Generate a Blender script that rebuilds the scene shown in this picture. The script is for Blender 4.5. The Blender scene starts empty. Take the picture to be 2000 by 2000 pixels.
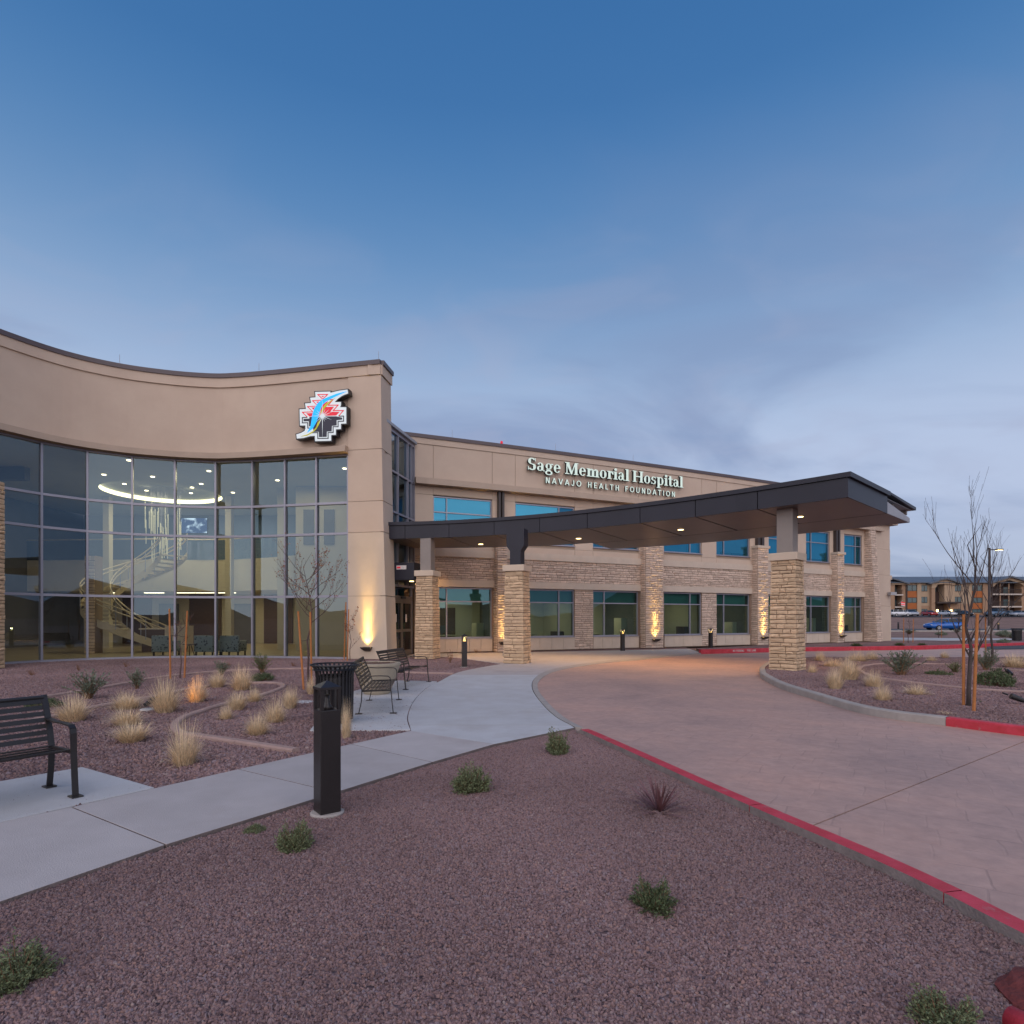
import bpy, bmesh, math, random
from math import sin, cos, pi, radians, sqrt, atan2
from mathutils import Vector, Matrix
random.seed(7)

# ------------------------------------------------------------------ camera, sky, sun, exposure
EYE = 1.57                      # eye height above the drive
F = 1140.0                      # focal length for a 2000 px wide picture
HOR = 1208.0                    # row of the horizon in that picture
sc = bpy.context.scene
col = sc.collection
cam_d = bpy.data.cameras.new('camera')
cam = bpy.data.objects.new('camera', cam_d)
col.objects.link(cam)
cam.location = (0, 0, EYE)
cam.rotation_euler = (radians(90), 0, 0)
cam_d.sensor_width = 36.0
cam_d.lens = F / 2000.0 * 36.0
cam_d.shift_y = (HOR - 1000.0) / 2000.0
cam_d.clip_start = 0.05
cam_d.clip_end = 5000
sc.camera = cam

sc.view_settings.view_transform = 'Standard'
sc.view_settings.look = 'None'
sc.view_settings.gamma = 1.0
sc.view_settings.exposure = 1.0
sc.view_settings.use_curve_mapping = False
sc.render.engine = 'CYCLES'
sc.cycles.max_bounces = 8
sc.cycles.transparent_max_bounces = 16
sc.cycles.sample_clamp_indirect = 4.0
sc.cycles.caustics_reflective = False
sc.cycles.caustics_refractive = False
sc.cycles.use_denoising = True

SUN_EL, SUN_ROT = radians(2.0), radians(200)
world = bpy.data.worlds.new('World')
sc.world = world
world.use_nodes = True
wn, wl = world.node_tree.nodes, world.node_tree.links
wn.clear()
w_out = wn.new('ShaderNodeOutputWorld')
w_bg = wn.new('ShaderNodeBackground')
w_bg.inputs['Strength'].default_value = 0.50
wl.new(w_bg.outputs[0], w_out.inputs[0])
w_sky = wn.new('ShaderNodeTexSky')
w_sky.sky_type = 'NISHITA'
w_sky.sun_disc = False
w_sky.sun_elevation = SUN_EL
w_sky.sun_rotation = SUN_ROT
w_sky.altitude = 1900
w_sky.air_density = 1.0
w_sky.dust_density = 0.6
w_sky.ozone_density = 2.5
w_tc = wn.new('ShaderNodeTexCoord')
w_sep = wn.new('ShaderNodeSeparateXYZ')
wl.new(w_tc.outputs['Generated'], w_sep.inputs[0])
# thin dusk overcast: pale near the horizon, deep blue overhead
w_ramp = wn.new('ShaderNodeValToRGB')
cr = w_ramp.color_ramp
cr.interpolation = 'B_SPLINE'
stops = [(0.0, (0.37, 0.41, 0.56)), (0.12, (0.45, 0.505, 0.675)), (0.27, (0.475, 0.55, 0.725)), (0.39, (0.28, 0.405, 0.61)),
         (0.52, (0.115, 0.255, 0.485)), (0.66, (0.042, 0.160, 0.395)), (1.0, (0.016, 0.085, 0.26))]
cr.elements[0].position = stops[0][0]; cr.elements[0].color = (*stops[0][1], 1)
cr.elements[1].position = stops[-1][0]; cr.elements[1].color = (*stops[-1][1], 1)
for p, c in stops[1:-1]:
    e = cr.elements.new(p); e.color = (*c, 1)
wl.new(w_sep.outputs[2], w_ramp.inputs[0])
# soft cloud sheets, stretched level, projected on a flat layer overhead
w_add = wn.new('ShaderNodeMath'); w_add.operation = 'ADD'; w_add.inputs[1].default_value = 0.22
wl.new(w_sep.outputs[2], w_add.inputs[0])
w_div = wn.new('ShaderNodeVectorMath'); w_div.operation = 'DIVIDE'
w_cmb = wn.new('ShaderNodeCombineXYZ')
for i in range(3):
    wl.new(w_add.outputs[0], w_cmb.inputs[i])
wl.new(w_tc.outputs['Generated'], w_div.inputs[0])
wl.new(w_cmb.outputs[0], w_div.inputs[1])
def cloud_layer(prev, scale, rot, loc, nscale, lo, hi, fmax, zlo, zhi, color, detail=7, dist=0.6):
    mp = wn.new('ShaderNodeMapping'); mp.inputs['Scale'].default_value = scale; mp.inputs['Rotation'].default_value = (0, 0, rot); mp.inputs['Location'].default_value = loc
    wl.new(w_div.outputs[0], mp.inputs[0])
    nz = wn.new('ShaderNodeTexNoise'); nz.inputs['Scale'].default_value = nscale; nz.inputs['Detail'].default_value = detail
    nz.inputs['Roughness'].default_value = 0.5; nz.inputs['Distortion'].default_value = dist
    wl.new(mp.outputs[0], nz.inputs['Vector'])
    mr = wn.new('ShaderNodeMapRange'); mr.interpolation_type = 'SMOOTHSTEP'
    mr.inputs[1].default_value = lo; mr.inputs[2].default_value = hi; mr.inputs[3].default_value = 0.0; mr.inputs[4].default_value = fmax
    wl.new(nz.outputs[0], mr.inputs[0])
    mz = wn.new('ShaderNodeMapRange'); mz.interpolation_type = 'SMOOTHSTEP'
    mz.inputs[1].default_value = zlo; mz.inputs[2].default_value = zhi; mz.inputs[3].default_value = 1.0; mz.inputs[4].default_value = 0.0
    wl.new(w_sep.outputs[2], mz.inputs[0])
    mu = wn.new('ShaderNodeMath'); mu.operation = 'MULTIPLY'; wl.new(mr.outputs[0], mu.inputs[0]); wl.new(mz.outputs[0], mu.inputs[1])
    mx = wn.new('ShaderNodeMixRGB'); mx.inputs[2].default_value = (*color, 1)
    wl.new(mu.outputs[0], mx.inputs[0]); wl.new(prev, mx.inputs[1])
    return mx
# grey-blue stratus low down, then faint mauve wisps higher up
w_c1 = cloud_layer(w_ramp.outputs[0], (0.8, 1.3, 0.6), 0.35, (3.1, 0.4, 0.0), 1.25, 0.40, 0.66, 0.72, 0.30, 0.72, (0.20, 0.265, 0.44))
w_c2 = cloud_layer(w_c1.outputs[0], (1.2, 1.6, 1.0), -0.3, (0.0, 1.7, 0.0), 2.2, 0.44, 0.76, 0.38, 0.32, 0.64, (0.38, 0.405, 0.55), 7, 1.0)
w_mix = w_c2
# the physical sky adds its own faint dusk tint
w_sc = wn.new('ShaderNodeMixRGB'); w_sc.blend_type = 'ADD'; w_sc.inputs[0].default_value = 0.03
wl.new(w_mix.outputs[0], w_sc.inputs[1])
wl.new(w_sky.outputs[0], w_sc.inputs[2])
wl.new(w_sc.outputs[0], w_bg.inputs[0])

sun_d = bpy.data.lights.new('sun', 'SUN')
sun_d.energy = 1.5
sun_d.angle = radians(120)
sun_d.color = (1.0, 0.84, 0.76)
sun = bpy.data.objects.new('sun', sun_d)
col.objects.link(sun)
sun.location = (-20, -40, 40)
sun.rotation_euler = (radians(68), 0, radians(-10))

# ------------------------------------------------------------------ helpers
def gp(px, py, z=0.0):
    """picture point -> point of the level z"""
    t = (EYE - z) / (py - HOR)
    return Vector(((px - 1000.0) * t, F * t, z))
def at(px, py, Y):
    return Vector(((px - 1000.0) * Y / F, Y, EYE + (HOR - py) * Y / F))

OFF = {}
def root(name, loc=(0, 0, 0), rz=0.0, label=None, cat=None, group=None, kind=None):
    o = bpy.data.objects.new(name, None)
    o.empty_display_size = 0.2
    col.objects.link(o)
    o.location = loc
    o.rotation_euler = (0, 0, rz)
    OFF[o.name] = Vector(loc)
    tag(o, label, cat, group, kind)
    return o
def tag(o, label=None, cat=None, group=None, kind=None):
    if label: o['label'] = label
    if cat: o['category'] = cat
    if group: o['group'] = group
    if kind: o['kind'] = kind
    return o
def top_of(o):
    while o.parent: o = o.parent
    return o

class MB:
    def __init__(s):
        s.v = []; s.f = []; s.m = []
    def add(s, verts, faces, m=0):
        b = len(s.v)
        s.v.extend([tuple(p) for p in verts])
        for f in faces:
            s.f.append([b + i for i in f]); s.m.append(m)
        return s
    def hexa(s, p, m=0):
        """8 corners: bottom 0-3 counter-clockwise from above, top 4-7"""
        return s.add(p, [(3, 2, 1, 0), (4, 5, 6, 7), (0, 1, 5, 4), (1, 2, 6, 5), (2, 3, 7, 6), (3, 0, 4, 7)], m)
    def box(s, x0, y0, z0, x1, y1, z1, m=0):
        return s.hexa([(x0, y0, z0), (x1, y0, z0), (x1, y1, z0), (x0, y1, z0), (x0, y0, z1), (x1, y0, z1), (x1, y1, z1), (x0, y1, z1)], m)
    def bar(s, a, b, w, h, up=(0, 0, 1), m=0):
        a = Vector(a); b = Vector(b); d = (b - a).normalized(); u = Vector(up)
        r = d.cross(u)
        if r.length < 1e-6: r = d.cross(Vector((1, 0, 0)))
        r.normalize(); u = r.cross(d).normalized()
        r = r * w / 2; u = u * h / 2
        return s.hexa([a - r - u, a + r - u, b + r - u, b - r - u, a - r + u, a + r + u, b + r + u, b - r + u], m)
    def prism(s, poly, z0, z1, m=0, mside=None):
        n = len(poly)
        area = sum(poly[i][0] * poly[(i + 1) % n][1] - poly[(i + 1) % n][0] * poly[i][1] for i in range(n))
        if area < 0: poly = poly[::-1]
        b = len(s.v)
        for p in poly: s.v.append((p[0], p[1], z0))
        for p in poly: s.v.append((p[0], p[1], z1))
        s.f.append([b + n + i for i in range(n)]); s.m.append(m)
        s.f.append([b + n - 1 - i for i in range(n)]); s.m.append(m)
        for i in range(n):
            j = (i + 1) % n
            s.f.append([b + i, b + j, b + n + j, b + n + i]); s.m.append(m if mside is None else mside)
        return s
    def tube(s, pts, rad, n=6, m=0, cap=True):
        pts = [Vector(p) for p in pts]
        if not isinstance(rad, (list, tuple)): rad = [rad] * len(pts)
        b = len(s.v); prev = None
        for i, p in enumerate(pts):
            d = (pts[min(i + 1, len(pts) - 1)] - pts[max(i - 1, 0)])
            if d.length < 1e-9: d = Vector((0, 0, 1))
            d.normalize()
            if prev is None:
                u = d.orthogonal().normalized()
            else:
                u = (prev - d * prev.dot(d))
                u = u.normalized() if u.length > 1e-6 else d.orthogonal().normalized()
            prev = u; w = d.cross(u)
            for k in range(n):
                a = 2 * pi * k / n
                s.v.append(tuple(p + (u * cos(a) + w * sin(a)) * rad[i]))
        for i in range(len(pts) - 1):
            for k in range(n):
                k2 = (k + 1) % n
                s.f.append([b + i * n + k, b + i * n + k2, b + (i + 1) * n + k2, b + (i + 1) * n + k]); s.m.append(m)
        if cap:
            s.f.append([b + n - 1 - k for k in range(n)]); s.m.append(m)
            e = b + (len(pts) - 1) * n
            s.f.append([e + k for k in range(n)]); s.m.append(m)
        return s
    def lathe(s, prof, n=24, c=(0, 0, 0), m=0):
        b = len(s.v)
        for r, z in prof:
            for k in range(n):
                a = 2 * pi * k / n
                s.v.append((c[0] + r * cos(a), c[1] + r * sin(a), c[2] + z))
        for i in range(len(prof) - 1):
            for k in range(n):
                k2 = (k + 1) % n
                s.f.append([b + i * n + k, b + i * n + k2, b + (i + 1) * n + k2, b + (i + 1) * n + k]); s.m.append(m)
        s.f.append([b + n - 1 - k for k in range(n)]); s.m.append(m)
        e = b + (len(prof) - 1) * n
        s.f.append([e + k for k in range(n)]); s.m.append(m)
        return s
    def build(s, name, mats, parent=None, smooth=False, label=None, cat=None, group=None, kind=None, world=True, bevel=0.0):
        me = bpy.data.meshes.new(name)
        v = s.v
        if parent is not None and world:
            o3 = OFF.get(top_of(parent).name, Vector((0, 0, 0)))
            v = [(p[0] - o3[0], p[1] - o3[1], p[2] - o3[2]) for p in v]
        me.from_pydata(v, [], s.f)
        if not isinstance(mats, (list, tuple)): mats = [mats]
        for mm in mats: me.materials.append(mm)
        if len(mats) > 1: me.polygons.foreach_set('material_index', s.m)
        if smooth: me.polygons.foreach_set('use_smooth', [True] * len(me.polygons))
        me.update()
        o = bpy.data.objects.new(name, me)
        col.objects.link(o)
        if parent is not None: o.parent = parent
        if bevel:
            md = o.modifiers.new('bevel', 'BEVEL'); md.width = bevel; md.segments = 2; md.limit_method = 'ANGLE'
        tag(o, label, cat, group, kind)
        return o

def link_copy(o, parent, loc=None, rot=None, scale=None):
    c = o.copy(); col.objects.link(c); c.parent = parent
    if loc is not None: c.location = loc
    if rot is not None: c.rotation_euler = rot
    if scale is not None: c.scale = scale
    return c
def mesh_obj(name, me, parent=None, loc=(0, 0, 0), rot=(0, 0, 0), scale=(1, 1, 1)):
    o = bpy.data.objects.new(name, me); col.objects.link(o)
    o.parent = parent; o.location = loc; o.rotation_euler = rot; o.scale = scale
    return o
def copy_tree(o, parent=None):
    c = o.copy(); col.objects.link(c); c.parent = parent
    for ch in list(o.children): copy_tree(ch, c)
    return c

# ------------------------------------------------------------------ materials
def nodes_of(name):
    m = bpy.data.materials.new(name); m.use_nodes = True
    n, l = m.node_tree.nodes, m.node_tree.links
    return m, n, l, n['Principled BSDF']
def pmat(name, c, rough=0.7, var=0.0, vscale=3.0, bump=0.0, bscale=60.0, metal=0.0, spec=0.5, c2=None, detail=6, rand=0.0, emit=None, estr=0.0, streak=None, stain=None):
    """plain principled surface, with noise mottling between c and c2, fine relief, and optional per-piece tone"""
    m, n, l, b = nodes_of(name)
    b.inputs['Roughness'].default_value = rough
    b.inputs['Metallic'].default_value = metal
    b.inputs['Specular IOR Level'].default_value = spec
    geo = n.new('ShaderNodeNewGeometry')
    c2 = c2 or tuple(max(0, x * (1 - var)) for x in c)
    base = None
    if var > 0 or c2 != c:
        nz = n.new('ShaderNodeTexNoise'); nz.inputs['Scale'].default_value = vscale
        nz.inputs['Detail'].default_value = detail; nz.inputs['Roughness'].default_value = 0.62
        if streak:
            mp = n.new('ShaderNodeMapping'); mp.inputs['Scale'].default_value = streak
            l.new(geo.outputs['Position'], mp.inputs[0]); l.new(mp.outputs[0], nz.inputs['Vector'])
        else:
            l.new(geo.outputs['Position'], nz.inputs['Vector'])
        mr = n.new('ShaderNodeMapRange'); mr.inputs[1].default_value = 0.32; mr.inputs[2].default_value = 0.68
        l.new(nz.outputs[0], mr.inputs[0])
        mx = n.new('ShaderNodeMixRGB'); mx.inputs[1].default_value = (*c, 1); mx.inputs[2].default_value = (*c2, 1)
        l.new(mr.outputs[0], mx.inputs[0]); base = mx.outputs[0]
    if rand > 0:
        oi = n.new('ShaderNodeObjectInfo')
        ad = n.new('ShaderNodeMath'); ad.operation = 'ADD'
        l.new(oi.outputs['Random'], ad.inputs[0]); l.new(geo.outputs['Random Per Island'], ad.inputs[1])
        fr = n.new('ShaderNodeMath'); fr.operation = 'FRACT'; l.new(ad.outputs[0], fr.inputs[0])
        mr2 = n.new('ShaderNodeMapRange'); mr2.inputs[3].default_value = 1 - rand; mr2.inputs[4].default_value = 1 + rand
        l.new(fr.outputs[0], mr2.inputs[0])
        ml = n.new('ShaderNodeVectorMath'); ml.operation = 'SCALE'
        if base is not None: l.new(base, ml.inputs[0])
        else: ml.inputs[0].default_value = c
        l.new(mr2.outputs[0], ml.inputs['Scale']); base = ml.outputs[0]
    if stain:                                       # (colour, scale, low, high, amount): patches of dirt, wear or bare ground
        sc_, ss_, lo_, hi_, am_ = stain
        ns = n.new('ShaderNodeTexNoise'); ns.inputs['Scale'].default_value = ss_; ns.inputs['Detail'].default_value = 9; ns.inputs['Roughness'].default_value = 0.68
        l.new(geo.outputs['Position'], ns.inputs['Vector'])
        ms = n.new('ShaderNodeMapRange'); ms.inputs[1].default_value = lo_; ms.inputs[2].default_value = hi_; ms.inputs[4].default_value = am_
        l.new(ns.outputs[0], ms.inputs[0])
        mxs = n.new('ShaderNodeMixRGB'); mxs.inputs[2].default_value = (*sc_, 1)
        l.new(ms.outputs[0], mxs.inputs[0])
        if base is not None: l.new(base, mxs.inputs[1])
        else: mxs.inputs[1].default_value = (*c, 1)
        base = mxs.outputs[0]
    if base is not None: l.new(base, b.inputs['Base Color'])
    else: b.inputs['Base Color'].default_value = (*c, 1)
    if bump > 0:
        nb = n.new('ShaderNodeTexNoise'); nb.inputs['Scale'].default_value = bscale; nb.inputs['Detail'].default_value = 4
        l.new(geo.outputs['Position'], nb.inputs['Vector'])
        bp = n.new('ShaderNodeBump'); bp.inputs['Strength'].default_value = bump; bp.inputs['Distance'].default_value = 0.02
        l.new(nb.outputs[0], bp.inputs['Height']); l.new(bp.outputs[0], b.inputs['Normal'])
    if emit:
        b.inputs['Emission Color'].default_value = (*emit, 1); b.inputs['Emission Strength'].default_value = estr
    return m
def emat(name, c, s):
    m, n, l, b = nodes_of(name)
    b.inputs['Base Color'].default_value = (*[min(0.8, x) for x in c], 1)
    b.inputs['Emission Color'].default_value = (*c, 1); b.inputs['Emission Strength'].default_value = s
    return m
def glassmat(name, tint, refl=0.14, rough=0.0, gtint=(0.9, 0.95, 1.0)):
    m = bpy.data.materials.new(name); m.use_nodes = True
    n, l = m.node_tree.nodes, m.node_tree.links
    n.clear()
    out = n.new('ShaderNodeOutputMaterial')
    tr = n.new('ShaderNodeBsdfTransparent'); tr.inputs[0].default_value = (*tint, 1)
    gl = n.new('ShaderNodeBsdfGlossy'); gl.inputs['Color'].default_value = (*gtint, 1); gl.inputs['Roughness'].default_value = rough
    fr = n.new('ShaderNodeFresnel'); fr.inputs[0].default_value = 1.5
    mr = n.new('ShaderNodeMapRange'); mr.inputs[1].default_value = 0.04; mr.inputs[2].default_value = 1.0
    mr.inputs[3].default_value = refl; mr.inputs[4].default_value = 1.0
    l.new(fr.outputs[0], mr.inputs[0])
    mx = n.new('ShaderNodeMixShader')
    l.new(mr.outputs[0], mx.inputs[0]); l.new(tr.outputs[0], mx.inputs[1]); l.new(gl.outputs[0], mx.inputs[2])
    l.new(mx.outputs[0], out.inputs[0])
    return m

M = {}
M['stucco'] = pmat('stucco', (0.61, 0.49, 0.385), 0.9, 0.13, 0.9, 0.35, 90, c2=(0.56, 0.44, 0.345))
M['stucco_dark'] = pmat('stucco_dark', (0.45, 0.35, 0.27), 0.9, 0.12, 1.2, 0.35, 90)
M['stucco_light'] = pmat('stucco_light', (0.64, 0.525, 0.405), 0.9, 0.10, 1.0, 0.3, 90)
M['trim'] = pmat('trim', (0.62, 0.52, 0.42), 0.85, 0.12, 1.5, 0.25, 80)
M['stone'] = pmat('stone', (0.66, 0.485, 0.31), 0.9, 0.3, 9, 0.7, 28, c2=(0.55, 0.395, 0.255), rand=0.18)
M['stone_wing'] = pmat('stone_wing', (0.70, 0.56, 0.45), 0.9, 0.3, 7, 0.7, 24, c2=(0.55, 0.425, 0.34), rand=0.16)
M['mortar'] = pmat('mortar', (0.30, 0.215, 0.155), 0.95, 0.2, 20, 0.5, 60)
M['coping'] = pmat('coping', (0.11, 0.085, 0.09), 0.45, 0.15, 1.0)
M['brown_steel'] = pmat('brown_steel', (0.055, 0.042, 0.04), 0.45, 0.2, 2.0)
M['alu'] = pmat('alu', (0.33, 0.33, 0.39), 0.4, 0.08, 2.0, metal=0.35)
M['bronze'] = pmat('bronze', (0.20, 0.165, 0.13), 0.4, 0.1, 2.0, metal=0.4)
M['canopy_metal'] = pmat('canopy_metal', (0.026, 0.027, 0.040), 0.45, 0.18, 0.7, 0.03, 6, metal=0.0, spec=0.35, rand=0.10)
M['soffit_metal'] = pmat('soffit_metal', (0.118, 0.096, 0.102), 0.38, 0.15, 0.8, metal=0.2, rand=0.10)
M['steel_grey'] = pmat('steel_grey', (0.27, 0.235, 0.21), 0.5, 0.1, 2.0)
M['steel_light'] = pmat('steel_light', (0.36, 0.37, 0.40), 0.5, 0.1, 2.0)
M['black_metal'] = pmat('black_metal', (0.020, 0.019, 0.021), 0.4, 0.3, 6.0, 0.06, 90)
M['bollard_metal'] = pmat('bollard_metal', (0.024, 0.020, 0.020), 0.38, 0.25, 3.0, 0.08, 60)
M['bench_metal'] = pmat('bench_metal', (0.028, 0.024, 0.023), 0.38, 0.2, 6.0)
M['concrete'] = pmat('concrete', (0.50, 0.51, 0.52), 0.9, 0.16, 2.2, 0.3, 110, c2=(0.44, 0.44, 0.44), detail=10, rand=0.04, stain=((0.36, 0.33, 0.31), 0.8, 0.52, 0.78, 0.55))
M['concrete_warm'] = pmat('concrete_warm', (0.455, 0.425, 0.415), 0.9, 0.16, 2.0, 0.3, 110, c2=(0.395, 0.365, 0.355), detail=10, rand=0.05, stain=((0.33, 0.27, 0.25), 0.9, 0.52, 0.78, 0.6))
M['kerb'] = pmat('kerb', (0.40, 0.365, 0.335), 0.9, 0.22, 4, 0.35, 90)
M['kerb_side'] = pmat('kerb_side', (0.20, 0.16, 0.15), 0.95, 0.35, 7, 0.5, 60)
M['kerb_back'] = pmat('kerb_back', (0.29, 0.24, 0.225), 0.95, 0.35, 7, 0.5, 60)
M['edging'] = pmat('edging', (0.40, 0.275, 0.24), 0.9, 0.2, 5, 0.4, 80)
M['red_paint'] = pmat('red_paint', (0.58, 0.045, 0.075), 0.55, 0.22, 5, 0.15, 100, c2=(0.42, 0.022, 0.03), stain=((0.36, 0.20, 0.19), 9.0, 0.60, 0.70, 0.75))
M['white_paint'] = pmat('white_paint', (0.75, 0.72, 0.70), 0.6, 0.25, 14)
M['wood_stake'] = pmat('wood_stake', (0.50, 0.19, 0.055), 0.75, 0.3, 9, 0.3, 60)
M['bark'] = pmat('bark', (0.085, 0.065, 0.06), 0.9, 0.35, 14, 0.5, 60)
M['bark_red'] = pmat('bark_red', (0.12, 0.075, 0.07), 0.85, 0.3, 14)
M['dry_leaf'] = pmat('dry_leaf', (0.26, 0.095, 0.045), 0.8, rand=0.5, c2=(0.26, 0.095, 0.045))
M['straw'] = pmat('straw', (0.73, 0.57, 0.37), 0.8, rand=0.4, c2=(0.73, 0.57, 0.37))
M['leaf_grey'] = pmat('leaf_grey', (0.16, 0.20, 0.14), 0.75, rand=0.4, c2=(0.16, 0.20, 0.14))
M['leaf_green'] = pmat('leaf_green', (0.145, 0.175, 0.085), 0.75, rand=0.5, c2=(0.145, 0.175, 0.085))
M['leaf_dark'] = pmat('leaf_dark', (0.085, 0.115, 0.05), 0.75, rand=0.45, c2=(0.085, 0.115, 0.05))
M['leaf_yucca'] = pmat('leaf_yucca', (0.16, 0.07, 0.075), 0.6, rand=0.4, c2=(0.16, 0.07, 0.075))
M['twig'] = pmat('twig', (0.20, 0.11, 0.06), 0.85, rand=0.3, c2=(0.20, 0.11, 0.06))
M['asphalt'] = pmat('asphalt', (0.06, 0.065, 0.075), 0.9, 0.2, 4, 0.3, 80)
M['planter'] = pmat('planter', (0.42, 0.36, 0.27), 0.85, 0.15, 6, 0.4, 120)
M['soil'] = pmat('soil', (0.20, 0.12, 0.09), 0.95, 0.5, 40, 0.8, 60)
M['glass_curtain'] = glassmat('glass_curtain', (0.62, 0.66, 0.62), 0.125, gtint=(0.46, 0.68, 0.86))
M['glass_wing'] = glassmat('glass_wing', (0.46, 0.62, 0.56), 0.11, gtint=(0.36, 0.72, 0.85))
M['glass_blue'] = glassmat('glass_blue', (0.45, 0.72, 0.80), 0.29, gtint=(0.13, 0.57, 0.86))
M['glass_door'] = glassmat('glass_door', (0.6, 0.65, 0.58), 0.07)
M['glass_rail'] = glassmat('glass_rail', (0.80, 0.88, 0.92), 0.05)
M['blind_sky_tint'] = pmat('blind_sky_tint', (0.10, 0.40, 0.58), 0.8, 0.12, 1.5)  # blue of the reflected sky is put into the blind colour
M['blind_grey'] = pmat('blind_grey', (0.16, 0.32, 0.42), 0.8, 0.12, 1.5)
M['blind_green'] = pmat('blind_green', (0.16, 0.42, 0.42), 0.8, 0.15, 1.0)
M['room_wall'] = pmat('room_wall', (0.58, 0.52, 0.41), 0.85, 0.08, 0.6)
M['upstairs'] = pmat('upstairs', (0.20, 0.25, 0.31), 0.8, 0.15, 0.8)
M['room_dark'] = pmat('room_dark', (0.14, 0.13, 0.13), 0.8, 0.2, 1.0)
M['room_floor'] = pmat('room_floor', (0.44, 0.36, 0.25), 0.3, 0.2, 1.2)
M['room_ceiling'] = pmat('room_ceiling', (0.42, 0.43, 0.40), 0.9, 0.04, 1.0)
M['wood_dark'] = pmat('wood_dark', (0.12, 0.06, 0.03), 0.5, 0.3, 3, streak=(1, 1, 9))
M['wood_rail'] = pmat('wood_rail', (0.58, 0.48, 0.32), 0.4, 0.15, 4)
M['cove'] = emat('cove', (1.0, 0.88, 0.52), 2.0)
M['lamp_warm'] = emat('lamp_warm', (1.0, 0.70, 0.30), 4.0)
M['lamp_ceiling'] = emat('lamp_ceiling', (1.0, 0.85, 0.55), 3.5)
M['lamp_dim'] = emat('lamp_dim', (1.0, 0.62, 0.18), 0.9)
M['lamp_white'] = emat('lamp_white', (1.0, 0.90, 0.66), 2.5)
M['lamp_soft'] = emat('lamp_soft', (1.0, 0.88, 0.62), 2.6)
M['sign_white'] = pmat('sign_white', (0.72, 0.80, 0.80), 0.45, emit=(0.70, 0.82, 0.86), estr=0.14)
M['sign_mint'] = pmat('sign_mint', (0.62, 0.74, 0.66), 0.45, emit=(0.62, 0.80, 0.70), estr=0.22)
M['sign_black'] = pmat('sign_black', (0.014, 0.014, 0.02), 0.4)
M['sign_navy'] = pmat('sign_navy', (0.020, 0.022, 0.045), 0.45)
M['sign_red'] = pmat('sign_red', (0.70, 0.012, 0.035), 0.45, emit=(0.8, 0.01, 0.04), estr=0.18)
M['sign_blue'] = pmat('sign_blue', (0.0, 0.36, 0.85), 0.45, emit=(0.0, 0.42, 1.0), estr=0.35)
M['sign_yellow'] = pmat('sign_yellow', (0.52, 0.48, 0.01), 0.45, emit=(0.6, 0.55, 0.01), estr=0.12)
# special ground materials -------------------------------------------------
def gravel_sheet_mat(name, ca, cb, scale):
    m, n, l, b = nodes_of(name)
    b.inputs['Roughness'].default_value = 0.95
    b.inputs['Specular IOR Level'].default_value = 0.2
    geo = n.new('ShaderNodeNewGeometry')
    vo = n.new('ShaderNodeTexVoronoi'); vo.inputs['Scale'].default_value = scale
    l.new(geo.outputs['Position'], vo.inputs['Vector'])
    sp = n.new('ShaderNodeSeparateColor'); l.new(vo.outputs['Color'], sp.inputs[0])
    mx = n.new('ShaderNodeMixRGB'); mx.inputs[1].default_value = (*ca, 1); mx.inputs[2].default_value = (*cb, 1)
    l.new(sp.outputs[0], mx.inputs[0])
    nz = n.new('ShaderNodeTexNoise'); nz.inputs['Scale'].default_value = 0.35; nz.inputs['Detail'].default_value = 5
    l.new(geo.outputs['Position'], nz.inputs['Vector'])
    mr = n.new('ShaderNodeMapRange'); mr.inputs[1].default_value = 0.3; mr.inputs[2].default_value = 0.7
    mr.inputs[3].default_value = 0.8; mr.inputs[4].default_value = 1.2
    l.new(nz.outputs[0], mr.inputs[0])
    sc_ = n.new('ShaderNodeVectorMath'); sc_.operation = 'SCALE'
    l.new(mx.outputs[0], sc_.inputs[0]); l.new(mr.outputs[0], sc_.inputs['Scale'])
    l.new(sc_.outputs[0], b.inputs['Base Color'])
    bp = n.new('ShaderNodeBump'); bp.inputs['Strength'].default_value = 1.0; bp.inputs['Distance'].default_value = 0.03
    bp.invert = True
    l.new(vo.outputs['Distance'], bp.inputs['Height']); l.new(bp.outputs[0], b.inputs['Normal'])
    return m
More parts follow.
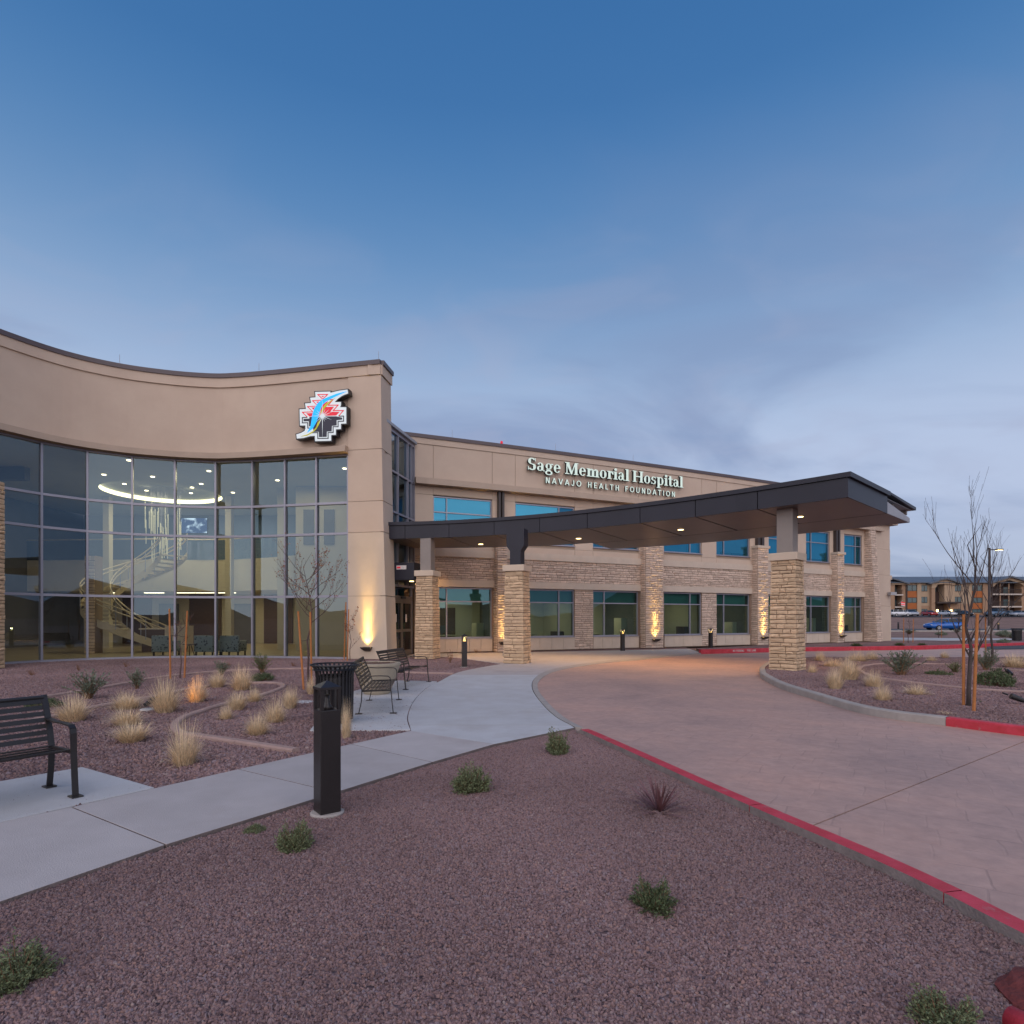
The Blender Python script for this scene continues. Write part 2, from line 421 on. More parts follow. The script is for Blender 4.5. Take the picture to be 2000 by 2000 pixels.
def gravel_stone_mat(name):
    m, n, l, b = nodes_of(name)
    b.inputs['Roughness'].default_value = 0.9
    b.inputs['Specular IOR Level'].default_value = 0.25
    oi = n.new('ShaderNodeObjectInfo')
    rp = n.new('ShaderNodeValToRGB'); c = rp.color_ramp
    cs = [(0.0, (0.13, 0.084, 0.086)), (0.25, (0.21, 0.138, 0.138)), (0.5, (0.255, 0.170, 0.170)), (0.72, (0.29, 0.18, 0.155)),
          (0.86, (0.235, 0.185, 0.205)), (0.975, (0.28, 0.20, 0.19)), (1.0, (0.33, 0.26, 0.24))]
    c.elements[0].position = 0; c.elements[0].color = (*cs[0][1], 1)
    c.elements[1].position = 1; c.elements[1].color = (*cs[-1][1], 1)
    for p, k in cs[1:-1]:
        e = c.elements.new(p); e.color = (*k, 1)
    l.new(oi.outputs['Random'], rp.inputs[0])
    geo = n.new('ShaderNodeNewGeometry')
    nz = n.new('ShaderNodeTexNoise'); nz.inputs['Scale'].default_value = 0.4; nz.inputs['Detail'].default_value = 4
    l.new(geo.outputs['Position'], nz.inputs['Vector'])
    mr = n.new('ShaderNodeMapRange'); mr.inputs[1].default_value = 0.3; mr.inputs[2].default_value = 0.7
    mr.inputs[3].default_value = 0.78; mr.inputs[4].default_value = 1.18
    l.new(nz.outputs[0], mr.inputs[0])
    ml = n.new('ShaderNodeVectorMath'); ml.operation = 'SCALE'
    l.new(rp.outputs[0], ml.inputs[0]); l.new(mr.outputs[0], ml.inputs['Scale'])
    l.new(ml.outputs[0], b.inputs['Base Color'])
    return m
def stamped_mat(name):
    m, n, l, b = nodes_of(name)
    b.inputs['Roughness'].default_value = 0.62
    geo = n.new('ShaderNodeNewGeometry')
    mp = n.new('ShaderNodeMapping'); mp.inputs['Rotation'].default_value = (0, 0, radians(33))
    l.new(geo.outputs['Position'], mp.inputs[0])
    # warp, so that the stamped joints wander
    nw = n.new('ShaderNodeTexNoise'); nw.inputs['Scale'].default_value = 2.2; nw.inputs['Detail'].default_value = 3
    l.new(geo.outputs['Position'], nw.inputs['Vector'])
    wa = n.new('ShaderNodeVectorMath'); wa.operation = 'SCALE'; wa.inputs['Scale'].default_value = 0.09
    l.new(nw.outputs['Color'], wa.inputs[0])
    wb = n.new('ShaderNodeVectorMath'); wb.operation = 'ADD'
    l.new(mp.outputs[0], wb.inputs[0]); l.new(wa.outputs[0], wb.inputs[1])
    br = n.new('ShaderNodeTexBrick'); br.inputs['Scale'].default_value = 1.0
    br.offset = 0.5; br.offset_frequency = 2; br.squash = 0.62; br.squash_frequency = 3
    br.inputs['Brick Width'].default_value = 0.55; br.inputs['Row Height'].default_value = 0.34
    br.inputs['Mortar Size'].default_value = 0.010; br.inputs['Mortar Smooth'].default_value = 0.6
    br.inputs['Color1'].default_value = (0.40, 0.40, 0.40, 1); br.inputs['Color2'].default_value = (0.60, 0.60, 0.60, 1)
    br.inputs['Mortar'].default_value = (0.5, 0.5, 0.5, 1)
    l.new(wb.outputs[0], br.inputs['Vector'])
    # tone: terracotta with grey-brown release powder
    n1 = n.new('ShaderNodeTexNoise'); n1.inputs['Scale'].default_value = 0.55; n1.inputs['Detail'].default_value = 8; n1.inputs['Roughness'].default_value = 0.65
    l.new(geo.outputs['Position'], n1.inputs['Vector'])
    rp = n.new('ShaderNodeValToRGB'); c = rp.color_ramp
    c.elements[0].position = 0.30; c.elements[0].color = (0.34, 0.235, 0.205, 1)
    c.elements[1].position = 0.72; c.elements[1].color = (0.53, 0.325, 0.255, 1)
    e = c.elements.new(0.5); e.color = (0.445, 0.295, 0.245, 1)
    l.new(n1.outputs[0], rp.inputs[0])
    n2 = n.new('ShaderNodeTexNoise'); n2.inputs['Scale'].default_value = 7; n2.inputs['Detail'].default_value = 6; n2.inputs['Roughness'].default_value = 0.7
    l.new(geo.outputs['Position'], n2.inputs['Vector'])
    mr = n.new('ShaderNodeMapRange'); mr.inputs[1].default_value = 0.25; mr.inputs[2].default_value = 0.75; mr.inputs[3].default_value = 0.84; mr.inputs[4].default_value = 1.14
    l.new(n2.outputs[0], mr.inputs[0])
    ml = n.new('ShaderNodeVectorMath'); ml.operation = 'SCALE'
    l.new(rp.outputs[0], ml.inputs[0]); l.new(mr.outputs[0], ml.inputs['Scale'])
    sp = n.new('ShaderNodeSeparateColor'); l.new(br.outputs['Color'], sp.inputs[0])
    mr3 = n.new('ShaderNodeMapRange'); mr3.inputs[1].default_value = 0.4; mr3.inputs[2].default_value = 0.6; mr3.inputs[3].default_value = 0.975; mr3.inputs[4].default_value = 1.025
    l.new(sp.outputs[0], mr3.inputs[0])
    ml2 = n.new('ShaderNodeVectorMath'); ml2.operation = 'SCALE'
    l.new(ml.outputs[0], ml2.inputs[0]); l.new(mr3.outputs[0], ml2.inputs['Scale'])
    # joints hold darker powder, unevenly
    nj = n.new('ShaderNodeTexNoise'); nj.inputs['Scale'].default_value = 1.6; nj.inputs['Detail'].default_value = 5
    l.new(geo.outputs['Position'], nj.inputs['Vector'])
    mj = n.new('ShaderNodeMapRange'); mj.inputs[1].default_value = 0.45; mj.inputs[2].default_value = 0.65; mj.inputs[4].default_value = 0.42
    l.new(nj.outputs[0], mj.inputs[0])
    fj = n.new('ShaderNodeMath'); fj.operation = 'MULTIPLY'
    l.new(br.outputs['Fac'], fj.inputs[0]); l.new(mj.outputs[0], fj.inputs[1])
    mx = n.new('ShaderNodeMixRGB'); mx.inputs[2].default_value = (0.22, 0.155, 0.135, 1)
    l.new(fj.outputs[0], mx.inputs[0]); l.new(ml2.outputs[0], mx.inputs[1])
    l.new(mx.outputs[0], b.inputs['Base Color'])
    bp = n.new('ShaderNodeBump'); bp.inputs['Strength'].default_value = 0.3; bp.inputs['Distance'].default_value = 0.008; bp.invert = True
    l.new(br.outputs['Fac'], bp.inputs['Height'])
    bp2 = n.new('ShaderNodeBump'); bp2.inputs['Strength'].default_value = 0.3; bp2.inputs['Distance'].default_value = 0.01
    n4 = n.new('ShaderNodeTexNoise'); n4.inputs['Scale'].default_value = 16; n4.inputs['Detail'].default_value = 5
    l.new(geo.outputs['Position'], n4.inputs['Vector'])
    l.new(n4.outputs[0], bp2.inputs['Height']); l.new(bp.outputs[0], bp2.inputs['Normal'])
    l.new(bp2.outputs[0], b.inputs['Normal'])
    return m
M['gravel_sheet'] = gravel_sheet_mat('gravel_sheet', (0.15, 0.096, 0.092), (0.30, 0.20, 0.19), 34)
M['gravel_stone'] = gravel_stone_mat('gravel_stone')
M['stamped'] = stamped_mat('stamped')
M['desert'] = gravel_sheet_mat('desert', (0.20, 0.125, 0.10), (0.26, 0.17, 0.14), 6)
M['hill'] = pmat('hill', (0.16, 0.11, 0.075), 0.95, 0.4, 0.03)

# ------------------------------------------------------------------ terrain
def terr(x, y):
    if y < 92: return 0.0
    t = min(1.0, (y - 92) / 80.0)
    return 2.9 * t * t * (3 - 2 * t)
g = MB()
xs = [-1500, -600, -250, -120, -60, -30, 0, 30, 60, 90, 120, 160, 220, 320, 700, 1600]
ys = [-1500, -500, -120, -30, 0, 30, 60, 92, 100, 110, 120, 130, 140, 150, 160, 172, 260, 600, 1600]
for y in ys:
    for x in xs:
        g.v.append((x, y, terr(x, y) - 0.09))
nx = len(xs)
for j in range(len(ys) - 1):
    for i in range(nx - 1):
        g.f.append([j * nx + i, j * nx + i + 1, (j + 1) * nx + i + 1, (j + 1) * nx + i]); g.m.append(0)
g.build('ground', M['desert'], smooth=True, kind='structure')

# low hills on the far side of the site, behind the camera: they show in the glazing
h = MB()
N = 60
for k in range(N + 1):
    a = radians(150 + 240 * k / N)
    r = 430
    hh = 20 + 13 * sin(k * 0.55) + 8 * sin(k * 1.37 + 1) + 6 * sin(k * 2.9) + random.uniform(-3, 3)
    h.v += [(r * cos(a), r * sin(a), -3), ((r + 90) * cos(a), (r + 90) * sin(a), hh * 0.8), ((r + 170) * cos(a), (r + 170) * sin(a), hh)]
for k in range(N):
    b_ = k * 3
    h.f += [[b_, b_ + 3, b_ + 4, b_ + 1], [b_ + 1, b_ + 4, b_ + 5, b_ + 2]]; h.m += [0, 0]
h.build('hills', M['hill'], smooth=True, kind='structure')

# ------------------------------------------------------------------ gravel beds
def gravel_bed(name, pts, density, r, label=None):
    """a bed sheet that scatters loose stones over itself (geometry nodes)"""
    mb = MB()
    n = len(pts)
    bm = bmesh.new()
    vs = [bm.verts.new((p[0], p[1], -0.026)) for p in pts]
    bm.faces.new(vs)
    bmesh.ops.triangulate(bm, faces=bm.faces[:])
    bmesh.ops.recalc_face_normals(bm, faces=bm.faces[:])
    if sum(f.normal.z for f in bm.faces) < 0:
        bmesh.ops.reverse_faces(bm, faces=bm.faces[:])
    me = bpy.data.meshes.new(name); bm.to_mesh(me); bm.free()
    me.materials.append(M['gravel_sheet'])
    o = bpy.data.objects.new(name, me); col.objects.link(o)
    tag(o, kind='stuff')
    ng = bpy.data.node_groups.new(name + '_scatter', 'GeometryNodeTree')
    ng.interface.new_socket('Geometry', in_out='INPUT', socket_type='NodeSocketGeometry')
    ng.interface.new_socket('Geometry', in_out='OUTPUT', socket_type='NodeSocketGeometry')
    N_, L_ = ng.nodes, ng.links
    gi = N_.new('NodeGroupInput'); go = N_.new('NodeGroupOutput')
    dp = N_.new('GeometryNodeDistributePointsOnFaces'); dp.inputs['Density'].default_value = density
    L_.new(gi.outputs[0], dp.inputs['Mesh'])
    stones = []
    for k in range(5):
        ic = N_.new('GeometryNodeMeshIcoSphere'); ic.inputs['Radius'].default_value = 1.0; ic.inputs['Subdivisions'].default_value = 2 if r < 0.02 and density > 2000 else 1
        sp = N_.new('GeometryNodeSetPosition')
        nz = N_.new('ShaderNodeTexNoise'); nz.noise_dimensions = '4D'; nz.inputs['Scale'].default_value = 0.75
        nz.inputs['W'].default_value = 3.7 * k + density * 0.01; nz.inputs['Detail'].default_value = 1
        sub = N_.new('ShaderNodeVectorMath'); sub.operation = 'SUBTRACT'; sub.inputs[1].default_value = (0.5, 0.5, 0.5)
        L_.new(nz.outputs['Color'], sub.inputs[0])
        sca = N_.new('ShaderNodeVectorMath'); sca.operation = 'SCALE'; sca.inputs['Scale'].default_value = 2.0
        L_.new(sub.outputs[0], sca.inputs[0])
        L_.new(ic.outputs[0], sp.inputs[0]); L_.new(sca.outputs[0], sp.inputs['Offset'])
        sm = N_.new('GeometryNodeSetMaterial'); sm.inputs['Material'].default_value = M['gravel_stone']
        L_.new(sp.outputs[0], sm.inputs[0])
        sh = N_.new('GeometryNodeSetShadeSmooth'); sh.inputs['Shade Smooth'].default_value = False
        L_.new(sm.outputs[0], sh.inputs[0])
        stones.append(sh)
    gi2 = N_.new('GeometryNodeGeometryToInstance')
    for s_ in stones: L_.new(s_.outputs[0], gi2.inputs[0])
    iop = N_.new('GeometryNodeInstanceOnPoints')
    iop.inputs['Pick Instance'].default_value = True
    L_.new(dp.outputs['Points'], iop.inputs['Points']); L_.new(gi2.outputs[0], iop.inputs['Instance'])
    rr = N_.new('FunctionNodeRandomValue'); rr.data_type = 'FLOAT_VECTOR'
    rr.inputs[0].default_value = (0, 0, 0); rr.inputs[1].default_value = (6.28, 6.28, 6.28)
    L_.new(rr.outputs[0], iop.inputs['Rotation'])
    rs = N_.new('FunctionNodeRandomValue'); rs.data_type = 'FLOAT_VECTOR'; rs.inputs['Seed'].default_value = 5
    rs.inputs[0].default_value = (r * 0.5, r * 0.45, r * 0.4); rs.inputs[1].default_value = (r * 1.6, r * 1.4, r * 1.0)
    L_.new(rs.outputs[0], iop.inputs['Scale'])
    jn = N_.new('GeometryNodeJoinGeometry')
    L_.new(gi.outputs[0], jn.inputs[0]); L_.new(iop.outputs[0], jn.inputs[0])
    L_.new(jn.outputs[0], go.inputs[0])
    md = o.modifiers.new('scatter', 'NODES'); md.node_group = ng
    return o

G = lambda L, z=0.0: [gp(x, y, z) for x, y in L]
walk_near = [(-260, 1842), (0, 1753), (323, 1649), (600, 1564), (844, 1488), (965, 1453), (1122, 1420)]
kerb_in = [(1197, 1452), (1296, 1498), (1443, 1565), (1591, 1631), (1738, 1698), (1886, 1766), (2000, 1822), (2250, 1945)]
fore = G([(x, y + 2) for x, y in walk_near]) + G(kerb_in) + [Vector((2.6, 1.3, 0)), Vector((-3.0, 1.3, 0))]
# near part dense, as a crop of the whole bed
o = gravel_bed('gravel', fore, 8500, 0.0078)
tag(o, 'mauve brown gravel bed between the sidewalk and the red kerb', 'gravel')
left_bed = [gp(-260, 1660), gp(0, 1607), gp(140, 1576), gp(301, 1539), gp(466, 1502), gp(600, 1472), gp(803, 1426), gp(800, 1400), gp(834, 1342),
            gp(890, 1314), gp(931, 1305), gp(980, 1297), Vector((-0.6, 22.9, 0)), Vector((-3.5, 24.6, 0)), Vector((-4.7, 23.6, 0)), Vector((-5.0, 22.5, 0)), Vector((-8, 23.1, 0)), Vector((-11.3, 23.75, 0)),
            Vector((-13.6, 23.5, 0)), Vector((-15.3, 22.9, 0)), Vector((-16.7, 21.8, 0)), Vector((-17.7, 20.2, 0)), Vector((-17.7, 15, 0)), Vector((-12, 9, 0))]
o = gravel_bed('gravel', left_bed, 1300, 0.017)
tag(o, 'mauve brown gravel bed in front of the curved glass wall', 'gravel')
# ------------------------------------------------------------------ pavements
def slab(name, pts, mat, parent, z0=-0.14, z1=0.0, bevel=0.006):
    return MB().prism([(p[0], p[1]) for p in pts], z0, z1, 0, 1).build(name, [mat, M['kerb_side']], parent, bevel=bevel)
def gap(a, b, t):
    return a + (b - a) * t
def lerp_poly(L, n):
    """n points evenly on polyline L (2D/3D vectors)"""
    d = [0]
    for i in range(len(L) - 1): d.append(d[-1] + (L[i + 1] - L[i]).length)
    out = []
    for k in range(n):
        s = d[-1] * k / (n - 1)
        i = 0
        while i < len(d) - 2 and d[i + 1] < s: i += 1
        u = (s - d[i]) / max(1e-9, d[i + 1] - d[i])
        out.append(L[i] + (L[i + 1] - L[i]) * u)
    return out
def smooth_poly(L, n=8):
    """Catmull-Rom through the points"""
    P = [L[0] * 2 - L[1]] + list(L) + [L[-1] * 2 - L[-2]]
    out = []
    for i in range(1, len(P) - 2):
        for k in range(n):
            t = k / n
            a, b, c, d = P[i - 1], P[i], P[i + 1], P[i + 2]
            out.append(0.5 * ((2 * b) + (c - a) * t + (2 * a - 5 * b + 4 * c - d) * t * t + (3 * b - 3 * c + d - a) * t ** 3))
    out.append(P[-2])
    return out

side = root('sidewalk', gp(300, 1600), kind='structure')
# joints across the walk: (far edge px, near edge px)
jo = [((-420, 1695), (-420, 1905)), ((140, 1576), (323, 1649)), ((466, 1502), (655, 1547)), ((686, 1453), (844, 1488)), ((803, 1427), (965, 1453))]
for i in range(len(jo) - 1):
    a0, a1 = gp(*jo[i][0]), gp(*jo[i][1]); b0, b1 = gp(*jo[i + 1][0]), gp(*jo[i + 1][1])
    e = 0.004 / max(0.1, (b0 - a0).length)
    slab('slab', [gap(a0, b0, e), gap(a1, b1, e), gap(a1, b1, 1 - e), gap(a0, b0, 1 - e)], M['concrete_warm'], side)
# pad under the near bench
pad = G([(-260, 1665), (-260, 1575), (0, 1526), (161, 1498), (301, 1538)]); pad += G([(140, 1574), (-75, 1622)])
MB().prism([(p[0], p[1]) for p in pad], -0.14, 0.002).build('bench_pad', M['concrete'], side, bevel=0.006)

plaza = root('plaza', gp(940, 1360), kind='structure')
PL = smooth_poly(G([(803, 1426), (797, 1398), (810, 1367), (835, 1342.5), (859.5, 1330), (890.6, 1314.5), (931, 1305), (980, 1296.5)]), 5)
PR = smooth_poly(G([(1122, 1420), (1083, 1398), (1055, 1370), (1039.6, 1345.6), (1042.7, 1327), (1064.5, 1311.4), (1108, 1300.6), (1180, 1291), (1250, 1285.5), (1293, 1281), (1369, 1275)]), 5)
def cut(L, y):
    """split a polyline at depth y"""
    for i in range(len(L) - 1):
        if (L[i].y - y) * (L[i + 1].y - y) <= 0 and L[i].y != L[i + 1].y:
            u = (y - L[i].y) / (L[i + 1].y - L[i].y)
            return i, L[i] + (L[i + 1] - L[i]) * u
    return len(L) - 1, L[-1]
# apron triangle, then slabs with cross joints
bands = [gp(900, 1416).y, gp(900, 1386).y, gp(900, 1345).y, gp(900, 1318).y]
def between(L, y0, y1):
    i0, p0 = cut(L, y0); i1, p1 = cut(L, y1)
    return [p0] + [p for k, p in enumerate(L) if i0 < k <= i1] + [p1]
y0 = bands[0]
slab('slab', [gp(803, 1427.5), gp(965, 1453), gp(1122, 1421)] + [p for p in PR[1:] if p.y < y0 - 0.01] + [cut(PR, y0 - 0.006)[1], cut(PL, max(PL[0].y + 0.01, y0 - 0.006))[1]], M['concrete'], plaza)
for i in range(len(bands) - 1):
    L = between(PL, bands[i] + 0.006, bands[i + 1] - 0.006); R = between(PR, bands[i] + 0.006, bands[i + 1] - 0.006)
    slab('slab', L + R[::-1], M['concrete'], plaza)
# far run of the walk, to the building
L = [p for p in PL if p.y > bands[-1] + 0.01]; R = [p for p in PR if p.y > bands[-1] + 0.01]
far = [cut(PL, bands[-1] + 0.006)[1]] + L + [Vector((-2.2, 23.4, 0)), Vector((-3.6, 24.5, 0)), Vector((-4.6, 23.6, 0)), Vector((-4.3, 26.0, 0)), Vector((-2.4, 26.6, 0)), Vector((0.5, 27.2, 0)), Vector((5, 28.7, 0)), Vector((9.2, 30.3, 0))] + R[::-1] + [cut(PR, bands[-1] + 0.006)[1]]
MB().prism([(p[0], p[1]) for p in far], -0.14, -0.001).build('slab', M['concrete_warm'], plaza)
# flush kerb band along the drive
KO = smooth_poly(G([(1140, 1421), (1099, 1398), (1069, 1370), (1051, 1345.6), (1054, 1328), (1078, 1313), (1120, 1303), (1185, 1294), (1255, 1288), (1297, 1283), (1369, 1276.5)]), 5)
mb = MB()
for i in range(len(PR) - 1):
    d = (KO[i] - PR[i]).normalized() * 0.012; d2 = (KO[i + 1] - PR[i + 1]).normalized() * 0.012
    a, b, c, e = PR[i] + d, KO[i], KO[i + 1], PR[i + 1] + d2
    mb.hexa([(*a.xy, -0.12), (*b.xy, -0.12), (*c.xy, -0.12), (*e.xy, -0.12), (*a.xy, 0.004), (*b.xy, -0.004), (*c.xy, -0.004), (*e.xy, 0.004)])
mb.build('flush_kerb', M['kerb'], plaza)
# bench terrace beside the plaza
ter = G([(605, 1426), (802, 1424.5)]) + [p + Vector((-0.012, 0, 0)) for p in PL if gp(0, 1424).y < p.y < gp(0, 1330).y] + G([(853, 1330), (772, 1328.5), (692, 1349), (635, 1388)])
MB().prism([(p[0], p[1]) for p in ter], -0.14, -0.003).build('bench_terrace', M['concrete'], plaza, bevel=0.006)

# ------------------------------------------------------------------ drive
drive = root('driveway', gp(1500, 1400), kind='structure')
red_out = [(1142, 1420), (1163, 1427), (1261, 1469), (1401, 1530), (1542, 1589), (1738, 1670), (1886, 1737), (2000, 1793), (2250, 1912)]
RO = [Vector((*gp(x, y, 0.045).xy, 0)) for x, y in red_out]
isl_out = [(1485, 1309), (1484, 1317), (1487.6, 1324), (1522, 1343), (1591, 1365.6), (1664.6, 1387.7), (1738.4, 1402.5), (1846.6, 1416), (2000, 1436), (2300, 1468)]
IO = G(isl_out)
z = -0.012
ja, jb = gp(1588, 1609), gp(2000, 1446.5)
jb2 = ja + (jb - ja) * 1.09
jd = (jb2 - ja).normalized(); jn_ = Vector((-jd.y, jd.x, 0))
jy = gp(1300, 1361).y
near_sl = [ja - jn_ * 0.008, RO[5], RO[6], RO[7], RO[8], gp(2600, 1960), gp(2300, 1468), jb2 - jn_ * 0.008]
mb = MB(); mb.prism([(p[0], p[1]) for p in near_sl], -0.2, z); mb.build('slab', M['stamped'], drive)
kl = [p for p in KO if p.y < jy]
ir = [p for p in IO if p.y < jy]
i_c = cut(IO[::-1], jy)[1]
mid = [RO[0]] + RO[1:5] + [ja + jn_ * 0.008, jb2 + jn_ * 0.008] + ir[::-1][1:] + [i_c + Vector((0, -0.006, 0)), cut(KO, jy)[1] + Vector((0, -0.006, 0))] + kl[::-1][:-1]
mb = MB(); mb.prism([(p[0], p[1]) for p in mid], -0.2, z - 0.001); mb.build('slab', M['stamped'], drive)
kf = [p for p in KO if p.y >= jy]
far_d = [cut(KO, jy)[1] + Vector((0, 0.006, 0))] + kf + [gp(1369, 1277), gp(1579, 1271.5), gp(1800, 1268.5), gp(2000, 1262), gp(2600, 1256), gp(2600, 1285), gp(2000, 1287.5), gp(1784, 1287.5), gp(1582, 1287.5), gp(1520, 1293), gp(1495, 1302)] + [p for p in IO if p.y > jy] + [i_c + Vector((0, 0.006, 0))]
mb = MB(); mb.prism([(p[0], p[1]) for p in far_d], -0.2, z - 0.002); mb.build('slab', M['stamped'], drive)

def kerb_run(name, outer, inner, zt, mats, parent, zb=-0.15, zstart=None, seg_gap=None):
    """kerb as a run between two edge lines (same count); last mat index 1 = inner side"""
    mb = MB()
    n = len(outer)
    for i in range(n - 1):
        t0 = zt if zstart is None else zstart + (zt - zstart) * min(1, i / 4.0)
        t1 = zt if zstart is None else zstart + (zt - zstart) * min(1, (i + 1) / 4.0)
        a, b, c, d = outer[i], outer[i + 1], inner[i + 1], inner[i]
        r = 0.018
        ai, bi = a + (d - a).normalized() * r, b + (c - b).normalized() * r
        mb.add([(*a.xy, zb), (*b.xy, zb), (*c.xy, zb), (*d.xy, zb), (*a.xy, t0 - r), (*b.xy, t1 - r), (*bi.xy, t1), (*ai.xy, t0), (*c.xy, t1), (*d.xy, t0)],
               [(0, 1, 5, 4), (4, 5, 6, 7), (7, 6, 8, 9)], 0)
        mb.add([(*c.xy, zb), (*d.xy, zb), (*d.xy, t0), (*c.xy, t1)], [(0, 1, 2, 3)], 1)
    for i, k in ((0, 0), (n - 1, 1)):
        a, d = outer[i], inner[i]
        t = zt if (zstart is None or k) else zstart
        mb.add([(*a.xy, zb), (*d.xy, zb), (*d.xy, t), (*a.xy, t - 0.018)], [(0, 1, 2, 3) if k == 0 else (3, 2, 1, 0)], 0)
    return mb.build(name, mats, parent)
def offset_line(L, d):
    out = []
    for i, p in enumerate(L):
        t = (L[min(i + 1, len(L) - 1)] - L[max(i - 1, 0)]); t.z = 0; t.normalize()
        out.append(p + Vector((-t.y, t.x, 0)) * d)
    return out
# red kerb along the foreground gravel, in poured lengths
rk = root('red_kerb', gp(1450, 1550), label='long red painted kerb curving between foreground gravel and driveway', cat='kerb')
ROs = smooth_poly(RO, 6)
bounds = [0, 22, 36, len(ROs) - 1]
for k in range(3):
    seg = ROs[bounds[k]:bounds[k + 1] + 1]
    if k < 2: seg[-1] = seg[-1] + (seg[-2] - seg[-1]).normalized() * 0.008
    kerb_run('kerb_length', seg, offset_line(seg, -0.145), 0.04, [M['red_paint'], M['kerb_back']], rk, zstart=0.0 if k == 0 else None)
# island kerb: grey run then red run
ik = root('island_kerb', gp(1600, 1370), label='grey and red kerb round the gravel island with the stone column', cat='kerb')
IOs = smooth_poly([gp(1584, 1288), gp(1530, 1292), gp(1500, 1299)] + IO, 6)
ib = min(range(len(IOs)), key=lambda i: (IOs[i] - gp(1846.6, 1416)).length)
gb = min(range(len(IOs)), key=lambda i: (IOs[i] - gp(1600, 1368)).length)
o1 = IOs[:gb + 1]; o1[-1] = o1[-1] + (o1[-2] - o1[-1]).normalized() * 0.008
kerb_run('kerb_length', o1, offset_line(o1, 0.15), 0.115, [M['kerb'], M['kerb_side']], ik)
o2 = IOs[gb:ib + 1]
kerb_run('kerb_length', o2, offset_line(o2, 0.15), 0.115, [M['kerb'], M['kerb_side']], ik)
o3 = IOs[ib:]; o3[0] = o3[0] + (o3[1] - o3[0]).normalized() * 0.006
tag(kerb_run('kerb_length', o3, offset_line(o3, 0.15), 0.115, [M['red_paint'], M['red_paint']], ik), 'red painted length of the island kerb')
isl = [p + Vector((0.05, 0.1, 0)) for p in offset_line(IOs, 0.14)][::2] + [gp(2300, 1290), gp(2000, 1288.5), gp(1784, 1289)]
o = gravel_bed('gravel', isl, 1300, 0.017)
tag(o, 'brown gravel bed of the island beside the driveway', 'gravel')
o.location.z = 0.12
# far red kerb along the building's bed
fk = root('fire_lane_kerb', gp(1600, 1271), label='far red fire lane kerb with white stencilled letters', cat='kerb')
fko = G([(1369, 1275.5), (1480, 1273.2), (1579, 1270.8), (1700, 1269), (1800, 1267.4), (1900, 1264), (2000, 1260.5), (2400, 1252)])
kerb_run('kerb_length', fko, offset_line(fko, 0.16), 0.165, [M['red_paint'], M['kerb']], fk)
bed2 = [Vector((9.6, 30.4, 0)), gp(1375, 1272), gp(1579, 1268), gp(1800, 1264), gp(2000, 1258), gp(2300, 1252), Vector((75, 52, 0)), Vector((34, 44, 0)), Vector((14.5, 34, 0))]
mb = MB(); mb.prism([(p[0], p[1]) for p in bed2], -0.1, 0.02); mb.build('planting_bed', M['gravel_sheet'], kind='structure')
# wall-side strip of gravel by the wing
mb = MB(); mb.prism([(-2.3, 26.65), (0.5, 27.25), (5, 28.75), (9.2, 30.35), (9.6, 32.2), (0.5, 28.6), (-3, 27.0)], -0.1, -0.02); mb.build('planting_bed', M['gravel_sheet'], kind='structure')
# asphalt lots beyond
def sheet(name, pts, mat, z):
    mb = MB(); mb.add([(p[0], p[1], terr(p[0], p[1]) + z) for p in pts], [tuple(range(len(pts)))]); return mb.build(name, mat, kind='structure')
sheet('road', [gp(1925, 1268.5), gp(1925, 1262.2), gp(2000, 1258.5), gp(2600, 1249), gp(2600, 1262)], M['asphalt'], 0.012)
sheet('parking_lot', [(42, 74), (140, 74), (140, 91.5), (42, 91.5)], M['asphalt'], -0.05)
mb = MB()
for i in range(6):
    x0, x1 = 80 + i * 20, 100 + i * 20
    mb.add([(x0, 141, terr(0, 141) - 0.02), (x1, 141, terr(0, 141) - 0.02), (x1, 150, terr(0, 150) - 0.02), (x0, 150, terr(0, 150) - 0.02)], [(0, 1, 2, 3)])
mb.build('parking_lot', M['asphalt'], kind='structure')
# curb line and walk at the far side of the near lot
MB().box(36, 72.6, -0.1, 140, 73.8, 0.1).build('kerb_strip', M['kerb'], kind='structure')
MB().prism([(gp(1725, 1249)[0], gp(1725, 1249)[1]), (gp(1840, 1252)[0], gp(1840, 1252)[1]), (gp(1990, 1250)[0], gp(1990, 1250)[1]), (gp(1990, 1248)[0], gp(1990, 1248)[1]), (gp(1730, 1246)[0], gp(1730, 1246)[1])], -0.1, 0.03).build('path', M['concrete'], kind='structure')

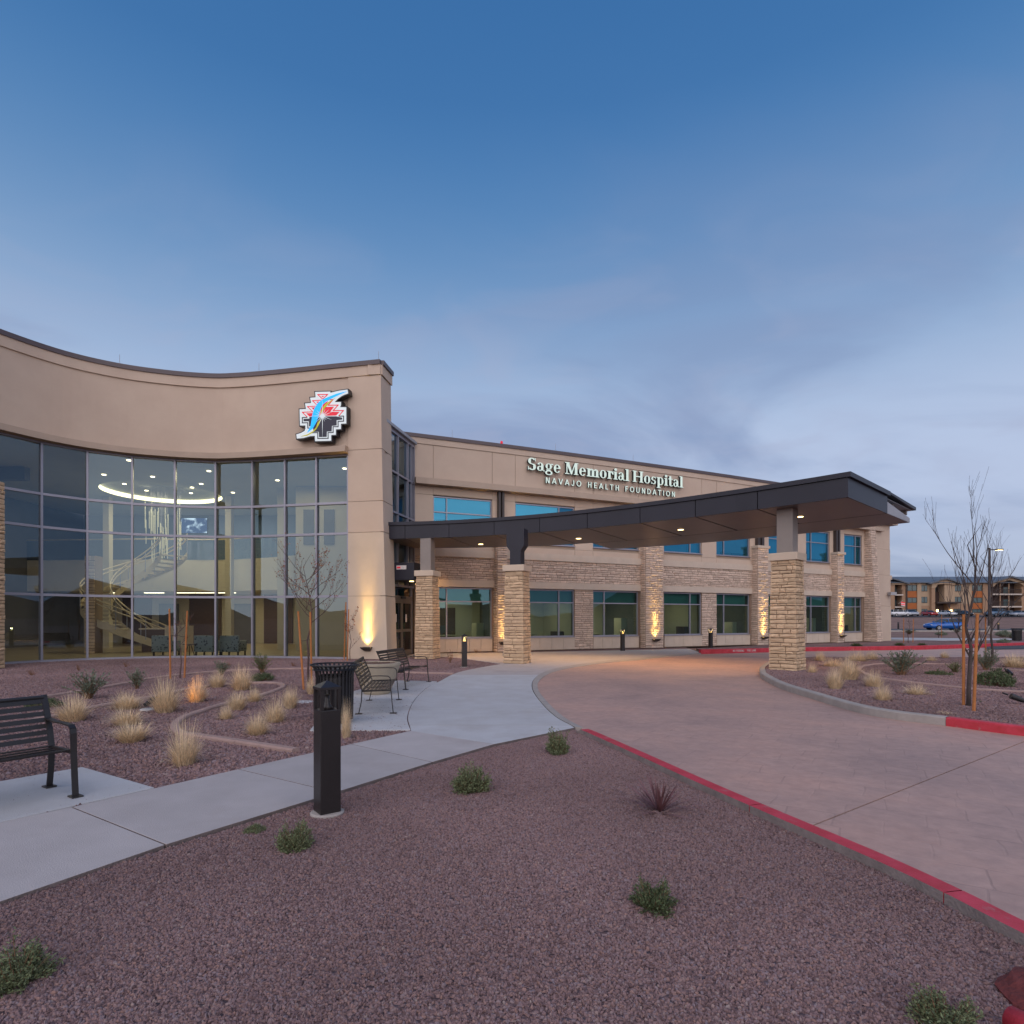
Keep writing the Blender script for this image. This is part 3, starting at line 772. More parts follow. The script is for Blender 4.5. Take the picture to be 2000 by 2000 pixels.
# curved planting edges
def edging(label, pts, w=0.12, z=0.03, zg=0.0):
    L = smooth_poly([Vector((p.x, p.y, 0)) for p in G(pts, zg)], 5)
    e = root('garden_edging', L[0], label=label, cat='edging', group='concrete edgings in the gravel beds')
    a, b = offset_line(L, w / 2), offset_line(L, -w / 2)
    # poured lengths with tooled joints
    n = len(L); step = 9; i = 0
    while i < n - 1:
        j = min(n - 1, i + step)
        mb = MB()
        for k in range(i, j):
            A, B, C, D = a[k], a[k + 1], b[k + 1], b[k]
            if k == j - 1 and j < n - 1:
                B = B + (A - B).normalized() * 0.006; C = C + (D - C).normalized() * 0.006
            ins = 0.02
            At, Dt = A + (D - A).normalized() * ins, D + (A - D).normalized() * ins
            Bt, Ct = B + (C - B).normalized() * ins, C + (B - C).normalized() * ins
            mb.add([(*A.xy, -0.08), (*B.xy, -0.08), (*C.xy, -0.08), (*D.xy, -0.08), (*A.xy, z - 0.02), (*B.xy, z - 0.02), (*C.xy, z - 0.02), (*D.xy, z - 0.02),
                    (*At.xy, z), (*Bt.xy, z), (*Ct.xy, z), (*Dt.xy, z)],
                   [(1, 0, 4, 5), (3, 2, 6, 7), (5, 4, 8, 9), (7, 6, 10, 11), (9, 8, 11, 10), (0, 3, 7, 4), (2, 1, 5, 6), (4, 7, 11, 8), (6, 5, 9, 10)])
        mb.build('edging_length', M['edging'], e)
        i = j
    return e
edging('long pale edging sweeping across the bed nearest the glass wall', [(-120, 1394), (0, 1374), (152, 1351), (258, 1332), (310.6, 1323), (435, 1310.6), (590, 1306), (690, 1308), (783, 1313), (886, 1316)])
edging('pinkish edging looping in an S through the tan grasses to the sidewalk', [(-60, 1430), (93, 1402), (174, 1383.5), (223.6, 1374), (310.6, 1358.7), (357, 1348), (419, 1338.5), (490.7, 1334), (540, 1334.5), (553, 1340), (540, 1348), (497, 1362), (435, 1376), (372.7, 1396),
        (348, 1408), (341.6, 1421), (357, 1433), (391, 1438), (466, 1449), (577.6, 1466)])
e1 = edging('pale edging looping over the gravel island past the staked tree', [(2100, 1316), (2000, 1311), (1962, 1308), (1884, 1300), (1800, 1297), (1729, 1297), (1690, 1301), (1677, 1308), (1703, 1322), (1755, 1331), (1833, 1340), (1910, 1347.6), (2000, 1353), (2150, 1362)], zg=0.1)
e1.location.z += 0.11
# ================================================================== hospital
HB = root('hospital_building', (-2, 30, 0), label='tan two storey hospital with curved glass lobby and long stone trimmed wing', cat='building')
def part(name, parent=None, mats=None, mb=None, **k):
    return mb.build(name, mats, parent or HB, **k)

# ---- plan curves ---------------------------------------------------------
def WY(x): return 28.05 + 0.43 * x + 0.0025 * x * x          # face of the wing
def WN(x):                                                     # outward (towards the drive)
    s = 0.43 + 0.005 * x; l = sqrt(1 + s * s); return Vector((s / l, -1 / l, 0))
def wp(x, off, z):
    n = WN(x); return Vector((x + n.x * off, WY(x) + n.y * off, z))
def wx(px):                                                    # plan x where a picture column meets the wing
    k = (px - 1000.0) / F
    lo, hi = -9.0, 40.0
    for _ in range(60):
        m = (lo + hi) / 2
        if m - k * WY(m) < 0: lo = m
        else: hi = m
    return lo
def wxo(px, off):                                             # the same, for a face standing off the wall
    lo, hi = -9.0, 40.0
    for _ in range(60):
        m = (lo + hi) / 2; p = wp(m, off, 0)
        if p.x - (px - 1000.0) / F * p.y < 0: lo = m
        else: hi = m
    return lo
def wbox(mb, x0, x1, o0, o1, z0, z1, n=1, m=0, o1t=None):
    """box following the wing from plan x0 to x1, offset o0 (in) to o1 (out); o1t = outer offset at the top"""
    if o1t is None: o1t = o1
    for i in range(n):
        a = x0 + (x1 - x0) * i / n; b = x0 + (x1 - x0) * (i + 1) / n
        mb.hexa([wp(a, o1, z0), wp(b, o1, z0), wp(b, o0, z0), wp(a, o0, z0), wp(a, o1t, z1), wp(b, o1t, z1), wp(b, o0, z1), wp(a, o0, z1)], m)
    return mb
SL = lambda x: sqrt(1 + (0.43 + 0.005 * x) ** 2)

CURVE = smooth_poly([Vector((x, y, 0)) for x, y in [(-18.3, 15.6), (-18.25, 17.2), (-18.05, 18.7), (-17.6, 20.1), (-16.65, 21.7), (-15.3, 22.8), (-13.66, 23.46), (-12.2, 23.74), (-11.24, 23.70), (-9.68, 23.44), (-6.82, 22.82), (-5.04, 22.44)]], 12)
CL = [0]
for i in range(len(CURVE) - 1): CL.append(CL[-1] + (CURVE[i + 1] - CURVE[i]).length)
def cw(s, off=0.0, z=0.0):
    s = max(0, min(CL[-1], s)); i = 0
    while i < len(CL) - 2 and CL[i + 1] < s: i += 1
    u = (s - CL[i]) / (CL[i + 1] - CL[i])
    p = CURVE[i] + (CURVE[i + 1] - CURVE[i]) * u
    a = max(0, i - 2); b = min(len(CURVE) - 1, i + 3)
    t = (CURVE[b] - CURVE[a]).normalized()
    n = Vector((t.y, -t.x, 0))                                 # towards the garden
    return Vector((p.x + n.x * off, p.y + n.y * off, z))
def cs(px):
    k = (px - 1000.0) / F
    best = None
    for i in range(len(CURVE) - 1):
        f0 = CURVE[i].x - k * CURVE[i].y; f1 = CURVE[i + 1].x - k * CURVE[i + 1].y
        if f0 <= 0 < f1:
            best = CL[i] + (CL[i + 1] - CL[i]) * (-f0 / (f1 - f0))
    return best if best is not None else 0
def cband(mb, s0, s1, o0, o1, z0, z1, n=40, m=0, o1b=None):
    if o1b is None: o1b = o1
    for i in range(n):
        a = s0 + (s1 - s0) * i / n; b = s0 + (s1 - s0) * (i + 1) / n
        mb.hexa([cw(a, o1b, z0), cw(b, o1b, z0), cw(b, o0, z0), cw(a, o0, z0), cw(a, o1, z1), cw(b, o1, z1), cw(b, o0, z1), cw(a, o0, z1)], m)
    return mb

# ---- stone veneer --------------------------------------------------------
def stone_shape(seed):
    """one split-face block: unit size x 0..1, z 0..1, front at y=-1 with an uneven face"""
    rnd = random.Random(seed)
    nx, nz = 3, 2
    mb = MB()
    for j in range(nz + 1):
        for i in range(nx + 1):
            edge = i in (0, nx) or j in (0, nz)
            x = i / nx; z = j / nz
            if 0 < i < nx: x += rnd.uniform(-0.08, 0.08)
            x = min(1, max(0, x + (rnd.uniform(0, 0.03) if i == 0 else -rnd.uniform(0, 0.03) if i == nx else 0)))
            z = min(1, max(0, z + (rnd.uniform(0, 0.12) if j == 0 else -rnd.uniform(0, 0.12) if j == nz else rnd.uniform(-0.15, 0.15))))
            mb.v.append((x, -(rnd.uniform(0.62, 0.85) if edge else rnd.uniform(0.85, 1.15)), z))
    for j in range(nz):
        for i in range(nx):
            a = j * (nx + 1) + i
            mb.f.append([a, a + 1, a + nx + 2, a + nx + 1]); mb.m.append(0)
    ring = [i for i in range(nx + 1)] + [(j * (nx + 1) + nx) for j in range(1, nz + 1)] + [nz * (nx + 1) + i for i in range(nx - 1, -1, -1)] + [j * (nx + 1) for j in range(nz - 1, 0, -1)]
    b = len(mb.v)
    for r in ring:
        x, y, z = mb.v[r]; mb.v.append((x, 0.0, z))
    for k in range(len(ring)):
        k2 = (k + 1) % len(ring)
        mb.f.append([ring[k2], ring[k], b + k, b + k2]); mb.m.append(0)
    return mb
STONES = [stone_shape(100 + k) for k in range(10)]
STONE_ME = []
for k, s_ in enumerate(STONES):
    me = bpy.data.meshes.new('stone'); me.from_pydata(s_.v, [], s_.f); me.materials.append(M['stone']); me.update(); STONE_ME.append(me)
def courses(z0, z1, h0, h1, rnd):
    zs = [z0]
    while zs[-1] < z1 - h0 * 0.6:
        zs.append(zs[-1] + rnd.uniform(h0, h1))
    zs[-1] = z1
    return zs
def lengths(L, a, b, rnd):
    us = [0.0]
    while us[-1] < L - a * 0.7:
        us.append(us[-1] + rnd.uniform(a, b))
    us[-1] = L
    if len(us) < 2: us = [0, L]
    return us
def veneer(mb, fn, L, z0, z1, rnd, h=(0.07, 0.15), l=(0.16, 0.55), d=(0.025, 0.06), joint=0.010):
    """fn(u, depth, z) -> world point; L length in metres"""
    zs = courses(z0, z1, h[0], h[1], rnd)
    for j in range(len(zs) - 1):
        us = lengths(L, l[0], l[1], rnd)
        for i in range(len(us) - 1):
            s_ = rnd.choice(STONES); dd = rnd.uniform(*d)
            ua, ub, za, zb = us[i] + joint / 2, us[i + 1] - joint / 2, zs[j] + joint / 2, zs[j + 1] - joint / 2
            mb.add([fn(ua + (ub - ua) * p[0], -p[1] * dd, za + (zb - za) * p[2]) for p in s_.v], s_.f)
    return mb

# ================================================================== the wing
PIL = [(wx(965), wxo(990, 0.42)), (wx(1251), wxo(1295, 0.42)), (wx(1468), wxo(1500, 0.42)), (wx(1623), wxo(1648, 0.42))]
WIN = [(846, 961, 873), (1006, 1122, 1092.5), (1158, 1247, 1181), (1296.5, 1370, 1349), (1399, 1464, 1415), (1501, 1547, 1532), (1574, 1620, 1585.5), (1648.5, 1683, 1672)]
WIN = [tuple(wx(p) for p in w) for w in WIN]
WX0, WX1 = -4.40, wx(1716)
TK = -0.35                                   # wall thickness inwards
Z = dict(sill=0.66, lt=3.0, t0=3.03, t1=3.35, s1=4.41, t3=4.75, us=5.2, ut=7.16, l0=7.58, l1=7.87, fr=9.45, cp=9.72, top=9.88)
# solid wall pieces between the openings
xs_solid = []
cur = WX0
for a, b, c in WIN:
    xs_solid.append((cur, a)); cur = b
xs_solid.append((cur, WX1))
mb = MB()
for a, b in xs_solid:
    if b - a > 0.02: wbox(mb, a, b, TK, 0.0, 0.0, Z['t0'], n=1)
for a, b, c in WIN: wbox(mb, a, b, TK, 0.0, 0.0, Z['sill'] - 0.03)
part('lower_wall', None, M['mortar'], mb)
mb = MB()
for a, b in xs_solid:
    if b - a > 0.02: wbox(mb, a, b, TK, 0.0, Z['t3'], Z['l0'], n=1)
for a, b, c in WIN:
    wbox(mb, a, b, TK, 0.0, Z['t3'], Z['us'] - 0.03); wbox(mb, a, b, TK, 0.0, Z['ut'] + 0.03, Z['l0'])
part('upper_wall', None, M['stucco_dark'], mb)
mb = MB(); wbox(mb, WX0, WX1, TK, 0.0, Z['t0'], Z['t3'], 10); part('band_backing', None, M['mortar'], mb)
# proud stucco panels of the window storey, jointed at the openings
rnd = random.Random(3)
for a, b in xs_solid:
    if b - a < 0.15: continue
    for (za, zb) in ((Z['t3'] + 0.01, 5.02), (5.035, 7.18), (7.195, Z['l0'] - 0.01)):
        mb = MB(); wbox(mb, a + 0.012, b - 0.012, 0.0, 0.02, za, zb); part('wall_panel', None, M['stucco'], mb)
for a, b, c in WIN:
    for (za, zb) in ((Z['t3'] + 0.01, 5.02), (7.215, Z['l0'] - 0.01)):
        mb = MB(); wbox(mb, a, b, 0.0, 0.02, za, zb, 2); part('wall_panel', None, M['stucco'], mb)
# trim courses and stone band, in bays between the pilasters
edges = [WX0] + [v for p in PIL for v in p] + [wx(1688)]
bays = [(edges[i], edges[i + 1]) for i in range(0, len(edges), 2)]
for a, b in bays:
    for za, zb in ((Z['t0'], Z['t1']), (Z['s1'], Z['t3'])):
        mb = MB(); wbox(mb, a, b, 0.0, 0.10, za, zb, 5); part('trim_course', None, M['trim'], mb)
    L = sum(SL(a + (b - a) * (i + .5) / 10) * (b - a) / 10 for i in range(10))
    mb = veneer(MB(), lambda u, d, z: wp(a + (b - a) * u / L, d, z), L, Z['t1'], Z['s1'], rnd)
    part('stone_band', None, M['stone_wing'], mb, kind='stuff')
# stone piers between the windows of a bay
for a, b in ((wx(1122), wx(1158)), (wx(1370), wx(1399)), (wx(1547), wx(1574))):
    L = (b - a) * SL(a)
    mb = veneer(MB(), lambda u, d, z: wp(a + (b - a) * u / L, d, z), L, 0.02, Z['t0'], rnd)
    part('stone_pier', None, M['stone_wing'], mb, kind='stuff')
# base panels under the windows
for a, b, c in WIN:
    L = (b - a) * SL(a); n = max(2, round(L / 0.62))
    for i in range(n):
        x0 = a + (b - a) * i / n + 0.006; x1 = a + (b - a) * (i + 1) / n - 0.006
        mb = MB(); wbox(mb, x0, x1, 0.0, 0.05, 0.03, Z['sill'] - 0.035); part('base_panel', None, M['trim'], mb)
# full-height stone pilasters with twin brown posts above
for k, (a, b) in enumerate(PIL):
    L = (b - a) * SL(a)
    mb = MB(); wbox(mb, a, b, 0.0, 0.42, 0.0, 5.72); pl = part('stone_pilaster', None, M['mortar'], mb)
    mb = veneer(MB(), lambda u, d, z: wp(a + (b - a) * u / L, 0.42 + d, z), L, 0.01, 5.72, rnd)
    for end, sg in ((a, -1), (b, 1)):
        n_ = WN(end); t_ = Vector((-n_.y, n_.x, 0))
        if sg < 0: fn = lambda u, d, z: wp(end, 0.42 - u, z) - t_ * d
        else: fn = lambda u, d, z: wp(end, u, z) + t_ * d
        veneer(mb, fn, 0.42, 0.01, 5.72, rnd)
    part('stone_facing', pl, M['stone_wing'], mb, kind='stuff')
    mb = MB(); wbox(mb, a - 0.07, b + 0.07, 0.02, 0.52, 5.72, 5.87); part('pilaster_cap', pl, M['trim'], mb)
    w = b - a
    for f0, f1 in ((0.30, 0.52), (0.68, 0.90)):
        mb = MB(); wbox(mb, a + w * f0, a + w * f1, 0.021, 0.24, 5.87, Z['l0']); part('brown_post', pl, M['brown_steel'], mb)
# cornice, frieze, coping
mb = MB()
n = 14
for i in range(n):
    a = WX0 - 0.0 + (WX1 - WX0) * i / n; b = WX0 + (WX1 - WX0) * (i + 1) / n
    mb.hexa([wp(a, 0.42, Z['l0']), wp(b, 0.42, Z['l0']), wp(b, TK, Z['l0']), wp(a, TK, Z['l0']), wp(a, 0.34, Z['l1']), wp(b, 0.34, Z['l1']), wp(b, TK, Z['l1']), wp(a, TK, Z['l1'])])
part('cornice', None, M['stucco_dark'], mb)
mb = MB(); wbox(mb, WX0 - 1.0, WX1, TK, 0.0, Z['l1'], Z['fr'], 12); part('parapet_wall', None, M['stucco_dark'], mb)
gr = sorted([WX0] + [v for w in WIN for v in w[:2]] + [WX1])
gr = [gr[0]] + [g_ for i, g_ in enumerate(gr[1:], 1) if g_ - gr[i - 1] > 0.25]
for i in range(len(gr) - 1):
    mb = MB(); wbox(mb, gr[i] + 0.012, gr[i + 1] - 0.012, 0.0, 0.02, Z['l1'] + 0.012, Z['fr'] - 0.015, 2); part('wall_panel', None, M['stucco'], mb)
mb = MB(); wbox(mb, WX0 - 1.0, WX1, TK, 0.055, Z['fr'], Z['cp'], 12); part('frieze', None, M['stucco'], mb)
mb = MB(); wbox(mb, WX0 - 1.05, WX1 + 0.05, TK - 0.05, 0.10, Z['cp'], Z['top'], 12); part('coping', None, M['coping'], mb)
for px in (885, 1088, 1240):
    x = wx(px); p = wp(x, -0.15, Z['top'])
    part('lightning_rod', None, M['steel_light'], MB().tube([p, p + Vector((0, 0, 0.42))], 0.008, 5))
p = wp(wx(982), -0.15, Z['top']); part('beacon', None, M['sign_red'], MB().lathe([(0.05, 0), (0.05, 0.08), (0.06, 0.08), (0.06, 0.17), (0.03, 0.2)], 10, p))

# ---- windows of the wing
def window(x0, x1, xm, z0, z1, zr, upper):
    fr = MB(); t = 0.055; o0, o1 = -0.16, -0.05
    wbox(fr, x0, x1, o0, o1, z0, z0 + t); wbox(fr, x0, x1, o0, o1, z1 - t, z1)
    wbox(fr, x0, x0 + t * 0.9, o0, o1, z0 + t, z1 - t); wbox(fr, x1 - t * 0.9, x1, o0, o1, z0 + t, z1 - t)
    w = fr.build('window', M['alu'], HB)
    mb = MB(); wbox(mb, xm - t * 0.45, xm + t * 0.45, o0, o1 + 0.004, z0 + t, z1 - t); part('mullion', w, M['alu'], mb)
    for a, b in ((x0 + t * 0.9, xm - t * 0.45), (xm + t * 0.45, x1 - t * 0.9)):
        mb = MB(); wbox(mb, a, b, o0, o1 + 0.002, zr - t / 2, zr + t / 2); part('transom', w, M['alu'], mb)
        for za, zb in ((z0 + t, zr - t / 2), (zr + t / 2, z1 - t)):
            mb = MB()
            j_ = [rnd.uniform(-0.006, 0.006) for _ in range(3)]
            mb.add([wp(a, -0.10 + j_[0], za), wp(b, -0.10 + j_[1], za), wp(b, -0.10 + j_[1] + j_[2], zb), wp(a, -0.10 + j_[0] + j_[2], zb)], [(0, 1, 2, 3)])
            part('pane', w, M['glass_blue'] if upper else M['glass_wing'], mb)
    mb = MB(); wbox(mb, x0 - 0.02, x1 + 0.02, -0.05, 0.09, z0 - 0.03, z0, 1); part('window_sill', w, M['alu'], mb)
    if upper:
        for a, b in ((x0, xm - 0.01), (xm + 0.01, x1)):
            zd = z0 + (z1 - z0) * rnd.choice((0.0, 0.0, 0.35, 0.5, 0.12))
            mb = MB(); wbox(mb, a, b, -0.34, -0.32, zd, z1); part('roller_blind', w, rnd.choice((M['blind_sky_tint'], M['blind_grey'])), mb)
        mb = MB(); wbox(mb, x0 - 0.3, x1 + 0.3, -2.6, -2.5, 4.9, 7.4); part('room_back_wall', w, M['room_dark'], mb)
    else:
        mb = MB(); wbox(mb, x0, x1, -0.34, -0.32, zr - 0.02, z1); part('roller_blind', w, M['blind_green'], mb)
for a, b, c in WIN:
    window(a, b, c, Z['sill'], Z['lt'], 2.36, False)
    window(a, b, c, Z['us'], Z['ut'], 6.44, True)
# rooms behind the lower windows: back wall, partitions, floor, ceiling with lit troffers
mb = MB(); wbox(mb, WX0 + 0.3, WX1 - 0.3, -4.6, -4.5, 0.0, 3.0, 10); part('room_back_wall', None, M['room_wall'], mb)
mb = MB(); wbox(mb, WX0 + 0.3, WX1 - 0.3, -4.5, TK, -0.05, 0.02, 10); part('room_floor', None, M['room_floor'], mb)
mb = MB(); wbox(mb, WX0 + 0.3, WX1 - 0.3, -4.5, TK, 2.99, 3.02, 10); part('room_ceiling', None, M['room_ceiling'], mb)
for i, px in enumerate((1000, 1140, 1275, 1385, 1484, 1560, 1636)):
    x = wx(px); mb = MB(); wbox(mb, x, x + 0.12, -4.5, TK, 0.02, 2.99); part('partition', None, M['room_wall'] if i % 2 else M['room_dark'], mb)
for i, (a, b, c) in enumerate(WIN):
    m_ = (a + b) / 2
    mb = MB(); wbox(mb, m_ - 0.6, m_ + 0.1, -2.6, -2.3, 2.965, 2.985); part('ceiling_lamp', None, M['lamp_soft'], mb)
    mb = MB(); wbox(mb, a + (b - a) * 0.55, a + (b - a) * 0.85, -4.48, -4.42, 0.05, 2.15); part('room_door', None, M['wood_dark'], mb)
    mb = MB(); wbox(mb, a + (b - a) * 0.10, a + (b - a) * 0.40, -4.49, -4.45, 1.25, 1.95); part('wall_picture', None, (M['trim'], M['upstairs'], M['wood_dark'])[i % 3], mb)
    mb = MB(); wbox(mb, a + (b - a) * 0.15, a + (b - a) * 0.62, -2.6, -1.9, 0.70, 0.75); wbox(mb, a + (b - a) * 0.17, a + (b - a) * 0.19, -2.55, -1.95, 0.02, 0.70); wbox(mb, a + (b - a) * 0.58, a + (b - a) * 0.60, -2.55, -1.95, 0.02, 0.70); part('room_desk', None, M['wood_rail'], mb)
    mb = MB(); wbox(mb, a + (b - a) * 0.28, a + (b - a) * 0.46, -2.32, -2.28, 0.85, 1.22); wbox(mb, a + (b - a) * 0.36, a + (b - a) * 0.38, -2.35, -2.25, 0.75, 0.86); part('desk_monitor', None, M['room_dark'], mb)
    mb = MB(); wbox(mb, b - (b - a) * 0.16, b - (b - a) * 0.03, -1.6, -0.9, 0.02, (1.35, 0.9, 1.6, 1.1)[i % 4]); part('room_cabinet', None, (M['room_wall'], M['wood_dark'])[i % 2], mb)
    ld = bpy.data.lights.new('room_light', 'AREA'); ld.energy = (22, 16, 26, 12, 18, 9, 9, 14)[i]; ld.size = 1.2; ld.color = (1.0, 0.86, 0.6)
    lo = bpy.data.objects.new('room_light', ld); col.objects.link(lo); lo.location = wp(m_, -2.4, 2.9)
# roof deck and rear of the wing
mb = MB(); wbox(mb, WX0 - 1.0, WX1, -14, TK, 9.2, 9.3, 10); part('roof_deck', None, M['stucco_dark'], mb)
mb = MB(); wbox(mb, WX0 - 1.0, WX1, -14.4, -14.0, 0, 9.6, 6); part('rear_wall', None, M['stucco'], mb)
# tapering stone buttress at the far corner, end wall and side porch
xa, xb = wx(1688), wxo(1724, 0.85)
mb = MB(); wbox(mb, xa, xb, TK, 0.85, 0.0, 9.3, 1, o1t=0.25); bt = part('stone_buttress', None, M['mortar'], mb)
L = (xb - xa) * SL(xa)
mb = veneer(MB(), lambda u, d, z: wp(xa + (xb - xa) * u / L, 0.85 - 0.60 * z / 9.3 + d, z), L, 0.02, 9.3, rnd, h=(0.09, 0.18))
tn = Vector((-WN(xb).y, WN(xb).x, 0))
veneer(mb, lambda u, d, z: wp(xb, u * (0.85 - 0.60 * z / 9.3) / 0.85, z) + tn * d, 0.85, 0.02, 9.3, rnd, h=(0.09, 0.18))
veneer(mb, lambda u, d, z: wp(xa, (0.85 - u) * (0.85 - 0.60 * z / 9.3) / 0.85, z) - tn * d, 0.85, 0.02, 9.3, rnd, h=(0.09, 0.18))
part('stone_facing', bt, M['stone_wing'], mb, kind='stuff')
xe = wx(1733)
zz = [0.0, 2.44, 4.6, 6.4, 8.1]
for i in range(4):
    mb = MB(); wbox(mb, xb, xe, -14, 0.25 - 0.03 * i, zz[i] + 0.008, zz[i + 1] - 0.008); part('wall_panel', None, M['stucco'], mb)
mb = MB(); wbox(mb, xb, xe + 0.35, -14, 0.5, 8.1, 8.4); part('cornice', None, M['stucco_dark'], mb)
mb = MB(); wbox(mb, xb, xe, -14, 0.1, 8.4, 9.72); part('parapet_wall', None, M['stucco'], mb)
mb = MB(); wbox(mb, xb, xe + 0.05, -14, 0.16, 9.72, 9.88); part('coping', None, M['coping'], mb)
x2 = wx(1743)
mb = MB(); wbox(mb, xe + 0.002, x2, -12, -0.5, 0.0, 4.35); sp_ = part('side_porch', None, M['stucco_light'], mb)
mb = MB(); wbox(mb, xe + 0.002, x2 + 0.3, -12.3, -0.2, 4.35, 4.65); part('porch_roof', sp_, M['stucco'], mb)
mb = MB(); wbox(mb, xe + 0.1, x2 - 0.1, -0.5, -0.46, 0.05, 2.6); part('porch_door', sp_, M['steel_grey'], mb)
p = wp(xe - 0.3, 0.45, 3.3); part('floodlight', None, M['steel_light'], MB().box(p.x - 0.15, p.y - 0.2, p.z - 0.1, p.x + 0.25, p.y + 0.2, p.z + 0.1))

# ================================================================== curved lobby
sP = cs(681.0)                                # pilaster starts here
ZC = [0.0, 2.44, 4.90, 6.10, 8.02]
mb = MB(); cband(mb, 0, sP, -0.45, 0.0, 8.22, 10.94, 60); part('curved_parapet_wall', None, M['stucco'], mb, smooth=False)
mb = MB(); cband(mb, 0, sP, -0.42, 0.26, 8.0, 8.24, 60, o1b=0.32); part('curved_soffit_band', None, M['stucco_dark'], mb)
mb = MB(); cband(mb, 0, CL[-1] + 0.0, -0.45, 0.06, 10.952, 11.33, 70); part('curved_frieze', None, M['stucco'], mb)
mb = MB(); cband(mb, 0, CL[-1] + 0.0, -0.55, 0.11, 11.33, 11.50, 70); part('curved_coping', None, M['coping'], mb)
mb = MB(); cband(mb, 0, sP, -0.40, 0.012, 10.938, 10.954, 60); part('reveal', None, M['stucco_dark'], mb)
for px in (233, 500, 735):
    p = cw(cs(px), -0.2, 11.5); part('lightning_rod', None, M['steel_light'], MB().tube([p, p + Vector((0, 0, 0.45))], 0.008, 5))
# tan pilaster at the right end, in panels with open joints, battered to the right
FL = cw(sP, 0.05); FR_t = Vector((-5.04, 22.42, 0)); fd_ = (FR_t - FL).normalized() * 0.27; FR_b = FR_t + fd_; BR_t = Vector((-4.88, 23.5, 0)); BR_b = BR_t + fd_; BL = cw(sP, -0.5)
def pil_ring(z):
    t = z / 11.33
    k = (1 - t) ** 1.5
    return [FL, FR_t + (FR_b - FR_t) * k, BR_t + (BR_b - BR_t) * k, BL]
zp = [0.0, 2.44, 4.90, 6.10, 8.10, 10.94]
mb = MB()
for i in range(len(zp) - 1):
    for j in range(3):
        za = zp[i] + (zp[i + 1] - zp[i]) * j / 3 + (0.012 if j == 0 else 0); zb = zp[i] + (zp[i + 1] - zp[i]) * (j + 1) / 3 - (0.012 if j == 2 else 0)
        if j == 0: mb = MB()
        A, B = pil_ring(za), pil_ring(zb)
        mb.hexa([(*A[0].xy, za), (*A[1].xy, za), (*A[2].xy, za), (*A[3].xy, za), (*B[0].xy, zb), (*B[1].xy, zb), (*B[2].xy, zb), (*B[3].xy, zb)])
    part('pilaster_panel', None, M['stucco_light'] if i < 2 else M['stucco'], mb)
c_ = (FL + BL + BR_t) / 3
A = [c_ + (p - c_) * 0.97 for p in pil_ring(11.33)]
part('pilaster_core', None, M['stucco_dark'], MB().hexa([(*p.xy, 0.0) for p in A] + [(*p.xy, 10.95) for p in A]))
A = pil_ring(11.3); out = [A[1] + Vector((0.06, 0.02, 0)), A[2] + Vector((0.06, 0.02, 0)), A[2] + Vector((-0.55, 0.02, 0)), A[1] + Vector((-0.5, 0.02, 0))]
part('pilaster_frieze', None, M['stucco'], MB().hexa([(*p.xy, 10.952) for p in out] + [(*p.xy, 11.328) for p in out]))
out = [p + Vector((0.06 if i in (0, 1) else 0, 0.003, 0)) for i, p in enumerate(out)]
part('pilaster_coping', None, M['coping'], MB().hexa([(*p.xy, 11.332) for p in out] + [(*p.xy, 11.498) for p in out]))
# curtain wall
MUL = [cs(p) for p in (83, 171, 257.5, 340.5, 419.5, 490.6, 554.5, 616, 678)]
MUL = [MUL[0] - 6.2, MUL[0] - 4.7, MUL[0] - 3.1, MUL[0] - 1.55] + MUL
mb = MB()
for i in range(len(MUL) - 1):
    a, b = cw(MUL[i], -0.22), cw(MUL[i + 1], -0.22); c, d = cw(MUL[i + 1], -0.06), cw(MUL[i], -0.06)
    mb.hexa([(*d.xy, -0.12), (*c.xy, -0.12), (*b.xy, -0.12), (*a.xy, -0.12), (*d.xy, 0.06), (*c.xy, 0.06), (*b.xy, 0.06), (*a.xy, 0.06)])
CWALL = part('glass_curtain_wall', None, M['alu'], mb)
for s_ in MUL:
    a, b = cw(s_, -0.24), cw(s_, -0.04); t = (b - a).normalized(); t = Vector((-t.y, t.x, 0)) * 0.034
    mb = MB(); mb.hexa([(*(b - t).xy, 0.06), (*(b + t).xy, 0.06), (*(a + t).xy, 0.06), (*(a - t).xy, 0.06), (*(b - t).xy, 8.0), (*(b + t).xy, 8.0), (*(a + t).xy, 8.0), (*(a - t).xy, 8.0)])
    part('mullion', CWALL, M['alu'], mb)
for i in range(len(MUL) - 1):
    a, b = cw(MUL[i], -0.22), cw(MUL[i + 1], -0.22); c, d = cw(MUL[i + 1], -0.055), cw(MUL[i], -0.055)
    for z_ in ZC[1:]:
        zl, zh = (z_ - 0.045, z_ + 0.045) if z_ < 8 else (z_ - 0.09, z_ - 0.02)
        mb = MB(); mb.hexa([(*d.xy, zl), (*c.xy, zl), (*b.xy, zl), (*a.xy, zl), (*d.xy, zh), (*c.xy, zh), (*b.xy, zh), (*a.xy, zh)])
        part('transom', CWALL, M['alu'], mb)
    for j in range(4):
        za = ZC[j] + 0.045 if j else 0.06; zb = ZC[j + 1] - 0.045
        j_ = [rnd.uniform(-0.009, 0.009) for _ in range(3)]
        p, q = cw(MUL[i], -0.12 + j_[0]), cw(MUL[i + 1], -0.12 + j_[1]); p2, q2 = cw(MUL[i], -0.12 + j_[0] + j_[2]), cw(MUL[i + 1], -0.12 + j_[1] + j_[2])
        mb = MB(); mb.add([(*p.xy, za), (*q.xy, za), (*q2.xy, zb), (*p2.xy, zb)], [(0, 1, 2, 3)])
        part('pane', CWALL, M['glass_curtain'], mb)
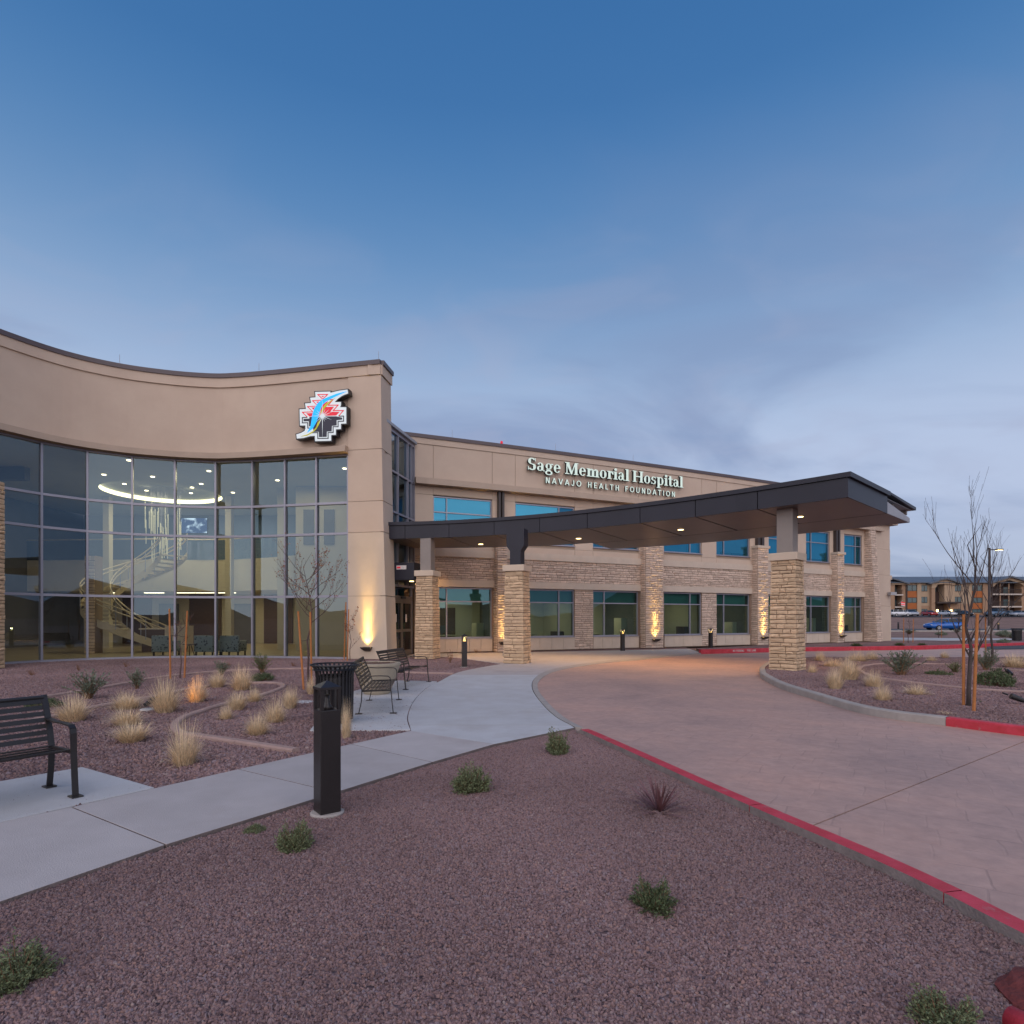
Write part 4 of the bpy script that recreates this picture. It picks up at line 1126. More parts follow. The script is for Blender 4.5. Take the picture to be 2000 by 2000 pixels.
# glazed link between lobby and wing, with the entrance doors
L0, L1 = Vector((-4.98, 23.35, 0)), Vector((-4.36, 26.15, 0))
ld_ = (L1 - L0).normalized(); ln = Vector((ld_.y, -ld_.x, 0))
LL = (L1 - L0).length
def lk(t, off, z): p = L0 + ld_ * t + ln * off; return Vector((p.x, p.y, z))
def lbox(mb, t0, t1, o0, o1, z0, z1):
    return mb.hexa([lk(t0, o1, z0), lk(t1, o1, z0), lk(t1, o0, z0), lk(t0, o0, z0), lk(t0, o1, z1), lk(t1, o1, z1), lk(t1, o0, z1), lk(t0, o0, z1)])
LK = part('link_curtain_wall', None, M['alu'], lbox(MB(), -0.3, LL, -0.16, 0.0, 9.2, 9.34))
part('link_coping', LK, M['steel_light'], lbox(MB(), -0.6, LL - 0.02, -0.4, 0.12, 9.34, 9.46))
for t_ in (0.0, 1.05, 2.1, 2.52, LL - 0.04):
    part('mullion', LK, M['alu'], lbox(MB(), t_ - 0.03, t_ + 0.03, -0.16, 0.02, 0.0 if t_ in (0.0, 2.52) else 3.0, 9.2))
ts = [0.03, 1.02, 1.08, 2.07, 2.13, 2.49, 2.55, LL - 0.07]
zl = [2.95, 4.9, 5.95, 7.6, 9.2]
for k in range(0, 8, 2):
    for j in range(4):
        part('transom', LK, M['alu'], lbox(MB(), ts[k], ts[k + 1], -0.15, 0.012, zl[j] - 0.04, zl[j] + 0.04))
        mb = MB(); mb.add([lk(ts[k], -0.07, zl[j] + 0.04), lk(ts[k + 1], -0.07, zl[j] + 0.04), lk(ts[k + 1], -0.07, zl[j + 1] - 0.04), lk(ts[k], -0.07, zl[j + 1] - 0.04)], [(0, 1, 2, 3)])
        part('pane', LK, M['glass_curtain'], mb)
# dark entrance hood and sliding doors
hd = MB(); lbox(hd, 0.2, 2.5, 0.022, 1.05, 3.12, 3.82); HD = part('entrance_hood', None, M['canopy_metal'], hd, bevel=0.01)
pp = lk(0.198, 0.30, 3.62); p2 = lk(0.198, 0.72, 3.62)
mb = MB(); mb.bar(pp, p2, 0.02, 0.16); part('hood_sign', HD, M['white_paint'], mb)
mb = MB(); mb.bar(pp + (p2 - pp) * 0.06 + Vector((0, -0.012, 0)), pp + (p2 - pp) * 0.40 + Vector((0, -0.012, 0)), 0.02, 0.06); part('sign_mark', HD, M['sign_red'], mb)
mb = MB(); mb.lathe([(0.09, 0), (0.09, 0.02)], 14, lk(1.0, 0.62, 3.10)); part('hood_lamp', HD, M['lamp_warm'], mb)
DR = part('sliding_door', None, M['bronze'], lbox(MB(), 0.35, 2.45, -0.10, 0.05, 2.32, 2.52))
part('door_transom_pane', DR, M['glass_door'], lbox(MB(), 0.35, 2.45, -0.05, -0.04, 2.52, 2.9))
for a, b in ((0.35, 1.39), (1.41, 2.45)):
    mb = MB(); lbox(mb, a, a + 0.09, -0.06, 0.03, 0.0, 2.32); lbox(mb, b - 0.09, b, -0.06, 0.03, 0.0, 2.32); lbox(mb, a + 0.09, b - 0.09, -0.06, 0.03, 0.0, 0.22); lbox(mb, a + 0.09, b - 0.09, -0.06, 0.03, 1.0, 1.12); lbox(mb, a + 0.09, b - 0.09, -0.06, 0.03, 2.22, 2.32)
    lf = part('door_leaf', DR, M['bronze'], mb)
    part('pane', DR, M['glass_door'], lbox(MB(), a + 0.09, b - 0.09, -0.02, -0.012, 0.22, 1.0))
    part('pane', DR, M['glass_door'], lbox(MB(), a + 0.09, b - 0.09, -0.02, -0.012, 1.12, 2.22))
    part('door_sign', DR, M['white_paint'], lbox(MB(), a + 0.42, a + 0.56, -0.008, -0.002, 1.42, 1.75))
part('door_sensor', DR, M['black_metal'], lbox(MB(), 1.2, 1.6, 0.05, 0.12, 2.4, 2.5))

# tall stone pier at the left edge
lp = at(8, 1310, 18.6); x1 = lp.x; x0 = x1 - 1.1
mb = MB(); mb.box(x0, 17.5, 0, x1, 18.6, 5.9); sp2 = part('stone_pier', None, M['mortar'], mb)
mb = MB()
veneer(mb, lambda u, d, z: Vector((x0 + u, 17.5 - d, z)), 1.1, 0.0, 5.9, rnd, h=(0.09, 0.17))
veneer(mb, lambda u, d, z: Vector((x1 + d, 17.5 + u, z)), 1.1, 0.0, 5.9, rnd, h=(0.09, 0.17))
part('stone_facing', sp2, M['stone'], mb, kind='stuff')
# ================================================================== lobby interior
mb = MB()
pts = [cw(MUL[i], -0.25) for i in range(len(MUL))]
fl = [(p.x, p.y) for p in pts] + [(-5.3, 24.5), (-5.3, 37), (-27, 37), (-27, 16.5)]
mb.prism(fl, -0.06, 0.0); part('lobby_floor', None, M['room_floor'], mb)
# ceiling with a round lit cove
CC, CR_ = Vector((-18.1, 30.3, 0)), 2.75
NB = 48
outer = []
for k in range(NB):
    a = 2 * pi * k / NB
    dx, dy = cos(a), sin(a)
    best = 1e9
    poly = [(-27, 14), (-4.9, 14), (-4.9, 37), (-27, 37)]
    for i in range(4):
        ax, ay = poly[i]; bx, by = poly[(i + 1) % 4]
        ex, ey = bx - ax, by - ay
        den = dx * ey - dy * ex
        if abs(den) < 1e-9: continue
        t = ((ax - CC.x) * ey - (ay - CC.y) * ex) / den
        u = ((ax - CC.x) * dy - (ay - CC.y) * dx) / den
        if t > 0 and -1e-6 <= u <= 1 + 1e-6: best = min(best, t)
    outer.append((CC.x + dx * best, CC.y + dy * best))
# clip the ceiling to the room: pull points in front of the glass back onto it
def clip_pt(x, y):
    for i in range(len(pts) - 1):
        p, q = pts[i], pts[i + 1]
        ex, ey = q.x - p.x, q.y - p.y
        dx, dy = x - CC.x, y - CC.y
        den = dx * ey - dy * ex
        if abs(den) < 1e-9: continue
        t = ((p.x - CC.x) * ey - (p.y - CC.y) * ex) / den; u = ((p.x - CC.x) * dy - (p.y - CC.y) * dx) / den
        if 0 < t < 1 and 0 <= u <= 1: return (CC.x + dx * t, CC.y + dy * t)
    return (x, y)
outer = [clip_pt(*p) for p in outer]
mb = MB()
for k in range(NB):
    a = 2 * pi * k / NB; mb.v.append((CC.x + CR_ * cos(a), CC.y + CR_ * sin(a), 8.06))
for p in outer: mb.v.append((p[0], p[1], 8.06))
for k in range(NB):
    k2 = (k + 1) % NB; mb.f.append([k, k2, NB + k2, NB + k]); mb.m.append(0)
part('lobby_ceiling', None, M['room_ceiling'], mb)
mb = MB()
for k in range(NB):
    a = 2 * pi * k / NB; mb.v += [(CC.x + CR_ * cos(a), CC.y + CR_ * sin(a), 8.06), (CC.x + CR_ * cos(a), CC.y + CR_ * sin(a), 8.27)]
for k in range(NB):
    k2 = (k + 1) % NB; mb.f.append([2 * k, 2 * k + 1, 2 * k2 + 1, 2 * k2]); mb.m.append(0)
cv = part('ceiling_cove', None, M['cove'], mb)
mb = MB(); mb.lathe([(CR_ + 0.02, 8.27), (CR_ + 0.02, 8.31)], NB, (CC.x, CC.y, 0)); part('cove_lid', cv, M['room_ceiling'], mb)
for px, py in [(203, 927), (243, 945), (298, 931), (286, 958), (408, 920), (393, 945), (375, 952), (373, 963), (455, 962), (252, 899), (542, 938), (673, 915)]:
    t = (8.05 - EYE) / ((HOR - py) / F); X, Y = (px - 1000) / F * t, t
    if Y < 37: part('ceiling_downlight', None, M['lamp_ceiling'], MB().lathe([(0.085, 8.03), (0.085, 8.058)], 12, (X, Y, 0)))
# walls
mb = MB(); mb.box(-27, 36.8, 0, -5.3, 37, 8.3); part('lobby_back_wall', None, M['room_wall'], mb)
mb = MB(); mb.box(-27.2, 14, 0, -27, 37, 8.3); part('lobby_side_wall', None, M['room_dark'], mb)
mb = MB(); mb.box(-5.5, 24.2, 0, -5.3, 36.8, 8.3); part('lobby_side_wall', None, M['room_wall'], mb)
mb = MB(); mb.box(-10.6, 28.6, 0, -5.5, 28.8, 8.0); iw = part('lobby_partition', None, M['room_wall'], mb)
for x in (-10.2, -9.2, -7.9):
    part('wall_art', iw, M['room_dark'], MB().box(x, 28.54, 5.2, x + 0.5, 28.598, 6.9))
# gallery (second floor): slab, fascia, glass balustrade, rail
gal = [(-27, 32.5), (-20.5, 32.0), (-16.5, 32.2), (-13.5, 31.2), (-10.6, 29.6)]
gal = [p.xy for p in smooth_poly([Vector((x, y, 0)) for x, y in gal], 6)]
mb = MB(); mb.prism([tuple(p) for p in gal] + [(-10.6, 36.8), (-27, 36.8)], 3.08, 4.8); ga = part('gallery_floor', None, M['room_wall'], mb)
for i in range(0, len(gal) - 2, 2):
    a, b = gal[i], gal[i + 2]
    mb = MB(); mb.add([(a.x, a.y - 0.02, 4.82), (b.x, b.y - 0.02, 4.82), (b.x, b.y - 0.02, 5.86), (a.x, a.y - 0.02, 5.86)], [(0, 1, 2, 3)]); part('balustrade_pane', ga, M['glass_rail'], mb)
part('gallery_rail', ga, M['wood_rail'], MB().tube([(p.x, p.y - 0.02, 5.92) for p in gal], 0.035, 6))
for px in (210, 300, 360, 400, 440):
    p = at(px, 1170, 34); part('linear_lamp', ga, M['lamp_white'], MB().box(p.x - 0.5, 33.9, 3.045, p.x + 0.6, 34.05, 3.075))
# under the gallery: timber panels, dark openings, slim columns; upstairs a darker wall
for k, (x, w, m) in enumerate(((-24.5, 1.8, 'wood_dark'), (-22.2, 1.2, 'room_dark'), (-20.3, 2.0, 'wood_dark'), (-17.6, 1.4, 'room_dark'), (-15.6, 1.8, 'wood_dark'), (-13.2, 1.1, 'room_dark'), (-11.9, 1.0, 'wood_dark'))):
    part('timber_panel' if m == 'wood_dark' else 'lobby_doorway', None, M[m], MB().box(x, 36.7, 0.0, x + w, 36.798, 2.5 if m == 'room_dark' else 3.06))
part('upstairs_wall', None, M['upstairs'], MB().box(-26.9, 36.68, 4.81, -10.7, 36.79, 8.05))
for x, y in ((-21.6, 31.2), (-15.0, 31.0), (-11.6, 29.4)):
    part('lobby_column', None, M['room_wall'], MB().box(x - 0.16, y - 0.16, 0, x + 0.16, y + 0.16, 8.05))
part('lobby_reflection_bar', None, M['room_dark'], MB().box(-26.9, 24.9, 7.5, -20.8, 25.2, 8.05))  # added dark bar, stands in for a curved reflection along the ceiling
# media wall upstairs
scr = root('wall_screen', (-17.9, 36.7, 7.0), label='dark blue picture screen glowing on the upstairs lobby wall', cat='screen')
m_, n_, l_, b_ = nodes_of('screen_picture')
tc_ = n_.new('ShaderNodeNewGeometry'); nz_ = n_.new('ShaderNodeTexNoise'); nz_.inputs['Scale'].default_value = 2.2; nz_.inputs['Detail'].default_value = 6
l_.new(tc_.outputs['Position'], nz_.inputs['Vector'])
rp_ = n_.new('ShaderNodeValToRGB'); rp_.color_ramp.elements[0].position = 0.5; rp_.color_ramp.elements[0].color = (0.01, 0.03, 0.09, 1); rp_.color_ramp.elements[1].position = 0.66; rp_.color_ramp.elements[1].color = (0.5, 0.62, 0.75, 1)
l_.new(nz_.outputs[0], rp_.inputs[0]); l_.new(rp_.outputs[0], b_.inputs['Emission Color']); b_.inputs['Emission Strength'].default_value = 1.0; b_.inputs['Base Color'].default_value = (0.01, 0.01, 0.02, 1)
px0, px1 = at(354, 1012, 36.6), at(404, 1041, 36.6)
scr.location = (0, 36.6, 0); OFF[scr.name] = Vector((0, 36.6, 0))
MB().box(px0.x - 0.05, 36.62, px1.z - 0.05, px1.x + 0.05, 36.74, px0.z + 0.05).build('bezel', M['black_metal'], scr)
MB().box(px0.x, 36.60, px1.z, px1.x, 36.618, px0.z).build('screen', m_, scr)

# stone pier inside, beside the stair
lp = at(183, 1281, 26.5)
mb = MB(); mb.box(lp.x - 0.25, 26.3, 0, lp.x + 0.2, 26.8, 4.4); isp = part('lobby_stone_pier', None, M['mortar'], mb)
mb = veneer(MB(), lambda u, d, z: Vector((lp.x - 0.25 + u, 26.3 - d, z)), 0.45, 0, 4.4, rnd, h=(0.1, 0.18)); part('stone_facing', isp, M['stone'], mb, kind='stuff')

# spiral stair
SC, SR0, SR1 = Vector((-18.4, 28.6, 0)), 1.1, 2.2
st = root('spiral_staircase', SC, label='curved open staircase with pale handrails behind the lobby glass', cat='staircase')
NT = 26; H_ = 4.8
A0, A1 = radians(-18), radians(-18 - 300)
def hx(t, r, dz=0.0): a = A0 + (A1 - A0) * t; return Vector((SC.x + r * cos(a), SC.y + r * sin(a), H_ * t + dz))
for k in range(NT):
    t0, t1 = k / NT, (k + 0.96) / NT
    zz_ = H_ * (k + 1) / NT
    q = [hx(t0, SR0), hx(t0, SR1), hx(t1, SR1), hx(t1, SR0)]
    q = q[::-1]
    MB().hexa([(*p.xy, zz_ - 0.05) for p in q] + [(*p.xy, zz_) for p in q]).build('tread', M['room_wall'], st)
for r in (SR0 - 0.03, SR1 + 0.03):
    mb = MB()
    for k in range(60):
        a, b = hx(k / 60, r), hx((k + 1) / 60, r)
        mb.add([a + Vector((0, 0, -0.12)), b + Vector((0, 0, -0.12)), b + Vector((0, 0, 0.24)), a + Vector((0, 0, 0.24))], [(0, 1, 2, 3)])
    mb.build('stringer', M['wood_rail'], st)
    for dz in (1.12, 0.92):
        MB().tube([hx(k / 60, r, dz) for k in range(61)], 0.034, 6).build('handrail', M['wood_rail'], st)
    for k in range(0, 61, 6):
        MB().tube([hx(k / 60, r, 0.1), hx(k / 60, r, 1.1)], 0.018, 5).build('baluster', M['alu'], st)
# chandelier of hanging rods
ch = root('rod_chandelier', (-18.1, 30.3, 8.3), label='chandelier of many thin hanging glass rods under the round cove', cat='chandelier')
r2 = random.Random(5)
rodm = pmat('rod', (0.5, 0.5, 0.42), 0.3, emit=(1.0, 0.85, 0.5), estr=0.12)
MB().lathe([(1.0, 8.25), (1.0, 8.34)], 24, (-18.1, 30.3, 0)).build('canopy_plate', M['steel_light'], ch)
for k in range(46):
    a = r2.uniform(0, 2 * pi); r = 0.95 * sqrt(r2.random()); z1 = r2.uniform(7.4, 8.2); z0 = r2.uniform(4.3, 6.3)
    x, y = -18.1 + r * cos(a), 30.3 + r * sin(a)
    o_ = MB().tube([(x, y, z0), (x, y, z0 + r2.uniform(0.9, 1.5))], 0.018, 5).build('rod', rodm, ch)
    MB().tube([(x, y, z0 + 0.8), (x, y, 8.26)], 0.004, 4).build('wire', M['alu'], o_)
# armchairs by the glass
def weave_mat():
    m, n, l, b = nodes_of('woven_fabric')
    g_ = n.new('ShaderNodeNewGeometry'); v = n.new('ShaderNodeTexVoronoi'); v.inputs['Scale'].default_value = 9; v.distance = 'MANHATTAN'
    l.new(g_.outputs['Position'], v.inputs['Vector']); r = n.new('ShaderNodeValToRGB'); r.color_ramp.interpolation = 'CONSTANT'
    r.color_ramp.elements[0].color = (0.06, 0.09, 0.12, 1); r.color_ramp.elements[1].color = (0.34, 0.40, 0.42, 1); r.color_ramp.elements[1].position = 0.45
    l.new(v.outputs['Distance'], r.inputs[0]); l.new(r.outputs[0], b.inputs['Base Color']); b.inputs['Roughness'].default_value = 0.9
    return m
M['weave'] = weave_mat()
def armchair(px, label):
    p = gp(px, 1282); 
    c = root('armchair', (p.x, p.y + 0.4, 0), label=label, cat='armchair', group='lobby armchairs')
    w = 0.40
    MB().box(-w, -0.40, 0.18, w, -0.26, 0.86).build('backrest', M['weave'], c, world=False, bevel=0.03)
    MB().box(-w + 0.1, -0.255, 0.2, w - 0.1, 0.38, 0.46).build('seat', M['weave'], c, world=False, bevel=0.03)
    for s in (-1, 1):
        MB().box(min(s * w, s * (w - 0.095)), -0.255, 0.2, max(s * w, s * (w - 0.095)), 0.38, 0.64).build('arm', M['weave'], c, world=False, bevel=0.03)
        for y in (-0.34, 0.3):
            MB().box(s * (w - 0.06) - 0.025, y, 0, s * (w - 0.06) + 0.025, y + 0.05, 0.2).build('leg', M['black_metal'], c, world=False)
armchair(314, 'patterned lobby armchair nearest the staircase, back to the glass')
armchair(397, 'patterned lobby armchair in the middle of the three')
armchair(447, 'patterned lobby armchair farthest from the staircase')
p = gp(357, 1284)
tb = root('side_table', (p.x, p.y + 0.5, 0), label='small dark round table between the lobby armchairs', cat='table')
MB().lathe([(0.26, 0.50), (0.26, 0.53)], 20).build('tabletop', M['wood_dark'], tb, world=False)
for k in range(3):
    a = 2 * pi * k / 3; MB().tube([(0.05 * cos(a), 0.05 * sin(a), 0.5), (0.22 * cos(a), 0.22 * sin(a), 0.0)], 0.016, 6).build('leg', M['black_metal'], tb, world=False)
p = at(294, 1273, 27.0)
dk = root('reception_desk', (p.x, 27.3, 0), label='brown reception desk with a pale raised counter in the lobby', cat='desk')
MB().box(-0.6, 0, 0, 0.5, 0.7, 1.05).build('desk_body', M['wood_dark'], dk, world=False, bevel=0.01)
MB().box(-0.7, -0.08, 1.05, 0.55, 0.75, 1.11).build('counter', M['trim'], dk, world=False, bevel=0.01)
MB().box(0.502, -0.05, 0, 1.5, 0.6, 1.22).build('side_panel', M['trim'], dk, world=False, bevel=0.01)
# lamps' light in the lobby
def alight(name, loc, size, energy, color, rot=(0, 0, 0), size_y=None):
    d = bpy.data.lights.new(name, 'AREA'); d.energy = energy; d.size = size; d.color = color
    if size_y: d.shape = 'RECTANGLE'; d.size_y = size_y
    o = bpy.data.objects.new(name, d); col.objects.link(o); o.location = loc; o.rotation_euler = rot; return o
alight('lobby_light', (-18.1, 30.3, 7.95), 4.0, 120, (1.0, 0.88, 0.62))
alight('lobby_light', (-9.5, 26.4, 7.9), 2.5, 26, (1.0, 0.85, 0.52))
alight('lobby_light', (-14.5, 26.6, 7.9), 2.5, 85, (1.0, 0.85, 0.52))
alight('gallery_light', (-16.5, 34.6, 7.9), 5.0, 16, (0.85, 0.92, 1.0), size_y=2.0)
alight('under_gallery_light', (-15.5, 33.8, 2.95), 6.0, 45, (1.0, 0.82, 0.5), size_y=1.5)

# ================================================================== entrance canopy
def FY(x): return 21.7 - 0.442 * x - 0.0364 * x * x
def FN(x):
    s = -0.442 - 0.0728 * x; l = sqrt(1 + s * s); return Vector((-s / l, 1 / l, 0))
def fp(x, off, z): n = FN(x); return Vector((x + n.x * off, FY(x) + n.y * off, z))
def fx(px, z=4.7):
    k = (px - 1000) / F; lo, hi = -8, 10
    for _ in range(50):
        m = (lo + hi) / 2
        if m - k * FY(m) < 0: lo = m
        else: hi = m
    return lo
def fwid(x): return 3.05 + 0.75 * max(0, min(1, (x + 5) / 5.0)) - 0.35 * max(0, (x - 4) / 4.7)
ZB, ZT = 4.70, 5.36
jts = [fx(p) for p in (755.5, 791, 877, 965, 1054, 1147, 1250, 1358, 1479.5, 1656.5)]
cnp = root('entrance_canopy', fp(2, 1.5, 4.7), label='long dark metal entrance canopy curving over the driveway', cat='canopy')
def fseg(mb, a, b, o0, o1, z0, z1, n=3, m=0, z0b=None):
    """along the canopy; offsets may be callables of x"""
    f0 = o0 if callable(o0) else (lambda x: o0); f1 = o1 if callable(o1) else (lambda x: o1)
    for i in range(n):
        p = a + (b - a) * i / n; q = a + (b - a) * (i + 1) / n
        mb.hexa([fp(p, f0(p), z0), fp(q, f0(q), z0), fp(q, f1(q), z0 if z0b is None else z0b), fp(p, f1(p), z0 if z0b is None else z0b), fp(p, f0(p), z1), fp(q, f0(q), z1), fp(q, f1(q), z1), fp(p, f1(p), z1)], m)
    return mb
xL, xR = jts[0], jts[-1]
for i in range(len(jts) - 1):
    a, b = jts[i] + 0.009, jts[i + 1] - 0.009
    fseg(MB(), a, b, 0.0, 0.05, ZB + 0.012, 5.22).build('fascia_panel', M['canopy_metal'], cnp)
    fseg(MB(), a + 0.012, b - 0.012, 0.06, lambda x: fwid(x) - 0.05, ZB + 0.01, ZB + 0.03).build('soffit_panel', M['soffit_metal'], cnp)
core = fseg(MB(), xL + 0.06, xR - 0.06, 0.06, lambda x: fwid(x) - 0.08, ZB + 0.04, 5.25, 20); core.build('canopy_frame', M['black_metal'], cnp)
fseg(MB(), xL - 0.05, xR + 0.05, -0.05, lambda x: fwid(x) + 0.03, 5.232, ZT, 24).build('canopy_cap', M['canopy_metal'], cnp)
fseg(MB(), xL + 0.01, xR - 0.01, lambda x: fwid(x) - 0.045, fwid, ZB + 0.012, 5.23, 20).build('rear_fascia', M['canopy_metal'], cnp)
for x, s in ((xL, 1), (xR, -1)):
    t = Vector((FN(x).y, -FN(x).x, 0)) * s * 0.05
    A, B = fp(x, 0.0 if s < 0 else 0.0, 0), fp(x, fwid(x), 0)
    q = [A, A + t, B + t, B] if s < 0 else [A + t, A, B, B + t]
    if s < 0: q = [A + t, A, B, B + t]
    else: q = [A, A + t, B + t, B]
    MB().hexa([(*p.xy, ZB + 0.012) for p in q] + [(*p.xy, 5.225) for p in q]).build('end_fascia', M['canopy_metal'], cnp)
# rear outrigger roof, seen past the right end
xa_ = 1.5
fw2 = lambda d: (lambda x: fwid(x) + d)
mb = MB()
n = 12
for i in range(n):
    p = xa_ + (xR - xa_) * i / n; q = xa_ + (xR - xa_) * (i + 1) / n
    i0, i1 = lambda x: fwid(x) + 0.01, lambda x: fwid(x) + 2.5
    mb.hexa([fp(p, i0(p), 4.72), fp(q, i0(q), 4.72), fp(q, i1(q), 4.72), fp(p, i1(p), 4.72), fp(p, i0(p), 5.06), fp(q, i0(q), 5.06), fp(q, i1(q), 4.86), fp(p, i1(p), 4.86)])
mb.build('rear_box_beam', M['steel_light'], cnp)
fseg(MB(), xa_, xR, fw2(0.0), fw2(2.45), 4.708, 4.718, 10).build('rear_soffit', M['soffit_metal'], cnp)
mb = MB()
for i in range(n):
    p = xa_ + (xR - xa_) * i / n; q = xa_ + (xR - xa_) * (i + 1) / n
    i0, i1 = lambda x: fwid(x) - 0.3, lambda x: fwid(x) + 3.3
    mb.hexa([fp(p, i0(p), 5.365), fp(q, i0(q), 5.365), fp(q, i1(q), 5.22), fp(p, i1(p), 5.22), fp(p, i0(p), 5.42), fp(q, i0(q), 5.42), fp(q, i1(q), 5.32), fp(p, i1(p), 5.32)])
mb.build('rear_roof_sheet', M['canopy_metal'], cnp)
fseg(MB(), xa_, xR - 0.05, fw2(0.0), fw2(3.2), 5.205, 5.213, 10).build('rear_roof_lining', M['steel_light'], cnp)
for d in (1.3, 2.9):
    fseg(MB(), xa_ + 0.3, xR - 0.12, fw2(d), fw2(d + 0.16), 5.08 if d < 2 else 5.06, 5.21, 10).build('purlin', M['steel_grey'], cnp)
# recessed downlights
for px, py, en in ((829, 1067, 26), (939, 1063, 26), (1130, 1052, 34), (1329.5, 1034.7, 34), (1562, 1009.5, 16)):
    t = (ZB - EYE) * F / (HOR - py); x, y = (px - 1000) * t / F, t
    MB().lathe([(0.10, ZB - 0.004), (0.10, ZB + 0.009)], 16, (x, y, 0)).build('downlight', M['lamp_warm'], cnp)
    MB().lathe([(0.125, ZB + 0.001), (0.125, ZB + 0.0095)], 16, (x, y, 0)).build('downlight_rim', M['steel_light'], cnp)
    d = bpy.data.lights.new('downlight_beam', 'SPOT'); d.energy = en * 8.5; d.color = (1.0, 0.55, 0.22); d.spot_size = radians(125); d.spot_blend = 0.9; d.shadow_soft_size = 0.1
    o = bpy.data.objects.new('downlight_beam', d); col.objects.link(o); o.location = (x, y, ZB - 0.03)

# stone columns under the canopy
def column(corner_px, corner_py, ang, label, post, wid=0.80, H=3.22):
    c = gp(corner_px, corner_py)
    a = radians(ang); u = Vector((cos(a), -sin(a), 0)); v = Vector((sin(a), cos(a), 0))   # along the front face / into depth
    r = root('stone_column', c - u * wid * 0.5 + v * wid * 0.5, label=label, cat='column', group='stone columns carrying the canopy')
    base = r.location.copy(); base.z = 0
    rz = -a
    r.rotation_euler = (0, 0, rz)
    hw = wid / 2 - 0.045; taper = 0.05
    MB().hexa([(-hw, -hw, 0), (hw, -hw, 0), (hw, hw, 0), (-hw, hw, 0), (-hw + taper, -hw + taper, H), (hw - taper, -hw + taper, H), (hw - taper, hw - taper, H), (-hw + taper, hw - taper, H)]).build('column_core', M['mortar'], r, world=False)
    rr = random.Random(int(corner_px))
    zs = courses(0.0, H, 0.06, 0.15, rr)
    cnt = 0
    hidden = MB()
    for face in range(4):
        fa = face * pi / 2
        for j in range(len(zs) - 1):
            za, zb = zs[j] + 0.004, zs[j + 1] - 0.004
            half = hw - taper * za / H
            ext = 0.035 if face % 2 == 0 else 0.0
            us = lengths(2 * half + 2 * ext, 0.12, 0.50, rr)
            for i in range(len(us) - 1):
                w = us[i + 1] - us[i] - 0.008; dd = rr.uniform(0.028, 0.062); x = -half - ext + us[i] + 0.004
                loc = Matrix.Rotation(fa, 3, 'Z') @ Vector((x, -half, za))
                k = rr.randrange(len(STONE_ME))
                if face in (0, 1):
                    mesh_obj('stone', STONE_ME[k], r, loc, (0, 0, fa), (w, dd, zb - za))
                    cnt += 1
                else:
                    Rm = Matrix.Rotation(fa, 3, 'Z')
                    hidden.add([loc + Rm @ Vector((q[0] * w, q[1] * dd, q[2] * (zb - za))) for q in STONES[k].v], STONES[k].f)
    hidden.build('stone_facing', M['stone'], r, world=False, kind='stuff')
    MB().box(-hw - 0.045, -hw - 0.045, H + 0.002, hw + 0.045, hw + 0.045, H + 0.22).build('column_cap', M['stucco_light'], r, world=False, bevel=0.012)
    if post == 'grey':
        MB().box(-0.22, -0.22, H + 0.222, 0.22, 0.22, ZB + 0.008).build('steel_post', M['steel_grey'], r, world=False, bevel=0.008)
    else:
        # dark post that flares to a bracket head
        mb = MB()
        prof = [(0.20, H + 0.222), (0.20, H + 0.72), (0.33, H + 0.90), (0.33, ZB + 0.008)]
        for k in range(len(prof) - 1):
            (r0, z0), (r1, z1) = prof[k], prof[k + 1]
            mb.hexa([(-r0, -0.2, z0), (r0, -0.2, z0), (r0, 0.2, z0), (-r0, 0.2, z0), (-r1, -0.2, z1), (r1, -0.2, z1), (r1, 0.2, z1), (-r1, 0.2, z1)])
        mb.build('bracket_post', M['canopy_metal'], r, world=False)
    return cnt
for a in ((846, 1287.5, 15, 'stone canopy column beside the entrance doors', 'grey'), (1023, 1297, 22, 'stone canopy column at the plaza edge under a dark bracket head', 'dark'), (1557, 1318, 44, 'large stone canopy column standing on the gravel island', 'grey')):
    column(*a)
# ================================================================== lettering
def RECT(x0, y0, x1, y1): return [[(x0, y0), (x1, y0), (x1, y1), (x0, y1)]]
def QUAD(*p): return [list(p)]
def ARC(cx, cy, rx, ry, a0, a1, wv, wh, n=14):
    """elliptical stroke; wv = weight at the sides, wh = weight at top and bottom"""
    out = []
    pr = None
    for k in range(n + 1):
        a = radians(a0 + (a1 - a0) * k / n)
        w = wh + (wv - wh) * abs(cos(a)) ** 1.3
        o = (cx + rx * cos(a), cy + ry * sin(a)); i = (cx + (rx - w) * cos(a), cy + (ry - min(w, ry * 0.9) * (wh / max(w, 1e-6)) ** 0.0 * (1 if True else 0)) * sin(a))
        i = (cx + (rx - w) * cos(a), cy + (ry - wh - (w - wh) * 0.35) * sin(a))
        if pr: out.append([pr[0], o, i, pr[1]])
        pr = (o, i)
    return out
SW, TH, SF = 0.19, 0.075, 0.07
def stem(x, y0, y1, top='l', bot='b'):
    r = RECT(x, y0, x + SW, y1)
    if bot == 'b': r += RECT(x - 0.075, y0, x + SW + 0.075, y0 + SF)
    if top == 'l': r += RECT(x - 0.085, y1 - SF, x + SW * 0.5, y1)
    if top == 'b': r += RECT(x - 0.075, y1 - SF, x + SW + 0.075, y1)
    return r
XH = 0.69
